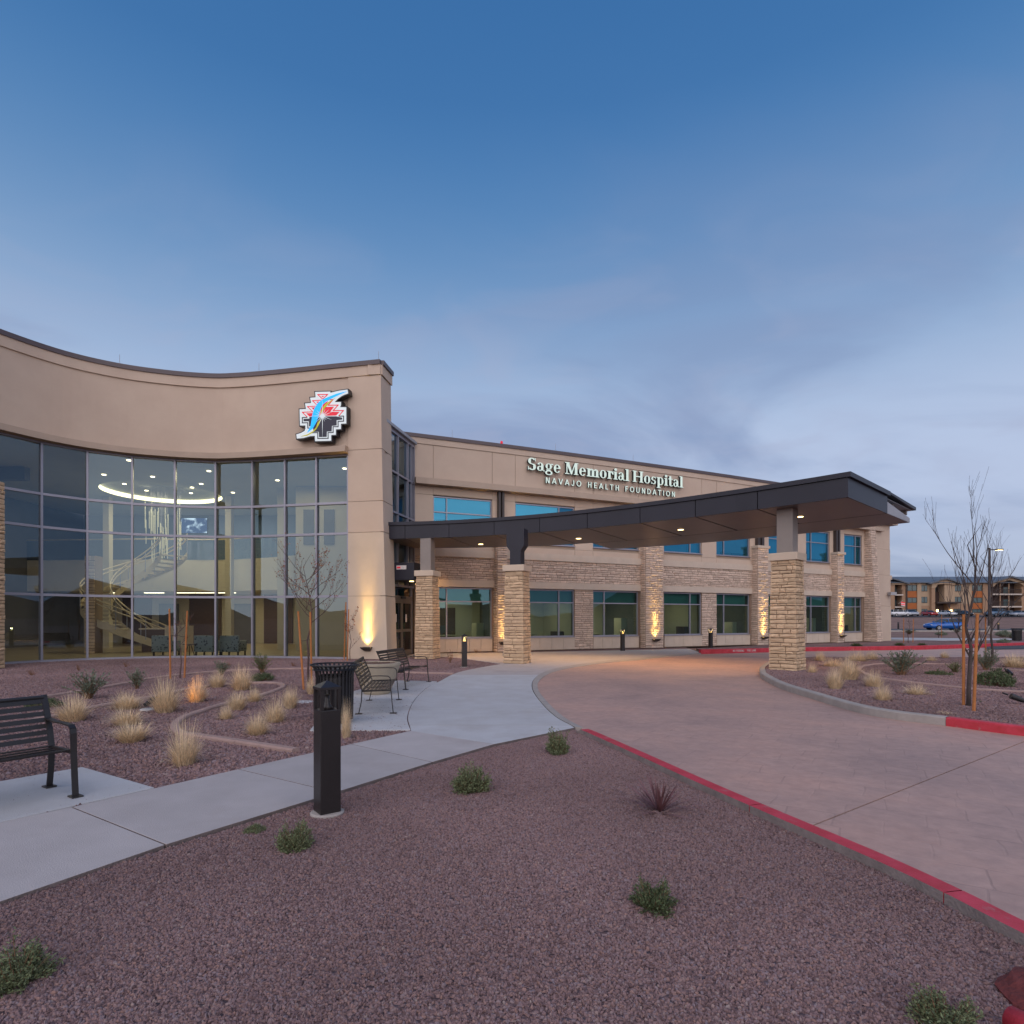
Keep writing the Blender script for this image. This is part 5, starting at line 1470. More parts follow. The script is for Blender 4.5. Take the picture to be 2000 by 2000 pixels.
SERIF = {
 'S': (0.66, ARC(0.32, 0.735, 0.27, 0.275, 35, 250, 0.20, 0.085) + ARC(0.32, 0.275, 0.28, 0.285, 70, -145, 0.20, 0.085) + QUAD((0.05, 0.66), (0.20, 0.52), (0.60, 0.32), (0.42, 0.50)) + RECT(0.52, 0.74, 0.575, 1.0) + RECT(0.04, 0.0, 0.095, 0.30)),
 'a': (0.62, ARC(0.27, 0.46, 0.22, 0.24, 0, 165, 0.17, 0.07) + RECT(0.32, 0.06, 0.49, 0.48) + ARC(0.24, 0.20, 0.20, 0.21, 40, 340, 0.15, 0.06) + RECT(0.46, 0.0, 0.60, 0.07)),
 'g': (0.62, ARC(0.27, 0.45, 0.235, 0.25, 0, 360, 0.16, 0.06) + RECT(0.44, 0.60, 0.60, 0.69) + ARC(0.28, -0.08, 0.27, 0.20, 0, 360, 0.13, 0.075) + RECT(0.10, 0.10, 0.40, 0.19)),
 'e': (0.60, ARC(0.29, 0.345, 0.26, 0.355, 5, 322, 0.18, 0.07) + RECT(0.12, 0.34, 0.53, 0.41)),
 'M': (1.08, stem(0.10, 0, 1, 'b', 'b')[1:] + RECT(0.13, 0, 0.21, 1) + RECT(0.76, 0, 0.95, 1) + RECT(0.68, 0, 1.03, SF) + RECT(0.80, 1 - SF, 1.03, 1) + QUAD((0.10, 1), (0.32, 1), (0.58, 0.12), (0.46, 0.0)) + QUAD((0.46, 0.0), (0.54, 0.0), (0.84, 1.0), (0.76, 1.0))),
 'm': (1.02, stem(0.10, 0, XH) + stem(0.42, 0, 0.45, '') + stem(0.74, 0, 0.45, '') + ARC(0.42, 0.44, 0.19, 0.25, 0, 150, 0.19, 0.10) + ARC(0.74, 0.44, 0.19, 0.25, 0, 150, 0.19, 0.10)),
 'o': (0.64, ARC(0.31, 0.345, 0.275, 0.36, 0, 360, 0.19, 0.065, 20)),
 'r': (0.52, stem(0.10, 0, XH) + ARC(0.38, 0.50, 0.14, 0.19, -40, 160, 0.13, 0.10)),
 'i': (0.38, stem(0.10, 0, XH) + ARC(0.195, 0.88, 0.115, 0.115, 0, 360, 0.11, 0.11)),
 'l': (0.38, stem(0.10, 0, 1.04)),
 'H': (0.96, stem(0.10, 0, 1, 'b') + stem(0.66, 0, 1, 'b') + RECT(0.28, 0.46, 0.68, 0.55)),
 's': (0.52, ARC(0.25, 0.50, 0.20, 0.195, 35, 250, 0.15, 0.065) + ARC(0.25, 0.195, 0.21, 0.20, 70, -145, 0.15, 0.065) + QUAD((0.05, 0.45), (0.16, 0.36), (0.46, 0.22), (0.33, 0.36)) + RECT(0.40, 0.50, 0.445, 0.69) + RECT(0.03, 0.0, 0.075, 0.2)),
 'p': (0.68, RECT(0.10, -0.30, 0.29, XH) + RECT(0.02, -0.30, 0.37, -0.23) + RECT(0.015, XH - SF, 0.2, XH) + ARC(0.37, 0.345, 0.26, 0.36, -150, 150, 0.18, 0.07)),
 't': (0.46, RECT(0.12, 0.12, 0.30, 0.92) + RECT(0.02, XH - SF, 0.44, XH) + ARC(0.29, 0.13, 0.17, 0.14, 180, 340, 0.17, 0.07)),
}
B_ = 0.15
SANS = {
 'N': (0.74, RECT(0.08, 0, 0.08 + B_, 1) + RECT(0.54, 0, 0.54 + B_, 1) + QUAD((0.10, 1), (0.27, 1), (0.67, 0), (0.50, 0))),
 'A': (0.76, QUAD((0.0, 0), (0.16, 0), (0.46, 1), (0.30, 1)) + QUAD((0.30, 1), (0.46, 1), (0.76, 0), (0.60, 0)) + RECT(0.18, 0.24, 0.58, 0.38)),
 'V': (0.74, QUAD((0.0, 1), (0.16, 1), (0.45, 0), (0.29, 0)) + QUAD((0.29, 0), (0.45, 0), (0.74, 1), (0.58, 1))),
 'J': (0.56, RECT(0.34, 0.28, 0.34 + B_, 1) + ARC(0.25, 0.26, 0.24, 0.28, 190, 360, 0.15, 0.14)),
 'O': (0.84, ARC(0.42, 0.5, 0.40, 0.52, 0, 360, 0.155, 0.14, 20)),
 'H': (0.74, RECT(0.08, 0, 0.08 + B_, 1) + RECT(0.52, 0, 0.52 + B_, 1) + RECT(0.2, 0.43, 0.54, 0.57)),
 'E': (0.62, RECT(0.08, 0, 0.08 + B_, 1) + RECT(0.2, 0, 0.58, 0.14) + RECT(0.2, 0.43, 0.54, 0.57) + RECT(0.2, 0.86, 0.58, 1)),
 'L': (0.56, RECT(0.08, 0, 0.08 + B_, 1) + RECT(0.2, 0, 0.55, 0.14)),
 'T': (0.64, RECT(0.245, 0, 0.395, 0.88) + RECT(0.0, 0.86, 0.64, 1)),
 'F': (0.58, RECT(0.08, 0, 0.08 + B_, 1) + RECT(0.2, 0.43, 0.52, 0.57) + RECT(0.2, 0.86, 0.56, 1)),
 'U': (0.74, RECT(0.07, 0.3, 0.07 + B_, 1) + RECT(0.52, 0.3, 0.52 + B_, 1) + ARC(0.37, 0.3, 0.30, 0.32, 180, 360, 0.15, 0.14)),
 'D': (0.76, RECT(0.08, 0, 0.08 + B_, 1) + ARC(0.28, 0.5, 0.44, 0.5, -90, 90, 0.155, 0.14) + RECT(0.2, 0, 0.30, 0.14) + RECT(0.2, 0.86, 0.30, 1)),
 'I': (0.31, RECT(0.08, 0, 0.08 + B_, 1)),
 'P': (0.62, RECT(0.08, 0, 0.08 + B_, 1) + ARC(0.28, 0.71, 0.30, 0.29, -90, 90, 0.15, 0.13) + RECT(0.2, 0.42, 0.29, 0.55) + RECT(0.2, 0.87, 0.29, 1)),
 'R': (0.66, RECT(0.08, 0, 0.08 + B_, 1) + ARC(0.28, 0.71, 0.30, 0.29, -90, 90, 0.15, 0.13) + RECT(0.2, 0.42, 0.29, 0.55) + RECT(0.2, 0.87, 0.29, 1) + QUAD((0.28, 0.44), (0.44, 0.44), (0.66, 0), (0.48, 0))),
 'K': (0.68, RECT(0.08, 0, 0.08 + B_, 1) + QUAD((0.22, 0.4), (0.36, 0.52), (0.66, 1), (0.48, 1)) + QUAD((0.30, 0.52), (0.44, 0.6), (0.70, 0), (0.52, 0))),
 'G': (0.82, ARC(0.42, 0.5, 0.40, 0.52, 40, 330, 0.155, 0.14, 18) + RECT(0.48, 0.36, 0.80, 0.5) + RECT(0.65, 0.1, 0.80, 0.4)),
}
def letter_mesh(polys, size, xs_, depth):
    """front at y=-depth facing -y; every stroke a hair prouder than the last so that no faces share a plane"""
    mb = MB()
    for k, p in enumerate(polys):
        ar = sum(p[i][0] * p[(i + 1) % len(p)][1] - p[(i + 1) % len(p)][0] * p[i][1] for i in range(len(p)))
        if ar < 0: p = p[::-1]
        d = depth + 0.0007 * (k % 9) * size
        n = len(p); b = len(mb.v)
        for q in p: mb.v.append((q[0] * size * xs_, -d, q[1] * size))
        for q in p: mb.v.append((q[0] * size * xs_, 0.0, q[1] * size))
        mb.f.append([b + i for i in range(n)]); mb.m.append(0)
        for i in range(n):
            j = (i + 1) % n
            mb.f.append([b + j, b + i, b + n + i, b + n + j]); mb.m.append(1)
    return mb
def set_text(rt, text, font, x_start, x_end, z, size, xs_, space, mats, place, depth=0.14):
    """place(metres along) -> (location, rz)"""
    Ltot = x_end
    nat = sum(space if c == ' ' else font[c][0] * xs_ for c in text) * size
    track = (Ltot - nat) / max(1, len(text) - 1)
    u = 0.0
    for c in text:
        if c != ' ':
            o = letter_mesh(font[c][1], size, xs_, depth).build('letter', mats, rt, world=False)
            loc, rz = place(u + x_start)
            o.location = (loc - OFF[rt.name]); o.rotation_euler = (0, 0, rz)
            u += font[c][0] * xs_ * size + track
        else:
            u += space * size + track
def wing_place(px_start, z, off):
    xs0 = wx(px_start)
    def f(u):
        x = xs0; d = 0
        n = 60
        for k in range(n):
            x += (u / n) / SL(x)
        s = 0.43 + 0.005 * x
        return wp(x, off, z), atan2(s, 1.0)
    return f
def wing_len(pa, pb):
    a, b = wx(pa), wx(pb); n = 40
    return sum(SL(a + (b - a) * (i + .5) / n) * (b - a) / n for i in range(n))
sg = root('lettered_sign', wp(wx(1170), 0.05, 8.2), label='raised pale green letters naming the hospital on the wing', cat='sign')
OFF[sg.name] = Vector(sg.location)
set_text(sg, 'Sage Memorial Hospital', SERIF, 0, wing_len(1026, 1329), 8.75, 0.585, 1.30, 0.36, [M['sign_mint'], M['sign_black']], wing_place(1026, 8.75, 0.10))
set_text(sg, 'NAVAJO HEALTH FOUNDATION', SANS, 0, wing_len(1061.5, 1314), 8.2, 0.285, 1.22, 0.55, [M['sign_mint'], M['sign_black']], wing_place(1061.5, 8.2, 0.10), depth=0.10)
# stencil on the far kerb
ks = root('kerb_stencil', gp(1450, 1274), label='small white NO PARKING FIRE LANE stencil on the far red kerb', cat='marking')
ka, kb = fko[0], fko[1]
kd = (kb - ka).normalized(); kn = Vector((kd.y, -kd.x, 0))
u0 = (gp(1431, 1274.2) - ka).dot(kd); u1 = (gp(1477, 1273.3) - ka).dot(kd)
OFF[ks.name] = Vector(ks.location)
set_text(ks, 'NO PARKING   FIRE LANE', SANS, u0, (u1 - u0), 0.03, 0.09, 0.95, 0.5, [M['white_paint'], M['white_paint']], lambda u: (ka + kd * u + kn * 0.003 + Vector((0, 0, 0.03)), atan2(kd.y, kd.x)), depth=0.002)

# ================================================================== emblem
EM0 = cw(cs(655), 0.0); EM1 = cw(cs(590), 0.0)
ed = (EM0 - EM1).normalized(); en = Vector((ed.y, -ed.x, 0))
eorg = EM1 + en * 0.35
def E(zx, zy):
    """trace point of the emblem on its sign plane -> (u, z)"""
    px, py = 560 + zx / 12.075, 730 + zy / 12.075
    d = Vector(((px - 1000) / F, 1, (HOR - py) / F))
    t = eorg.dot(en) / d.dot(en) if abs(d.dot(en)) > 1e-9 else 0
    P = d * t
    return ((P - eorg).dot(ed), P.z + EYE)
emb = root('emblem_sign', (*eorg.xy, 8.2), label='stepped emblem sign with blue swoosh and white star on the curved wall', cat='sign')
emb.rotation_euler = (0, 0, atan2(ed.y, ed.x))
def eshape(name, pts, y0, y1, mats, mside=0):
    q = [E(*p) for p in pts]
    ar = sum(q[i][0] * q[(i + 1) % len(q)][1] - q[(i + 1) % len(q)][0] * q[i][1] for i in range(len(q)))
    if ar < 0: q = q[::-1]
    bm = bmesh.new()
    v0 = [bm.verts.new((a, -y1, b - 8.2)) for a, b in q]; v1 = [bm.verts.new((a, -y0, b - 8.2)) for a, b in q]
    f = bm.faces.new(v0); f.material_index = 0
    for i in range(len(q)):
        j = (i + 1) % len(q); g_ = bm.faces.new((v0[j], v0[i], v1[i], v1[j])); g_.material_index = mside
    bm.normal_update()
    bmesh.ops.triangulate(bm, faces=[f], ngon_method='EAR_CLIP')
    me = bpy.data.meshes.new(name); bm.to_mesh(me); bm.free()
    for m_ in (mats if isinstance(mats, list) else [mats]): me.materials.append(m_)
    return mesh_obj(name, me, emb)
def eline(name, pts, w, y, mat):
    mb = MB()
    for i in range(len(pts) - 1):
        ax, ay = pts[i]; bx, by = pts[i + 1]; l = math.hypot(bx - ax, by - ay); nx, ny = -(by - ay) / l * w / 2, (bx - ax) / l * w / 2
        ex, ey = (bx - ax) / l * w / 2, (by - ay) / l * w / 2
        q = [E(ax - ex + nx, ay - ey + ny), E(bx + ex + nx, by + ey + ny), E(bx + ex - nx, by + ey - ny), E(ax - ex - nx, ay - ey - ny)]
        yy = y + 0.0008 * (i % 5)
        mb.add([(a, -yy, b - 8.2) for a, b in q] + [(a, -yy + 0.006, b - 8.2) for a, b in q], [(0, 1, 2, 3), (1, 0, 4, 5), (2, 1, 5, 6), (3, 2, 6, 7), (0, 3, 7, 4)])
    return mb.build(name, mat, emb, world=False)
face = [(670, 430), (1030, 420), (1030, 450), (1130, 425), (1250, 398), (1435, 372), (1450, 465), (1375, 490), (1300, 525), (1210, 585), (1130, 670), (1280, 668), (1280, 740), (1260, 790), (1405, 790), (1405, 1175), (1280, 1180), (1280, 1305), (1160, 1310), (1160, 1440), (1050, 1445), (1050, 1580), (670, 1590), (665, 1465), (560, 1470), (400, 1515), (240, 1530), (228, 1430), (330, 1400), (420, 1350), (445, 1290), (440, 1220), (315, 1222), (303, 840), (455, 832), (432, 702), (575, 690), (555, 565), (682, 556)]
cx_, cy_ = 850, 1000
def grow_poly(P, d):
    n = len(P); out = []
    ar = sum(P[i][0] * P[(i + 1) % n][1] - P[(i + 1) % n][0] * P[i][1] for i in range(n)); sg_ = 1 if ar > 0 else -1
    for i in range(n):
        a, b, c = P[i - 1], P[i], P[(i + 1) % n]
        def nn(p, q):
            l = math.hypot(q[0] - p[0], q[1] - p[1]) or 1; return ((q[1] - p[1]) / l * sg_, -(q[0] - p[0]) / l * sg_)
        n1, n2 = nn(a, b), nn(b, c); k = 1 + n1[0] * n2[0] + n1[1] * n2[1]; k = max(k, 0.5)
        out.append((b[0] + (n1[0] + n2[0]) / k * d, b[1] + (n1[1] + n2[1]) / k * d))
    return out
eshape('sign_box', grow_poly(face, 22), -0.26, 0.0, M['sign_black'])
eshape('sign_face', face, -0.002, 0.006, M['sign_white'])
eshape('navy_field', [(400, 1065), (540, 1060), (540, 1020), (1165, 1005), (1310, 1038), (1310, 1082), (1180, 1097), (1180, 1220), (1070, 1230), (1062, 1360), (950, 1365), (945, 1490), (765, 1495), (760, 1370), (640, 1372), (620, 1250), (530, 1240), (525, 1120), (400, 1122)], 0.004, 0.012, M['sign_navy'])
eline('navy_outline', [(480, 1030), (372, 1035), (372, 1160), (500, 1156), (502, 1282), (610, 1290)], 20, 0.014, M['sign_navy'])
eline('navy_outline', [(615, 1392), (735, 1390), (737, 1530), (980, 1525), (980, 1390), (1098, 1385), (1098, 1250), (1215, 1250), (1215, 1125), (1345, 1120), (1345, 1000), (1240, 1002)], 20, 0.014, M['sign_navy'])
eline('red_outline', [(850, 598), (735, 492), (968, 490), (855, 598)], 20, 0.010, M['sign_red'])
eshape('red_field', [(815, 527), (888, 524), (850, 558)], 0.004, 0.010, M['sign_red'])
eline('red_outline', [(820, 625), (612, 637), (705, 732)], 20, 0.010, M['sign_red'])
eline('red_outline', [(700, 765), (492, 776), (605, 885)], 20, 0.010, M['sign_red'])
eline('red_outline', [(610, 900), (372, 910), (480, 1015)], 20, 0.010, M['sign_red'])
eline('red_outline', [(1000, 612), (1092, 612), (980, 745), (1215, 740), (1098, 870), (1340, 870), (1235, 990)], 20, 0.010, M['sign_red'])
eshape('red_field', [(460, 935), (640, 925), (640, 1003), (535, 1008)], 0.004, 0.010, M['sign_red'])
eshape('red_field', [(580, 800), (680, 790), (650, 860)], 0.004, 0.010, M['sign_red'])
eshape('red_field', [(700, 660), (770, 655), (735, 700)], 0.004, 0.010, M['sign_red'])
eshape('red_field', [(790, 800), (860, 720), (980, 640), (900, 785), (1120, 778), (1030, 897), (1248, 902), (1170, 985), (760, 1000), (770, 880)], 0.004, 0.0105, M['sign_red'])
eshape('yellow_stroke', [(1155, 570), (1040, 640), (920, 712), (850, 810), (790, 930), (840, 930), (900, 815), (1000, 695), (1100, 612)], 0.008, 0.018, M['sign_yellow'])
eshape('yellow_stroke', [(805, 1080), (735, 1150), (700, 1262), (620, 1358), (500, 1430), (330, 1482), (480, 1462), (600, 1402), (700, 1312), (765, 1205), (800, 1110)], 0.008, 0.018, M['sign_yellow'])
eshape('blue_swoosh', [(1420, 418), (1200, 470), (1020, 538), (850, 608), (735, 700), (655, 830), (612, 960), (592, 1100), (565, 1250), (488, 1388), (615, 1300), (690, 1170), (745, 1040), (785, 890), (840, 750), (930, 660), (1080, 575), (1250, 492)], 0.012, 0.022, M['sign_blue'])
star = []
r2 = random.Random(2)
for k in range(32):
    a = 2 * pi * k / 32
    if k % 2 == 0:
        L_ = {8: 495, 24: 400, 0: 250, 16: 270}.get(k, 130 + 120 * r2.random())
    else: L_ = 42
    star.append((850 + L_ * cos(a), 1000 + L_ * sin(a)))
eshape('white_star', star, 0.018, 0.028, M['sign_white'])
# ================================================================== wall uplights
def uplight(p, n, label, energy):
    u = root('wall_uplight', p, label=label, cat='lamp', group='wall uplights')
    u.rotation_euler = (0, 0, atan2(n.y, n.x) + pi / 2)
    mb = MB(); mb.hexa([(-0.13, -0.10, -0.06), (0.13, -0.10, -0.06), (0.10, 0.0, -0.10), (-0.10, 0.0, -0.10), (-0.2, -0.24, 0.04), (0.2, -0.24, 0.04), (0.2, 0.0, 0.04), (-0.2, 0.0, 0.04)])
    mb.build('lamp_body', M['brown_steel'], u, world=False)
    MB().box(-0.15, -0.19, 0.042, 0.15, -0.03, 0.046).build('lamp_lens', M['lamp_dim'], u, world=False)
    for y0_, y1_ in ((-0.24, -0.2), (-0.02, 0.0)): MB().box(-0.2, y0_, 0.0405, 0.2, y1_, 0.075).build('lamp_lip', M['brown_steel'], u, world=False)
    for k, (size, tilt, share) in enumerate(((80, 0.36, 0.06), (34, 0.11, 0.34), (20, 0.06, 0.60))):
        d = bpy.data.lights.new('uplight_beam', 'SPOT'); d.energy = energy * share; d.color = (1.0, 0.64, 0.17); d.spot_size = radians(size); d.spot_blend = 1.0; d.shadow_soft_size = 0.04
        o = bpy.data.objects.new('uplight_beam', d); col.objects.link(o)
        o.location = Vector(p) + n * 0.16 + Vector((0, 0, 0.08))
        o.rotation_euler = (Vector((0, 0, 1)) - n * tilt).normalized().to_track_quat('-Z', 'Y').to_euler()
lab = ['uplight at the base of the stone pilaster behind the middle canopy column', 'uplight on the broad pilaster between the wing windows', 'uplight on the pilaster just behind the large island column', 'uplight on the farthest stone pilaster of the wing']
for k, (a, b) in enumerate(PIL):
    m_ = (a + b) / 2
    uplight(wp(m_, 0.49, 0.42), WN(m_), lab[k], (260, 600, 600, 600)[k])
tp = at(718, 1268, 22.5); nf = Vector(((FR_t - FL).y, -(FR_t - FL).x, 0)).normalized()
kk = (tp.x - FL.x) / (FR_t.x - FL.x); tp = FL + (FR_t - FL) * kk
uplight(Vector((tp.x, tp.y, 0.40)) + nf * 0.02, nf, 'uplight glowing on the tan pilaster beside the glass wall', 780)

# ================================================================== bollard lights
def bollard(px, py, label, lit, rot=45, first=None):
    p = gp(px, py)
    b = root('bollard_light', p, radians(rot), label, 'bollard', 'bollard lights')
    w = 0.084; H = 1.065
    MB().lathe([(0.135, -0.08), (0.135, -0.012), (0.122, -0.002)], 24).build('concrete_footing', M['kerb'], b, world=False)
    MB().box(-w, -w, -0.004, w, w, 0.83).build('bollard_shaft', M['bollard_metal'], b, world=False, bevel=0.006)
    for sx in (-1, 1):
        for sy in (-1, 1):
            x, y = sx * (w - 0.013), sy * (w - 0.013)
            MB().box(x - 0.013, y - 0.013, 0.83, x + 0.013, y + 0.013, 0.995).build('head_post', M['bollard_metal'], b, world=False)
    MB().lathe([(0.055, 0.83), (0.035, 0.86), (0.022, 0.90), (0.018, 0.95)], 12).build('reflector', M['lamp_dim'] if lit else M['bollard_metal'], b, world=False, smooth=True)
    mb = MB(); mb.add([(-w - .004, -w - .004, 0.995), (w + .004, -w - .004, 0.995), (w + .004, w + .004, 0.995), (-w - .004, w + .004, 0.995), (-w - .004, -w - .004, 1.015), (w + .004, -w - .004, 1.015), (w + .004, w + .004, 1.015), (-w - .004, w + .004, 1.015), (0, 0, H)],
                      [(3, 2, 1, 0), (0, 1, 5, 4), (1, 2, 6, 5), (2, 3, 7, 6), (3, 0, 4, 7), (4, 5, 8), (5, 6, 8), (6, 7, 8), (7, 4, 8)])
    mb.build('bollard_cap', M['bollard_metal'], b, world=False)
    if lit:
        d = bpy.data.lights.new('bollard_glow', 'POINT'); d.energy = 3.0; d.color = (1, 0.7, 0.3); d.shadow_soft_size = 0.04
        o = bpy.data.objects.new('bollard_glow', d); col.objects.link(o); o.location = (p.x, p.y, 0.965)
bollard(639, 1583, 'large dark bollard light standing by the sidewalk in the foreground', False, 38)
bollard(907, 1302, 'lit bollard light beside the plaza near the middle canopy column', True, 10)
bollard(1216, 1271, 'lit bollard light on the walk left of the broad pilaster', True, 20)
bollard(1388, 1266, 'lit bollard light beside the start of the far red kerb', True, 25)
bollard(1754.5, 1229, 'tiny far bollard light near the blue car, left of the staked saplings', False, 0)
bollard(1950, 1231, 'tiny far lit bollard light beside the parking lot lamp post', True, 0)

# ================================================================== benches
def bench(loc, rz, label, length=1.80, sc_=0.92):
    """local: x along the bench, -y is the front; slatted steel with bent arms"""
    b = root('bench', loc, rz, label, 'bench', 'black metal benches')
    b.scale = (sc_, sc_, sc_)
    L = length / 2
    # seat slats on a gentle dip, back slats leaning
    for i in range(8):
        t = i / 7; y = -0.27 + 0.46 * t; z = 0.445 - 0.035 * sin(pi * t) - 0.02 * t
        MB().box(-L + 0.045, y - 0.022, z - 0.005, L - 0.045, y + 0.022, z + 0.005).build('seat_slat', M['bench_metal'], b, world=False)
    for i in range(7):
        t = i / 6; z = 0.50 + 0.36 * t; y = 0.225 + 0.13 * t + 0.02 * t * t
        q = Vector((0, 0.36, 1)).normalized()
        mb = MB(); mb.bar((-L + 0.045, y, z), (L - 0.045, y, z), 0.010, 0.044, up=q); mb.build('back_slat', M['bench_metal'], b, world=False)
    MB().tube([(-L + 0.03, 0.385, 0.90), (L - 0.03, 0.385, 0.90)], 0.02, 8).build('top_rail', M['bench_metal'], b, world=False)
    for x in (-L / 3, L / 3):
        mb = MB(); mb.bar((x, -0.28, 0.425), (x, 0.2, 0.405), 0.03, 0.012); mb.bar((x, 0.215, 0.42), (x, 0.375, 0.88), 0.03, 0.012, up=(0, -1, 0.3)); mb.build('cross_strap', M['bench_metal'], b, world=False)
    for s in (-1, 1):
        x = s * (L - 0.02)
        W = Vector((0.052, 0, 0))
        def strip(name, pts, th=0.014, wd=0.052):
            mb = MB(); P = [Vector(p) for p in pts]
            for k in range(len(P) - 1): mb.bar(P[k], P[k + 1], wd, th, up=(0, 0, 1) if abs((P[k + 1] - P[k]).normalized().z) < 0.8 else (0, 1, 0))
            return mb.build(name, M['bench_metal'], b, world=False)
        strip('front_leg', [(x, -0.345, 0.012), (x, -0.325, 0.20), (x, -0.305, 0.42), (x, -0.30, 0.60)])
        strip('rear_leg', [(x, 0.26, 0.012), (x, 0.215, 0.22), (x, 0.205, 0.42), (x, 0.25, 0.58), (x, 0.33, 0.78), (x, 0.40, 0.92)])
        strip('armrest', [(x, -0.30, 0.595), (x, -0.288, 0.645), (x, -0.25, 0.672), (x, -0.1, 0.68), (x, 0.1, 0.675), (x, 0.295, 0.69)])
        mb = MB(); mb.bar((x, -0.30, 0.42), (x, 0.21, 0.41), 0.03, 0.03); mb.build('end_rail', M['bench_metal'], b, world=False)
        for y in (-0.345, 0.262):
            MB().box(x - 0.045, y - 0.06, 0.001, x + 0.045, y + 0.06, 0.013).build('foot_plate', M['bench_metal'], b, world=False)
    return b
# near bench, cropped by the left edge
d_ = Vector((-0.54, -0.84, 0)); dp = Vector((-0.84, 0.54, 0))       # along the bench / to its back
endf = gp(141, 1556); c = endf + d_ * 0.80 + dp * 0.28
rz = atan2(-d_.y, -d_.x)                                            # local +x = towards the picture's right end
bench((c.x, c.y, 0.003), rz, 'black slatted bench cropped by the left edge on its own pad')
# two benches on the terrace
nb, nf_ = gp(700, 1396), gp(756, 1396); fb, ff = gp(723.5, 1365.7), gp(772, 1365.7)
c = (nb + nf_ + fb + ff) / 4
bench((c.x, c.y, -0.002), atan2((fb - nb).y, (fb - nb).x), 'black bench with curved slats next to the litter bin')
c = Vector((-2.52, 13.75, 0))
bench((c.x, c.y, -0.002), radians(80), 'black bench beyond the bowl planter, nearer the entrance')

# ================================================================== litter bin, planter
def bin_(loc, label, sc_=1.0):
    b = root('litter_bin', loc, 0, label, 'bin')
    b.scale = (sc_,) * 3
    n = 30
    for k in range(n):
        a = 2 * pi * k / n
        pr = [(0.265, 0.05), (0.272, 0.42), (0.275, 0.70), (0.285, 0.78), (0.315, 0.845), (0.352, 0.872)]
        mb = MB()
        for i in range(len(pr) - 1):
            (r0, z0), (r1, z1) = pr[i], pr[i + 1]
            mb.bar((r0 * cos(a), r0 * sin(a), z0), (r1 * cos(a), r1 * sin(a), z1), 0.032, 0.008, up=(cos(a), sin(a), 0.01))
        mb.build('slat', M['black_metal'], b, world=False)
    for r, z, h in ((0.262, 0.06, 0.05), (0.264, 0.40, 0.04), (0.262, 0.60, 0.09)):
        MB().lathe([(r - 0.012, z), (r - 0.004, z), (r - 0.004, z + h), (r - 0.012, z + h)], 32).build('hoop', M['black_metal'], b, world=False)
    MB().tube([(0.355 * cos(2 * pi * k / 36), 0.355 * sin(2 * pi * k / 36), 0.876) for k in range(37)], 0.013, 6, cap=False).build('rim', M['black_metal'], b, world=False)
    MB().lathe([(0.235, 0.04), (0.235, 0.72), (0.22, 0.72), (0.22, 0.06)], 28).build('liner', M['black_metal'], b, world=False)
    MB().lathe([(0.20, 0.0), (0.20, 0.05)], 20).build('base', M['black_metal'], b, world=False)
    MB().lathe([(0.33, 0.80), (0.30, 0.83), (0.15, 0.835), (0.145, 0.82), (0.3, 0.81)], 30).build('funnel_lid', M['black_metal'], b, world=False)
bin_((gp(654, 1410).x, gp(654, 1410).y, -0.003), 'black slatted litter bin behind the foreground bollard')
bin_(gp(1986, 1252), 'far black litter bin at the right edge beyond the drive', 1.0)
p = gp(736, 1354)
pt = root('bowl_planter', (p.x, p.y, -0.003), 0, 'tan concrete bowl planter between the two terrace benches', 'planter')
MB().lathe([(0.26, 0.0), (0.28, 0.03), (0.40, 0.35), (0.475, 0.58), (0.49, 0.60), (0.49, 0.645), (0.44, 0.65), (0.43, 0.60)], 40).build('bowl', M['planter'], pt, smooth=False, world=False)
mb = MB(); rr = random.Random(3)
mb.lathe([(0.435, 0.58), (0.435, 0.605)], 30)
for k in range(160):
    a = rr.uniform(0, 2 * pi); r = 0.41 * sqrt(rr.random()); s = rr.uniform(0.015, 0.035)
    x, y = r * cos(a), r * sin(a); mb.box(x - s, y - s, 0.60, x + s, y + s, 0.605 + s)
mb.build('soil', M['soil'], pt, world=False, kind='stuff')

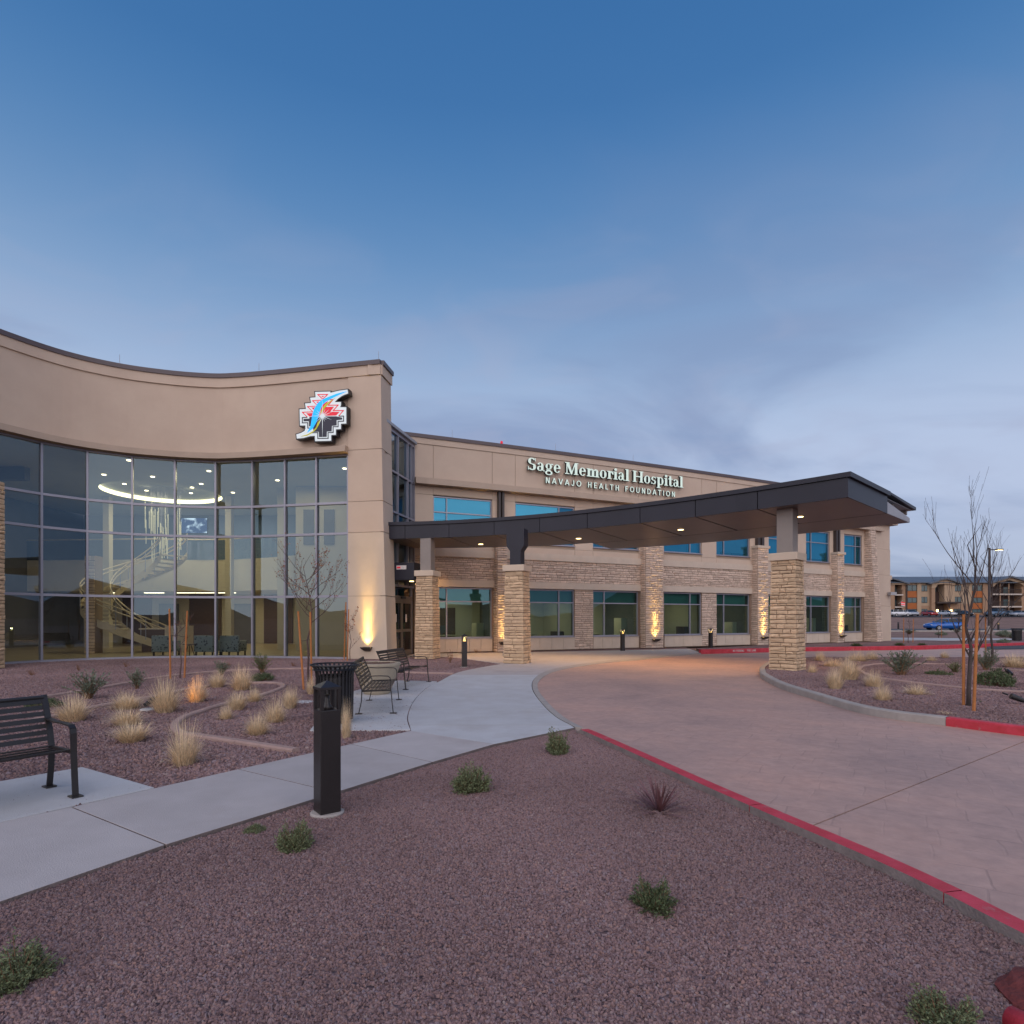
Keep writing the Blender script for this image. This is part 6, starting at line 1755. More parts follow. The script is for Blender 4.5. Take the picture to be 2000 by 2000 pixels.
# ================================================================== plants
def leaf(mb, p, d, L, w, rnd, m=0):
    d = d.normalized(); s = d.cross(Vector((rnd.uniform(-1, 1), rnd.uniform(-1, 1), rnd.uniform(-1, 1))))
    if s.length < 1e-4: s = d.orthogonal()
    s = s.normalized() * w / 2; u = s.cross(d).normalized() * w * 0.2
    mb.add([p, p + d * L * 0.5 + s + u, p + d * L, p + d * L * 0.5 - s + u], [(0, 1, 2), (0, 2, 3)], m)
def grass_variant(seed, n, H, lean):
    """a fountain of fine blades: each arches outwards, the outer ones nearly to the ground"""
    rnd = random.Random(seed); mb = MB()
    la = rnd.uniform(0, 2 * pi); lx = Vector((cos(la), sin(la), 0)) * 0.18      # the clump leans a little
    for k in range(n):
        a = rnd.uniform(0, 2 * pi); th = radians(82) * lean * rnd.random() ** 0.75
        L = H * rnd.uniform(0.5, 1.1) * (1.0 - 0.18 * th); r0 = 0.10 * sqrt(rnd.random())
        q = Vector((r0 * cos(a), r0 * sin(a), -0.02)); da = a + rnd.gauss(0, 0.5); o_ = Vector((cos(da), sin(da), 0))
        w = rnd.uniform(0.0022, 0.0048); sd = Vector((-sin(da), cos(da), 0)) * w
        bend = rnd.uniform(0.5, 1.1); pts_ = [q.copy()]
        for i in range(5):
            t = (i + 0.5) / 5; an = th * (0.45 + bend * t)
            q = q + (o_ * sin(an) + Vector((0, 0, cos(an)))) * L / 5 + lx * L * 0.2 * t / 5
            if q.z < 0.0: q.z = 0.0
            pts_.append(q.copy())
        for i in range(5):
            w0, w1 = 1 - i / 5.4, 1 - (i + 1) / 5.4
            mb.add([pts_[i] - sd * w0, pts_[i] + sd * w0, pts_[i + 1] + sd * w1, pts_[i + 1] - sd * w1], [(0, 1, 2, 3)])
    me = bpy.data.meshes.new('grass_blades'); me.from_pydata(mb.v, [], mb.f); me.materials.append(M['straw']); me.update(); return me
GV = [grass_variant(10 + k, (750, 900, 650, 820, 700, 880)[k], 0.5, (0.85, 1.0, 1.1, 0.75, 0.95, 1.05)[k]) for k in range(6)]
GRP_G = 'tan dry grass clumps in the gravel beds'
gi_ = 0
def grass(px, py, w, h, label, zg=0.0):
    global gi_
    p = gp(px, py - 2, zg); Y = p.y; sc_w = w * Y / F; sc_h = h * Y / F
    o = mesh_obj('grass_clump', GV[(gi_ * 5 + gi_ // 6) % 6], None, (p.x, p.y, zg - 0.04), (0, 0, gi_ * 1.7), (sc_w / 0.46, sc_w / 0.46, sc_h / 0.37))
    gi_ += 1
    tag(o, label, 'grass', GRP_G)
for a in [(143, 1408, 66, 46, 'tan grass clump by the left end of the looping edging'), (248, 1384, 56, 32, 'tan grass clump straddling the upper line of the looping edging'),
          (248, 1415, 62, 34, 'leaning tan grass clump above the widest flat clump'), (258, 1447, 72, 36, 'wide flat tan grass clump left of the tallest one'),
          (360, 1491, 66, 84, 'tallest tan grass clump, at the bend of the edging near the sidewalk'), (323, 1391, 58, 64, 'tall wispy tan grass clump left of the orange lit one'),
          (385, 1371, 42, 44, 'grass clump lit orange by the small spotlight'), (425, 1343, 36, 30, 'small tan grass clump behind the orange lit one'),
          (472, 1348, 46, 44, 'feathery tan grass clump at the top of the edging loop'), (497, 1370, 34, 27, 'small tan grass clump on the inner line of the edging loop'),
          (463, 1386, 42, 33, 'low tan grass clump just inside the loop by its lower line'), (441, 1404, 30, 30, 'narrow pale grass clump close inside the bend of the edging'),
          (537, 1409, 48, 48, 'full tan grass clump in the middle of the bed by the litter bin'), (503, 1434, 46, 40, 'bristly tan grass clump nearest the end of the looping edging'),
          (567, 1383, 36, 38, 'tan grass clump beside the round concrete disc'), (676, 1440, 24, 66, 'thin tall stalks of dry grass behind the foreground bollard'), (607, 1356, 20, 34, 'small tan grass tuft at the foot of the staked red leaved tree')]:
    grass(*a)
for a in [(1631, 1349, 36, 42, 'upright tan grass clump on the island nearest the column'), (1658, 1331, 46, 42, 'large tan grass clump behind the upright island one'), (1675, 1294, 44, 22, 'low tan grass clump on the far edge of the island'), (1703, 1291, 24, 18, 'small grass clump right of the low far edge one'),
          (1706, 1345, 38, 32, 'pale grass clump above the leaning island one'), (1724, 1371, 34, 34, 'leaning tan grass clump on the island near the kerb'), (1791, 1360, 46, 24, 'spreading golden grass clump alone on the island gravel'), (1819, 1294, 20, 13, 'tiny grass clump on the far side of the island'),
          (1845, 1288, 18, 14, 'tiny grass clump at the island far edge left of the staked tree'), (1626, 1305, 38, 20, 'grass clump behind the large island one'), (1602, 1294, 22, 20, 'grass clump just right of the island column, far edge'), (1982, 1307, 46, 28, 'grass clump lit by a spotlight at the right edge'),
          (1586, 1317, 18, 20, 'small grass tuft at the foot of the island column'), (1848, 1399, 32, 11, 'flat dry grass tuft beside the red length of kerb')]:
    grass(*a, zg=0.08)

def shrub_mesh(name, seed, kind):
    rnd = random.Random(seed); mb = MB()
    if kind == 'round':      # dense mound of small leaves on short stems; unit: 1 wide, ~0.8 tall
        for k in range(110):
            a = rnd.uniform(0, 2 * pi); ph = rnd.uniform(0.05, 1.0); e = Vector((cos(a) * 0.5 * sqrt(1 - ph * ph * 0.85), sin(a) * 0.5 * sqrt(1 - ph * ph * 0.85), 0.12 + 0.70 * ph)) * rnd.uniform(0.82, 1.05) * (0.86 + 0.22 * sin(2.6 * a + seed) * (0.25 + 0.4 * ph) + 0.10 * sin(5 * a + 2 * seed + 4 * ph))
            b0 = Vector((rnd.uniform(-.06, .06), rnd.uniform(-.06, .06), 0)); md = (b0 + e) * 0.5 + Vector((0, 0, -0.06))
            mb.tube([b0, md, e], [0.012, 0.008, 0.004], 4, 1)
            for q in range(46):
                t = rnd.uniform(0.35, 1.05); c = b0.lerp(md, t * 2) if t < 0.5 else md.lerp(e, (t - 0.5) * 2)
                dr = Vector((rnd.gauss(0, 1), rnd.gauss(0, 1), rnd.gauss(0.5, 1))) + e.normalized()
                leaf(mb, c + Vector((rnd.gauss(0, .025), rnd.gauss(0, .025), rnd.gauss(0, .025))), dr, rnd.uniform(0.045, 0.085), rnd.uniform(0.02, 0.034), rnd)
    elif kind == 'upright':  # loose grey-green wands
        for k in range(46):
            a = rnd.uniform(0, 2 * pi); sp = rnd.uniform(0.05, 0.5); e = Vector((cos(a) * sp, sin(a) * sp, rnd.uniform(0.55, 1.0) * (1 - 0.4 * sp)))
            b0 = Vector((rnd.uniform(-.05, .05), rnd.uniform(-.05, .05), 0)); md = b0.lerp(e, 0.5) + Vector((-cos(a) * .05, -sin(a) * .05, 0.03))
            mb.tube([b0, md, e], [0.010, 0.007, 0.003], 4, 1)
            for q in range(30):
                t = rnd.uniform(0.25, 1.02); c = b0.lerp(md, t * 2) if t < 0.5 else md.lerp(e, (t - 0.5) * 2)
                dr = (e - b0).normalized() * 1.2 + Vector((rnd.gauss(0, .7), rnd.gauss(0, .7), rnd.gauss(0.1, .6)))
                leaf(mb, c, dr, rnd.uniform(0.05, 0.11), rnd.uniform(0.018, 0.03), rnd)
    elif kind == 'mat':      # low spreading
        for k in range(90):
            a = rnd.uniform(0, 2 * pi); r = 0.5 * sqrt(rnd.random()); e = Vector((cos(a) * r, sin(a) * r, 0.10 + 0.22 * (1 - 2 * r) + rnd.uniform(-.05, .08)))
            mb.tube([Vector((e.x * .4, e.y * .4, 0)), e], [0.008, 0.004], 4, 1)
            for q in range(24):
                leaf(mb, e + Vector((rnd.gauss(0, .05), rnd.gauss(0, .05), rnd.gauss(0, .035))), Vector((rnd.gauss(0, 1), rnd.gauss(0, 1), rnd.gauss(.6, .7))), rnd.uniform(0.04, 0.08), rnd.uniform(0.02, 0.03), rnd)
    elif kind == 'yucca':    # stiff narrow blades
        for k in range(70):
            a = rnd.uniform(0, 2 * pi); el = rnd.uniform(0.12, 1.45); L = rnd.uniform(0.6, 1.0)
            d = Vector((cos(a) * cos(el), sin(a) * cos(el), sin(el))); s = Vector((-sin(a), cos(a), 0)) * 0.013
            p0 = Vector((0, 0, 0.02)); p1 = d * L * 0.5; p2 = d * L * 0.8 + Vector((0, 0, -0.02)); p3 = d * L + Vector((0, 0, -0.06))
            for A, B, w0, w1 in ((p0, p1, 1, 1), (p1, p2, 1, 0.7), (p2, p3, 0.7, 0.1)):
                mb.add([A - s * w0, A + s * w0, B + s * w1, B - s * w1], [(0, 1, 2, 3)])
    elif kind == 'twigs':
        for k in range(26):
            a = rnd.uniform(0, 2 * pi); sp = rnd.uniform(0.1, 0.5); e = Vector((cos(a) * sp, sin(a) * sp, rnd.uniform(0.3, 0.9)))
            mb.tube([(0, 0, 0), e * 0.5 + Vector((0, 0, .05)), e], [0.012, 0.008, 0.003], 4, 1)
            for q in range(5):
                leaf(mb, e * rnd.uniform(0.5, 1), Vector((rnd.gauss(0, 1), rnd.gauss(0, 1), rnd.gauss(0, 1))), 0.08, 0.03, rnd)
    return mb
SM = {}
def shrub_me(kind, leafm, stemm, seed):
    key = (kind, leafm, seed)
    if key not in SM:
        mb = shrub_mesh(kind, seed, kind); me = bpy.data.meshes.new('shrub_foliage'); me.from_pydata(mb.v, [], mb.f)
        me.materials.append(M[leafm]); me.materials.append(M[stemm]); me.polygons.foreach_set('material_index', mb.m); me.update(); SM[key] = me
    return SM[key]
def shrub(px, py, w, h, kind, leafm, label, seed=1, name='shrub', zg=0.0, stem='twig', rz=0.0, hn=None):
    p = gp(px, py, zg); s = w * p.y / F; hh = h * p.y / F
    nat = {'round': 0.84, 'upright': 0.8, 'mat': 0.36, 'yucca': 0.85, 'twigs': 0.85}[kind]; wn = {'round': 0.84, 'upright': 0.7, 'mat': 1.05, 'yucca': 0.85, 'twigs': 0.9}[kind]
    o = mesh_obj(name, shrub_me(kind, leafm, stem, seed), None, (p.x, p.y, zg - 0.045), (0, 0, rz), (s / wn, s / wn, hh / nat))
    tag(o, label, 'shrub' if name != 'yucca' else 'yucca', 'low shrubs in the gravel')
    return o
shrub(1090, 1468, 46, 52, 'round', 'leaf_green', 'small round shrub near the tip of the sidewalk and red kerb', 21)
shrub(920, 1540, 72, 62, 'round', 'leaf_green', 'bushy two lobed green shrub in the foreground gravel below the plaza', 22)
shrub(1288, 1578, 96, 78, 'yucca', 'leaf_yucca', 'spiky reddish yucca beside the red kerb', 23, 'yucca')
shrub(576, 1650, 64, 60, 'round', 'leaf_green', 'green shrub below the foreground bollard', 24)
shrub(497, 1618, 40, 18, 'mat', 'leaf_green', 'tiny flat green plant at the sidewalk edge left of the bollard', 25)
shrub(1278, 1765, 82, 66, 'round', 'leaf_dark', 'dense round dark green shrub in the middle of the foreground gravel', 26)
shrub(33, 1905, 116, 84, 'round', 'leaf_green', 'green shrub cropped at the lower left edge', 27)
shrub(1848, 1995, 120, 78, 'round', 'leaf_green', 'sprawling green shrub at the lower right beside the red rock', 28)
shrub(174, 1363, 58, 50, 'upright', 'leaf_grey', 'grey green wispy shrub left of the glass wall bed edging', 31)
shrub(87, 1379, 60, 20, 'mat', 'leaf_dark', 'low dark green mat behind the near bench', 32)
shrub(268, 1344, 30, 36, 'upright', 'leaf_grey', 'narrow grey green shrub left of the small staked sapling', 33)
shrub(432, 1318, 28, 27, 'upright', 'leaf_grey', 'grey green sprig against the curved glass base', 34)
shrub(512, 1313, 32, 33, 'upright', 'leaf_green', 'upright green shrub directly behind the dark green mat', 35)
shrub(512, 1328, 46, 17, 'mat', 'leaf_dark', 'dark green mat at the top of the looping edging', 36)
shrub(879, 1294, 16, 28, 'twigs', 'dry_leaf', 'small dry twiggy shrub left of the lit plaza bollard', 37)
for px, py, w, h, lb in [(62, 1318, 18, 14, 'dry reddish sprig near the left stone pier'), (246, 1302, 12, 12, 'dry sprig at the glass base below the stair'), (153, 1309, 10, 16, 'thin dry stalk by the glass left of the stair'), (447, 1299, 12, 10, 'dry sprig by the lobby chairs'), (573, 1300, 14, 10, 'dry sprig at the glass base near the staked tree'), (930, 1274, 14, 9, 'dry sprig below the first wing window'), (1090, 1269, 10, 8, 'dry sprig under the second wing window'), (1140, 1268, 14, 9, 'dry sprig under the stone pier of the wing')]:
    shrub(px, py, w, h, 'twigs', 'dry_leaf', lb, 38)
for a in [(1760, 1320, 58, 48, 'upright', 'leaf_grey', 'large grey green shrub in the middle of the island', 41), (1833, 1319, 44, 13, 'mat', 'leaf_dark', 'flat green mat on the island behind the staked tree', 42), (1926, 1310, 40, 38, 'upright', 'leaf_grey', 'grey green shrub right of the island tree', 43),
          (1944, 1341, 62, 36, 'mat', 'leaf_dark', 'dark green spreading shrub beside the island spotlight', 44), (1866, 1315, 26, 22, 'upright', 'leaf_green', 'wispy green sprig left of the island tree', 45), (1912, 1372, 40, 8, 'mat', 'leaf_dark', 'thin green weeds on the island near the tree stakes', 46)]:
    shrub(*a, zg=0.08)
for a in [(1674, 1262, 20, 9, 'round', 'leaf_dark', 'small dark ball shrub on the far bed below the end buttress', 47), (1758, 1261, 18, 9, 'round', 'leaf_dark', 'small dark ball shrub on the far bed left of the saplings', 47), (1802, 1261, 16, 8, 'round', 'leaf_dark', 'small dark ball shrub on the far bed right of the saplings', 47)]:
    shrub(*a, zg=0.02)
for k, (px, py, w, h) in enumerate([(1700, 1239, 22, 8), (1775, 1238, 26, 8), (1838, 1240, 20, 7), (1868, 1236, 16, 7), (1960, 1243, 26, 12), (1975, 1247, 20, 9), (1960, 1256, 22, 9)]):
    shrub(px, py, w, h, 'upright' if k % 2 else 'mat', 'leaf_grey', ['low green plant right of the side porch', 'green plants near the far saplings', 'low green plants below the blue car', 'small plant right of the blue car', 'green plant by the far litter bin', 'pale plant in front of the far litter bin', 'low plant on the far bed at right'][k], 48)

# ---- staked trees
def tree_mesh(seed, H, trunk_h, spread, r0, up=0.75, nlimb=7, depth=3, droop=0.0):
    rnd = random.Random(seed); trunk, crown, tips = MB(), MB(), []
    def limb(mb, p, d, L, r, lev):
        n = 5; pts_ = [p]; q = p.copy(); dd = d.copy(); rads = [r]
        for i in range(n):
            dd = (dd + Vector((rnd.gauss(0, .09), rnd.gauss(0, .09), rnd.gauss(0.03, .06) + up * 0.06 - droop))).normalized()
            q = q + dd * L / n; pts_.append(q.copy()); rads.append(max(0.0016, r * (1 - 0.75 * (i + 1) / n)))
        mb.tube(pts_, rads, 6 if lev == 0 else 5 if lev == 1 else 4)
        tips.append((pts_, rads))
        if lev < depth:
            for k in range(rnd.randint(3, 5) if lev == 0 else rnd.randint(2, 4)):
                i = rnd.randint(1, n - 1); b = pts_[i]; a = rnd.uniform(0, 2 * pi)
                side_ = Vector((cos(a), sin(a), rnd.uniform(-0.1, 0.5)))
                nd = (dd * rnd.uniform(0.55, 1.0) + side_ * rnd.uniform(0.35, 0.7) + Vector((0, 0, up * 0.5))).normalized()
                limb(mb, b, nd, L * rnd.uniform(0.42, 0.68), rads[i] * 0.62, lev + 1)
    # leader
    pts_ = [Vector((0, 0, -0.05))]; q = Vector((0, 0, 0)); n = 9
    for i in range(n):
        q = Vector((rnd.gauss(0, 0.012) * (i + 1), rnd.gauss(0, 0.012) * (i + 1), H * 0.93 * (i + 1) / n)); pts_.append(q)
    rad = [r0 * (1 - 0.93 * i / n) for i in range(n + 1)]
    trunk.tube(pts_, rad, 8)
    for k in range(nlimb):
        z = trunk_h + (H * 0.78 - trunk_h) * (k + rnd.uniform(0, .6)) / nlimb
        f = z / (H * 0.93) * n; i = min(n - 1, int(f)); b = pts_[i].lerp(pts_[i + 1], f - i)
        a = 2.4 * k + rnd.uniform(-.4, .4)
        d = Vector((cos(a), sin(a), up * rnd.uniform(0.8, 1.4))).normalized()
        L = spread * rnd.uniform(0.75, 1.1) * (1 - 0.45 * (z - trunk_h) / (H - trunk_h))
        limb(crown, b, d, L, r0 * 0.5 * (1 - 0.6 * z / H), 0)
    return trunk, crown, tips
def staked_tree(px, py, Hpx, trunk_px, spread_px, label, seed, stakes, bark='bark', leaves=0, up=0.8, nlimb=7, depth=2, r0=0.028, zg=0.0, guard=False, leafsize=0.05, droop=0.0):
    p = gp(px, py, zg); k = p.y / F; p.z = zg - 0.02
    t = root('young_tree', p, 0, label, 'tree', 'young staked trees')
    T, C, tips = tree_mesh(seed, Hpx * k, trunk_px * k, spread_px * k, r0, up, nlimb, depth, droop)
    T.build('trunk', M[bark], t, world=False, smooth=True); C.build('crown', M[bark], t, world=False)
    if leaves:
        rnd = random.Random(seed + 1); mb = MB()
        for q in range(leaves):
            pts_, _ = rnd.choice(tips); b = rnd.choice(pts_[2:]) + Vector((rnd.gauss(0, .01), rnd.gauss(0, .01), rnd.gauss(0, .01)))
            leaf(mb, b, Vector((rnd.gauss(0, 1), rnd.gauss(0, 1), rnd.gauss(-.4, .8))), leafsize * rnd.uniform(.6, 1.2), leafsize * 0.55, rnd)
        mb.build('leaves', M['dry_leaf'], t, world=False)
    for (bx, by, tx, ty) in stakes:
        b = gp(bx, by, zg); tz = EYE + (HOR - ty) * b.y / F; tp_ = Vector(((tx - 1000) * b.y / F, b.y, tz))
        s_ = root('tree_stake', b, 0, STK.pop(0), 'stake', 'wooden tree stakes')
        MB().tube([b + Vector((0, 0, -0.1)), tp_], [0.024, 0.022], 10).build('stake_pole', M['wood_stake'], s_)
        # tie to the trunk
        a = b.lerp(tp_, 0.62); c = Vector((p.x, p.y, a.z))
        MB().tube([a, a.lerp(c, 0.5) + Vector((0, 0, -0.02)), c], 0.007, 5).build('tree_tie', M['black_metal'], s_)
STK = ['left orange stake of the red leaved tree', 'right orange stake of the red leaved tree', 'left stake of the small sapling before the glass', 'right stake of the small sapling before the glass', 'stake of the thin sapling beside the tan pilaster', 'second stake of the sapling beside the tan pilaster',
       'left stake of the large bare island tree', 'right stake of the large bare island tree, top level with horizon', 'stake of the second bare island tree', 'left stake of the far saplings by the porch', 'right stake of the far saplings by the porch', 'lone stake in front of the blue car']
staked_tree(603, 1334, 276, 118, 92, 'young tree with reddish dry leaves before the glass wall', 5, [(593.6, 1345.5, 582.5, 1194), (609, 1336, 606, 1195)], 'bark_red', 520, 0.6, 13, 2, 0.030, leafsize=0.05)
staked_tree(351, 1323, 140, 62, 34, 'small reddish sapling between two stakes before the lobby chairs', 8, [(333, 1325, 331, 1189), (360, 1323, 365.7, 1193)], 'bark_red', 60, 0.8, 6, 2, 0.018, leafsize=0.04)
staked_tree(684, 1289, 115, 22, 36, 'thin sapling with brown leaves against the tan pilaster', 12, [(672, 1288, 675.6, 1176), (678, 1290, 681, 1190)], 'bark_red', 110, 0.9, 6, 1, 0.016, leafsize=0.07)
staked_tree(1892, 1381, 385, 72, 165, 'large bare tree with two orange stakes on the island', 27, [(1882, 1380, 1882, 1200), (1901.5, 1391, 1909, 1199)], 'bark', 0, 1.6, 9, 2, 0.036, zg=0.08)
staked_tree(1938, 1292, 250, 50, 110, 'smaller bare tree behind the large one, by the lamp post', 31, [(1925, 1291, 1925, 1205)], 'bark', 0, 1.0, 9, 2, 0.04, zg=0.08)
staked_tree(1774, 1256, 52, 30, 16, 'far thin sapling between two stakes beyond the end of the wing', 41, [(1765, 1256, 1765, 1208), (1783, 1255, 1784, 1209)], 'bark_red', 0, 1.0, 5, 1, 0.025)
staked_tree(1833, 1246, 46, 26, 18, 'far thin sapling standing in front of the blue car', 43, [(1839, 1245, 1839, 1200)], 'bark_red', 0, 1.0, 5, 1, 0.025)

# ---- spotlights, discs, valve box
def spot(px, py, label, aim, zg=0.0, lit=None):
    p = gp(px, py, zg); s = root('garden_spotlight', (p.x, p.y, zg - 0.03), aim, label, 'lamp', 'garden spotlights')
    MB().lathe([(0.13, 0.0), (0.13, 0.035), (0.12, 0.04)], 20).build('concrete_disc', M['concrete'], s, world=False)
    MB().tube([(0, 0, 0.04), (0, 0, 0.12)], 0.014, 6).build('stem', M['black_metal'], s, world=False)
    MB().tube([(-0.07, 0, 0.11), (0.0, 0, 0.14), (0.12, 0, 0.19)], [0.035, 0.045, 0.05], 12).build('lamp_head', M['black_metal'], s, world=False)
    MB().lathe([(0.038, 0.0), (0.038, 0.003)], 12).build('lens', M['lamp_warm'] if lit else M['steel_light'], s, world=False)
    ln_ = s.children[-1]; ln_.location = (0.123, 0, 0.192); ln_.rotation_euler = (0, radians(68), 0)
    if lit:
        d = bpy.data.lights.new('spotlight_beam', 'SPOT'); d.energy = lit; d.color = (1.0, 0.42, 0.08); d.spot_size = radians(50); d.spot_blend = 0.6; d.shadow_soft_size = 0.03
        o = bpy.data.objects.new('spotlight_beam', d); col.objects.link(o)
        dr = Vector((cos(aim), sin(aim), 0.12)); o.location = Vector((p.x, p.y, zg + 0.17)) + dr * 0.15; o.rotation_euler = dr.to_track_quat('-Z', 'Y').to_euler()
a_ = gp(385, 1368) - gp(290, 1385)
spot(290, 1385, 'small spotlight lighting the orange grass clump', atan2(a_.y, a_.x), 0.0, 30)
spot(1991, 1378, 'black spotlight on a pale disc at the right edge', radians(160), 0.08)
spot(1973, 1323, 'black spotlight beside the dark island shrub', radians(80), 0.08)
p = gp(592, 1369); MB().lathe([(0.20, -0.05), (0.20, -0.018), (0.19, -0.012)], 24, p).build('valve_cover', M['concrete'], label='pale round concrete disc flush in gravel left of the litter bin', cat='cover')
p = gp(1859, 1338, 0.08); MB().box(p.x - 0.3, p.y - 0.15, 0.05, p.x + 0.3, p.y + 0.15, 0.095).build('valve_box', M['edging'], label='flat rectangular valve box on the island gravel', cat='cover', bevel=0.01)

# ---- red sandstone and painted kerb nose at the lower right
rk_ = random.Random(4)
bm = bmesh.new(); bmesh.ops.create_icosphere(bm, subdivisions=3, radius=1.0)
for v in bm.verts:
    n_ = v.co.normalized(); k = 1 + 0.10 * sin(5 * n_.x + 1) * sin(4 * n_.y) + 0.05 * sin(11 * n_.z + 3 * n_.x)
    v.co = Vector((n_.x * 0.22 * k, n_.y * 0.18 * k, max(-0.03, n_.z * 0.08 * k)))
me = bpy.data.meshes.new('red_rock'); bm.to_mesh(me); bm.free(); me.materials.append(pmat('red_rock', (0.20, 0.045, 0.04), 0.9, 0.4, 12, 0.6, 40))
p = gp(2055, 1940); o = mesh_obj('red_rock', me, None, (p.x, p.y, -0.03), (0, 0, 0.6)); tag(o, 'low dark red rock at the lower right corner', 'rock')
MB().tube([gp(1972, 1972, 0.05) + Vector((0, 0, -0.03)), gp(2040, 2010, 0.05) + Vector((0, 0, -0.03)), gp(2200, 2080, 0.05) + Vector((0, 0, -0.03))], [0.045, 0.055, 0.055], 12).build('painted_kerb_nose', M['red_paint'], label='rounded red painted kerb end in the lower right corner', cat='kerb', smooth=True)
# ================================================================== parking lot lamp, cars, apartment house
def lamp_post():
    Y = 62.0; b = Vector(((1932.5 - 1000) * Y / F, Y, 0)); top = EYE + (HOR - 1070) * Y / F
    r = root('street_lamp', b, 0, 'tall dark parking lot lamp post with one lit arm', 'street lamp')
    MB().lathe([(0.30, -0.1), (0.30, 0.75), (0.27, 0.78)], 16).build('concrete_base', M['kerb'], r, world=False)
    MB().tube([(0, 0, 0.78), (0, 0, top)], [0.15, 0.11], 10).build('pole', M['brown_steel'], r, world=False)
    MB().box(0.05, -0.05, top - 0.25, 0.75, 0.05, top - 0.15).build('arm', M['brown_steel'], r, world=False)
    MB().box(0.7, -0.2, top - 0.24, 1.35, 0.2, top - 0.12).build('lamp_head', M['brown_steel'], r, world=False)
    MB().box(0.75, -0.17, top - 0.27, 1.3, 0.17, top - 0.243).build('lens', M['lamp_warm'], r, world=False)
lamp_post()

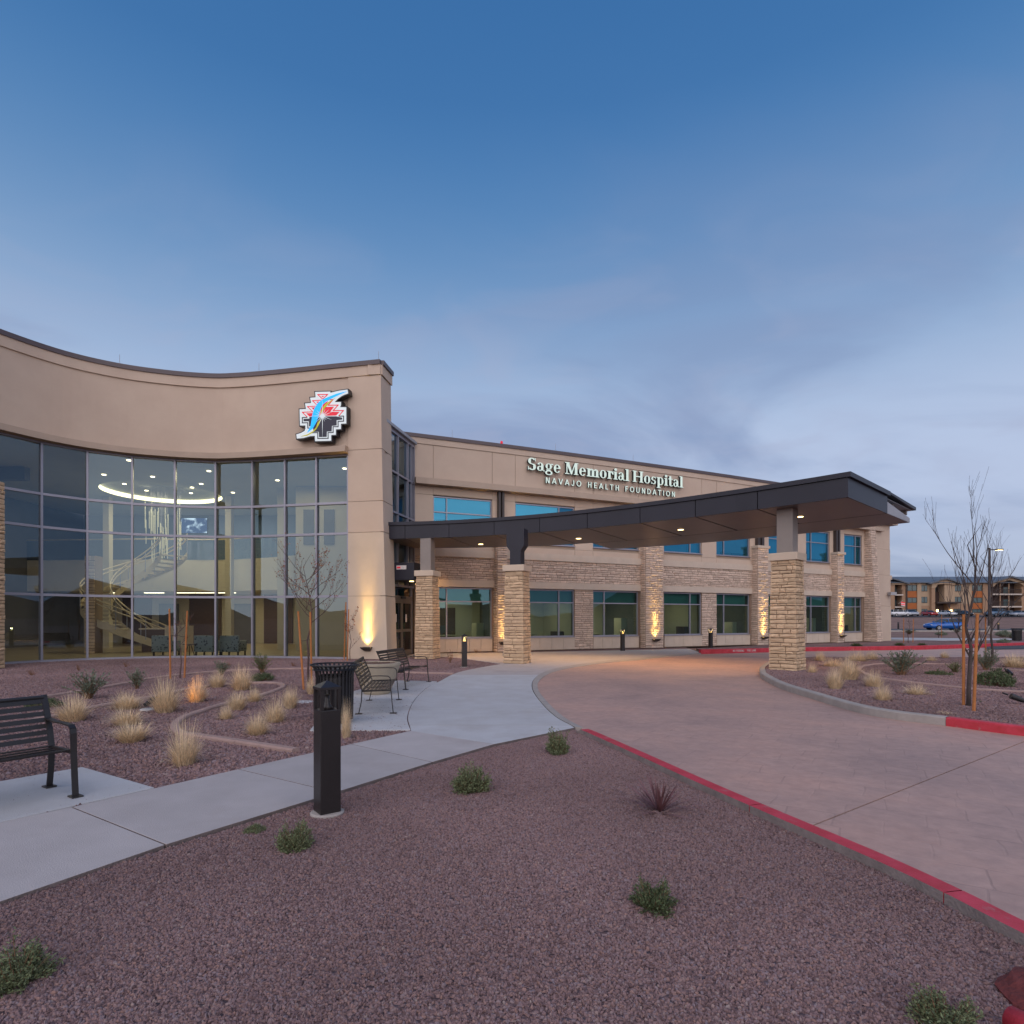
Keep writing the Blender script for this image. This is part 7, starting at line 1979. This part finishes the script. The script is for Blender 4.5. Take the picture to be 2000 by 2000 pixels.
M['car_glass'] = pmat('car_glass', (0.015, 0.02, 0.025), 0.2, spec=0.35)
M['tyre'] = pmat('tyre', (0.015, 0.015, 0.016), 0.85)
M['rim'] = pmat('rim', (0.35, 0.36, 0.38), 0.3, metal=0.8)
M['tail'] = pmat('tail', (0.45, 0.01, 0.01), 0.3)
M['headlamp'] = pmat('headlamp', (0.7, 0.72, 0.75), 0.15)
def car(loc, rz, paint, label, kind='hatch', s=1.0):
    c = root('parked_car', loc, rz, label, 'car', 'cars in the parking lot'); c.scale = (s, s, s)
    L, W = (4.55, 0.90) if kind == 'hatch' else (4.9, 0.98)
    # stations along x: (x, sill z, belt z, half width)
    if kind == 'hatch':
        st = [(-2.27, .45, .62, .70), (-2.15, .32, .78, .82), (-1.5, .22, .92, .89), (-0.7, .22, .98, .90), (0.5, .22, 1.0, .90), (1.5, .22, 1.02, .89), (2.1, .32, 1.0, .84), (2.27, .5, .85, .74)]
        cab = [(-0.95, .98, .82), (-0.15, 1.42, .62), (0.9, 1.47, .63), (1.75, 1.36, .62), (2.12, 1.0, .80)]
    else:
        st = [(-2.45, .5, .75, .80), (-2.3, .38, 1.02, .93), (-1.4, .3, 1.12, .97), (-0.6, .3, 1.15, .98), (0.6, .3, 1.16, .98), (1.6, .3, 1.16, .97), (2.35, .4, 1.16, .95), (2.45, .5, 1.05, .9)]
        cab = [(-1.0, 1.13, .90), (-0.35, 1.72, .74), (0.9, 1.78, .76), (2.05, 1.74, .74), (2.38, 1.16, .88)]
    mb = MB()
    ring = []
    for x, zs, zb, hw in st:
        ring.append([(x, -hw * 0.94, zs), (x, -hw, (zs + zb) * 0.5), (x, -hw * 0.93, zb), (x, 0, zb + 0.035), (x, hw * 0.93, zb), (x, hw, (zs + zb) * 0.5), (x, hw * 0.94, zs)])
    for r in ring: mb.v += r
    for i in range(len(ring) - 1):
        for k in range(7):
            a, b = i * 7 + k, i * 7 + (k + 1) % 7; mb.f.append([a, b, b + 7, a + 7][::-1]); mb.m.append(0)
    mb.f.append(list(range(7))); mb.m.append(0); mb.f.append(list(range((len(ring) - 1) * 7, len(ring) * 7))[::-1]); mb.m.append(0)
    body = mb.build('body', paint, c, world=False, smooth=True)
    mb = MB(); prev = None
    base = cab[0][1] - 0.03
    for i, (x, z, hw) in enumerate(cab):
        mb.v += [(x, -hw, z), (x, hw, z)]
    for i in range(len(cab) - 1): mb.f.append([2 * i, 2 * i + 2, 2 * i + 3, 2 * i + 1]); mb.m.append(0 if 0 < i < len(cab) - 2 else 1)
    sb = len(mb.v); x0, x1 = cab[0][0], cab[-1][0]
    for x in (x0, cab[1][0], cab[2][0], cab[3][0], x1): mb.v += [(x, -st[3][3] * 0.93, base), (x, st[3][3] * 0.93, base)]
    for i in range(len(cab) - 1):
        for k in (0, 1):
            a, b, c_, d = 2 * i + k, 2 * i + 2 + k, sb + 2 * i + 2 + k, sb + 2 * i + k
            mb.f.append([a, d, c_, b] if k == 0 else [a, b, c_, d]); mb.m.append(1)
    mb.build('cabin', [paint, M['car_glass']], c, world=False)
    for k in range(1, 4):
        x, z, hw = cab[k]
        for sgn in (-1, 1):
            m2 = MB(); m2.bar((x, sgn * (hw + 0.01), z - 0.02), (x + (0.1 if k == 2 else 0), sgn * st[3][3] * 0.95, base), 0.05, 0.07); m2.build('door_pillar', paint, c, world=False)
    wr = 0.33 if kind == 'hatch' else 0.38
    for x in (-1.42, 1.38):
        for sgn in (-1, 1):
            o1 = MB().tube([(x, sgn * (W - 0.20), wr), (x, sgn * (W + 0.005), wr)], wr, 18).build('wheel', M['tyre'], c, world=False)
            MB().tube([(x, sgn * (W - 0.1), wr), (x, sgn * (W + 0.015), wr)], wr * 0.62, 14).build('rim', M['rim'], o1, world=False)
    for sgn in (-1, 1):
        MB().box(st[0][0] - 0.005 + 0.05, sgn * 0.62 - 0.14, .64, st[0][0] + 0.14, sgn * 0.62 + 0.14, .76).build('headlight', M['headlamp'], c, world=False)
        MB().box(st[-1][0] - 0.14, sgn * 0.66 - 0.12, .84, st[-1][0] - 0.02, sgn * 0.66 + 0.12, 1.0).build('tail_light', M['tail'], c, world=False)
        MB().box(cab[0][0] + 0.1, sgn * (W + 0.06) - 0.09, .98, cab[0][0] + 0.25, sgn * (W + 0.06) + 0.09, 1.12).build('wing_mirror', paint, c, world=False)
def paint(n, c): return pmat('paint_' + n, c, 0.25, metal=0.2, spec=0.7)
PB, PW, PS, PR_, PD, PG = paint('blue', (0.02, 0.12, 0.42)), paint('white', (0.62, 0.64, 0.67)), paint('silver', (0.34, 0.37, 0.42)), paint('red', (0.35, 0.02, 0.02)), paint('dark', (0.03, 0.035, 0.045)), paint('slate', (0.10, 0.16, 0.24))
z78 = -0.05
car((57.6 * 80 / 78 + 0.3, 80, z78), 0, PB, 'bright blue hatchback parked side on beyond the saplings', 'hatch', 1.10)
def lot(px, py_, Y): return (((px - 1000) * Y / F), Y, terr(0, Y) - 0.02)
car(lot(1757, 0, 144), radians(180), PW, 'white sport utility car at the left end of the far row', 'suv')
car(lot(1779, 0, 146), radians(78), PS, 'silver car right of the white one in the far row', 'hatch', 1.1)
car(lot(1815, 0, 146), radians(85), PR_, 'dark red car in the far row behind the blue hatchback', 'hatch')
car(lot(1850, 0, 146), radians(95), PW, 'white car in the far row right of the dark red one', 'hatch')
car(lot(1882, 0, 146), radians(90), PD, 'black car in the far row behind the large bare tree', 'hatch')
car(lot(1944, 0, 144), radians(20), PG, 'slate blue sport utility car right of the lamp post', 'suv', 1.1)
car(lot(1966, 0, 146), radians(30), PD, 'black car near the right edge of the far row', 'hatch')
car(lot(1990, 0, 144), radians(15), PS, 'silver car at the right edge of the far row', 'hatch')

# ---- apartment house, three storeys, beyond the far row
AY = 165.0; K = AY / F; AZ0 = terr(0, AY) - 0.05
def ax(zx): return (1730 + zx / 7.156 - 1000) * K
def az(zy): return EYE + (HOR - (1090 + zy / 7.156)) * K
AP = root('apartment_house', (ax(1000), AY, AZ0), 0, 'far three storey tan apartment house with grey metal roof', 'building')
M['ap_cream'] = pmat('ap_cream', (0.42, 0.31, 0.21), 0.9, 0.1, 0.3); M['ap_tan'] = pmat('ap_tan', (0.34, 0.22, 0.14), 0.9, 0.1, 0.3)
M['ap_orange'] = pmat('ap_orange', (0.36, 0.11, 0.025), 0.7, 0.1, 0.5); M['ap_roof'] = pmat('ap_roof', (0.10, 0.125, 0.16), 0.5, 0.15, 0.4)
M['ap_dark'] = pmat('ap_dark', (0.07, 0.045, 0.04), 0.9, 0.2, 0.4); M['ap_slab'] = pmat('ap_slab', (0.5, 0.45, 0.40), 0.9)
M['ap_glass'] = pmat('ap_glass', (0.05, 0.10, 0.11), 0.15, spec=0.6); M['ap_brown'] = pmat('ap_brown', (0.05, 0.035, 0.03), 0.7)
def abox(name, z0x, z1x, zyt, zyb, y0, y1, m, parent=None):
    """box given in picture columns/rows of the facade; y is metres towards (-) or behind (+) the facade"""
    return MB().box(ax(z0x), AY + y0, az(zyb), ax(z1x), AY + y1, az(zyt)).build(name, M[m], parent or AP)
GB = 800                         # ground row
# carcass
MB().box(ax(60), AY + 2.0, AZ0, ax(2900), AY + 16, az(345)).build('wall', M['ap_dark'], AP)
abox('wall', 225, 292, 345, GB, 0, 2, 'ap_tan'); abox('wall', 60, 116, 345, GB, -0.3, 2, 'ap_tan')
abox('wall', 292, 612, 345, 665, 0.0, 2, 'ap_cream'); abox('wall', 292, 612, 665, GB, 0.0, 2, 'ap_tan')
abox('downspout', 278, 296, 345, GB, -0.25, -0.002, 'ap_brown')
abox('pier', 430, 486, 345, 770, -0.35, -0.002, 'ap_cream')
abox('pier', 612, 662, 420, GB, -0.8, 2, 'ap_tan')
abox('wall', 802, 946, 350, 612, -0.5, 2, 'ap_cream'); abox('wall', 946, 1460, 345, 640, 0.0, 2, 'ap_cream'); abox('wall', 880, 1460, 640, GB, 0.0, 2, 'ap_tan')
abox('pier', 1345, 1460, 345, GB, -0.4, -0.002, 'ap_tan')
abox('wall', 1880, 1990, 340, GB, -0.4, 2, 'ap_tan'); abox('wall', 1990, 2900, 345, GB, 0, 2, 'ap_cream')
def awin(z0x, z1x, zt, zb, mid=True):
    w = abox('window', z0x, z1x, zt, zb, -0.06, -0.003, 'ap_brown')
    n = 2 if mid else 1
    for i in range(n):
        a = z0x + (z1x - z0x) * i / n + 5; b = z0x + (z1x - z0x) * (i + 1) / n - 5
        abox('pane', a, b, zt + 6, zb - 6, -0.09, -0.062, 'ap_glass', w)
for x0, x1 in ((300, 430), (1205, 1345)):
    abox('orange_panel', x0, x1, 462, 550, -0.12, -0.003, 'ap_orange'); abox('orange_panel', x0, x1, 628, 710, -0.12, -0.003, 'ap_orange')
    for zt, zb in ((376, 460), (552, 626), (713, 765)): awin(x0, x1, zt, zb)
for x0, x1 in ((488, 580), (948, 1050), (2050, 2150), (2250, 2350)):
    for zt, zb in ((378, 466), (541, 628), (710, 768)): awin(x0, x1, zt, zb)
# balconies: slabs, rails, doors
for x0, x1, ys in ((116, 226, (515, 685)), (1470, 1880, (507, 680))):
    for y in ys:
        abox('balcony_slab', x0, x1, y - 9, y + 10, -0.6, 2, 'ap_slab')
        abox('balcony_rail', x0, x1, y - 72, y - 66, -0.5, -0.4, 'ap_brown')
        n = max(5, int((x1 - x0) / 14))
        for i in range(n + 1): abox('baluster', x0 + (x1 - x0 - 2) * i / n, x0 + (x1 - x0 - 2) * i / n + 2, y - 66, y - 9, -0.47, -0.43, 'ap_brown')
        abox('balcony_door', x0 + (x1 - x0) * 0.62, x0 + (x1 - x0) * 0.85, y - 105, y - 10, 1.9, 1.99, 'ap_glass')
for x in (1580, 1700): abox('balcony_post', x, x + 12, 345, GB, -0.4, -0.2, 'ap_tan')
# entry: dark recess, canopy, lit lamps, upper window
abox('recess_window', 668, 770, 400, 470, 1.8, 1.98, 'ap_glass')
abox('recess_wall', 662, 802, 470, 615, 1.6, 1.79, 'ap_dark')
abox('entry_canopy', 664, 1000, 612, 634, -1.6, 0.5, 'ap_brown')
abox('entry_door', 715, 860, 660, GB, 1.5, 1.9, 'ap_dark')
for x in (690, 905):
    abox('wall_lamp', x - 14, x + 14, 722, 752, -0.9 if x < 700 else -0.25, -0.81 if x < 700 else -0.003, 'lamp_warm')
# roof with gable and swept porch roof
def aroof(name, prof, y0, y1, th, m):
    mb = MB()
    for i in range(len(prof) - 1):
        (a, za), (b, zb) = prof[i], prof[i + 1]
        mb.hexa([(ax(a), AY + y0, az(za) - th), (ax(b), AY + y0, az(zb) - th), (ax(b), AY + y1, az(zb) - th), (ax(a), AY + y1, az(za) - th), (ax(a), AY + y0, az(za)), (ax(b), AY + y0, az(zb)), (ax(b), AY + y1, az(zb)), (ax(a), AY + y1, az(za))])
    return mb.build(name, M[m], AP)
rf = MB(); rf.hexa([(ax(40), AY - 1.0, az(350)), (ax(2920), AY - 1.0, az(350)), (ax(2920), AY + 16, az(350)), (ax(40), AY + 16, az(350)), (ax(40), AY - 1.0, az(340)), (ax(2920), AY - 1.0, az(340)), (ax(2920), AY + 8, az(232)), (ax(40), AY + 8, az(232))])
rf.build('roof', M['ap_roof'], AP)
aroof('porch_roof', [(560, 350), (640, 330), (720, 297), (800, 283), (880, 303), (940, 325), (1010, 348)], -1.6, 3.5, 0.4, 'ap_roof')
mb = MB(); gv = [(612, 420), (612, 345), (720, 312), (800, 298), (880, 316), (940, 338), (940, 380), (800, 362), (700, 370), (662, 420)]
mb.add([(ax(a), AY - 0.9, az(b)) for a, b in gv] + [(ax(a), AY + 1.5, az(b)) for a, b in gv], [tuple(range(10))] + [(i, (i + 1) % 10, 10 + (i + 1) % 10, 10 + i) for i in range(10)]); mb.build('porch_gable', M['ap_cream'], AP)
aroof('gable_roof', [(1400, 345), (1480, 320), (1690, 252), (1890, 312), (1990, 335)], -1.8, 4.0, 0.4, 'ap_roof')
mb = MB(); gv = [(1450, 400), (1450, 345), (1690, 270), (1900, 335), (1900, 400), (1850, 360), (1690, 310), (1520, 355), (1470, 400)]
mb.add([(ax(a), AY - 1.0, az(b)) for a, b in gv] + [(ax(a), AY + 1.0, az(b)) for a, b in gv], [tuple(range(9))] + [(i, (i + 1) % 9, 9 + (i + 1) % 9, 9 + i) for i in range(9)]); mb.build('gable_board', M['ap_cream'], AP)
aroof('gable_roof', [(60, 282), (130, 300), (200, 325), (290, 352)], -1.4, 3.0, 0.35, 'ap_roof')
abox('gable_board', 62, 290, 352, 372, -0.6, 1.9, 'ap_cream')
# small flag on the left balcony
fl = root('flag', (ax(165), AY - 1.2, az(600)), 0, 'tiny red and white flag on the apartment balcony', 'flag')
fl_p = MB(); fl_p.tube([(ax(160), AY - 0.5, az(640)), (ax(190), AY - 1.4, az(595))], 0.05, 5); fl_p.build('flag_pole', M['ap_slab'], fl)
for k in range(4):
    MB().hexa([(ax(172 + 0), AY - 1.3, az(612 + k * 13 + 13)), (ax(226), AY - 1.35, az(624 + k * 13 + 13)), (ax(226), AY - 1.29, az(624 + k * 13 + 13)), (ax(172), AY - 1.24, az(612 + k * 13 + 13)),
               (ax(172), AY - 1.3, az(612 + k * 13)), (ax(226), AY - 1.35, az(624 + k * 13)), (ax(226), AY - 1.29, az(624 + k * 13)), (ax(172), AY - 1.24, az(612 + k * 13))]).build('flag_stripe', M['sign_red'] if k % 2 == 0 else M['white_paint'], fl)
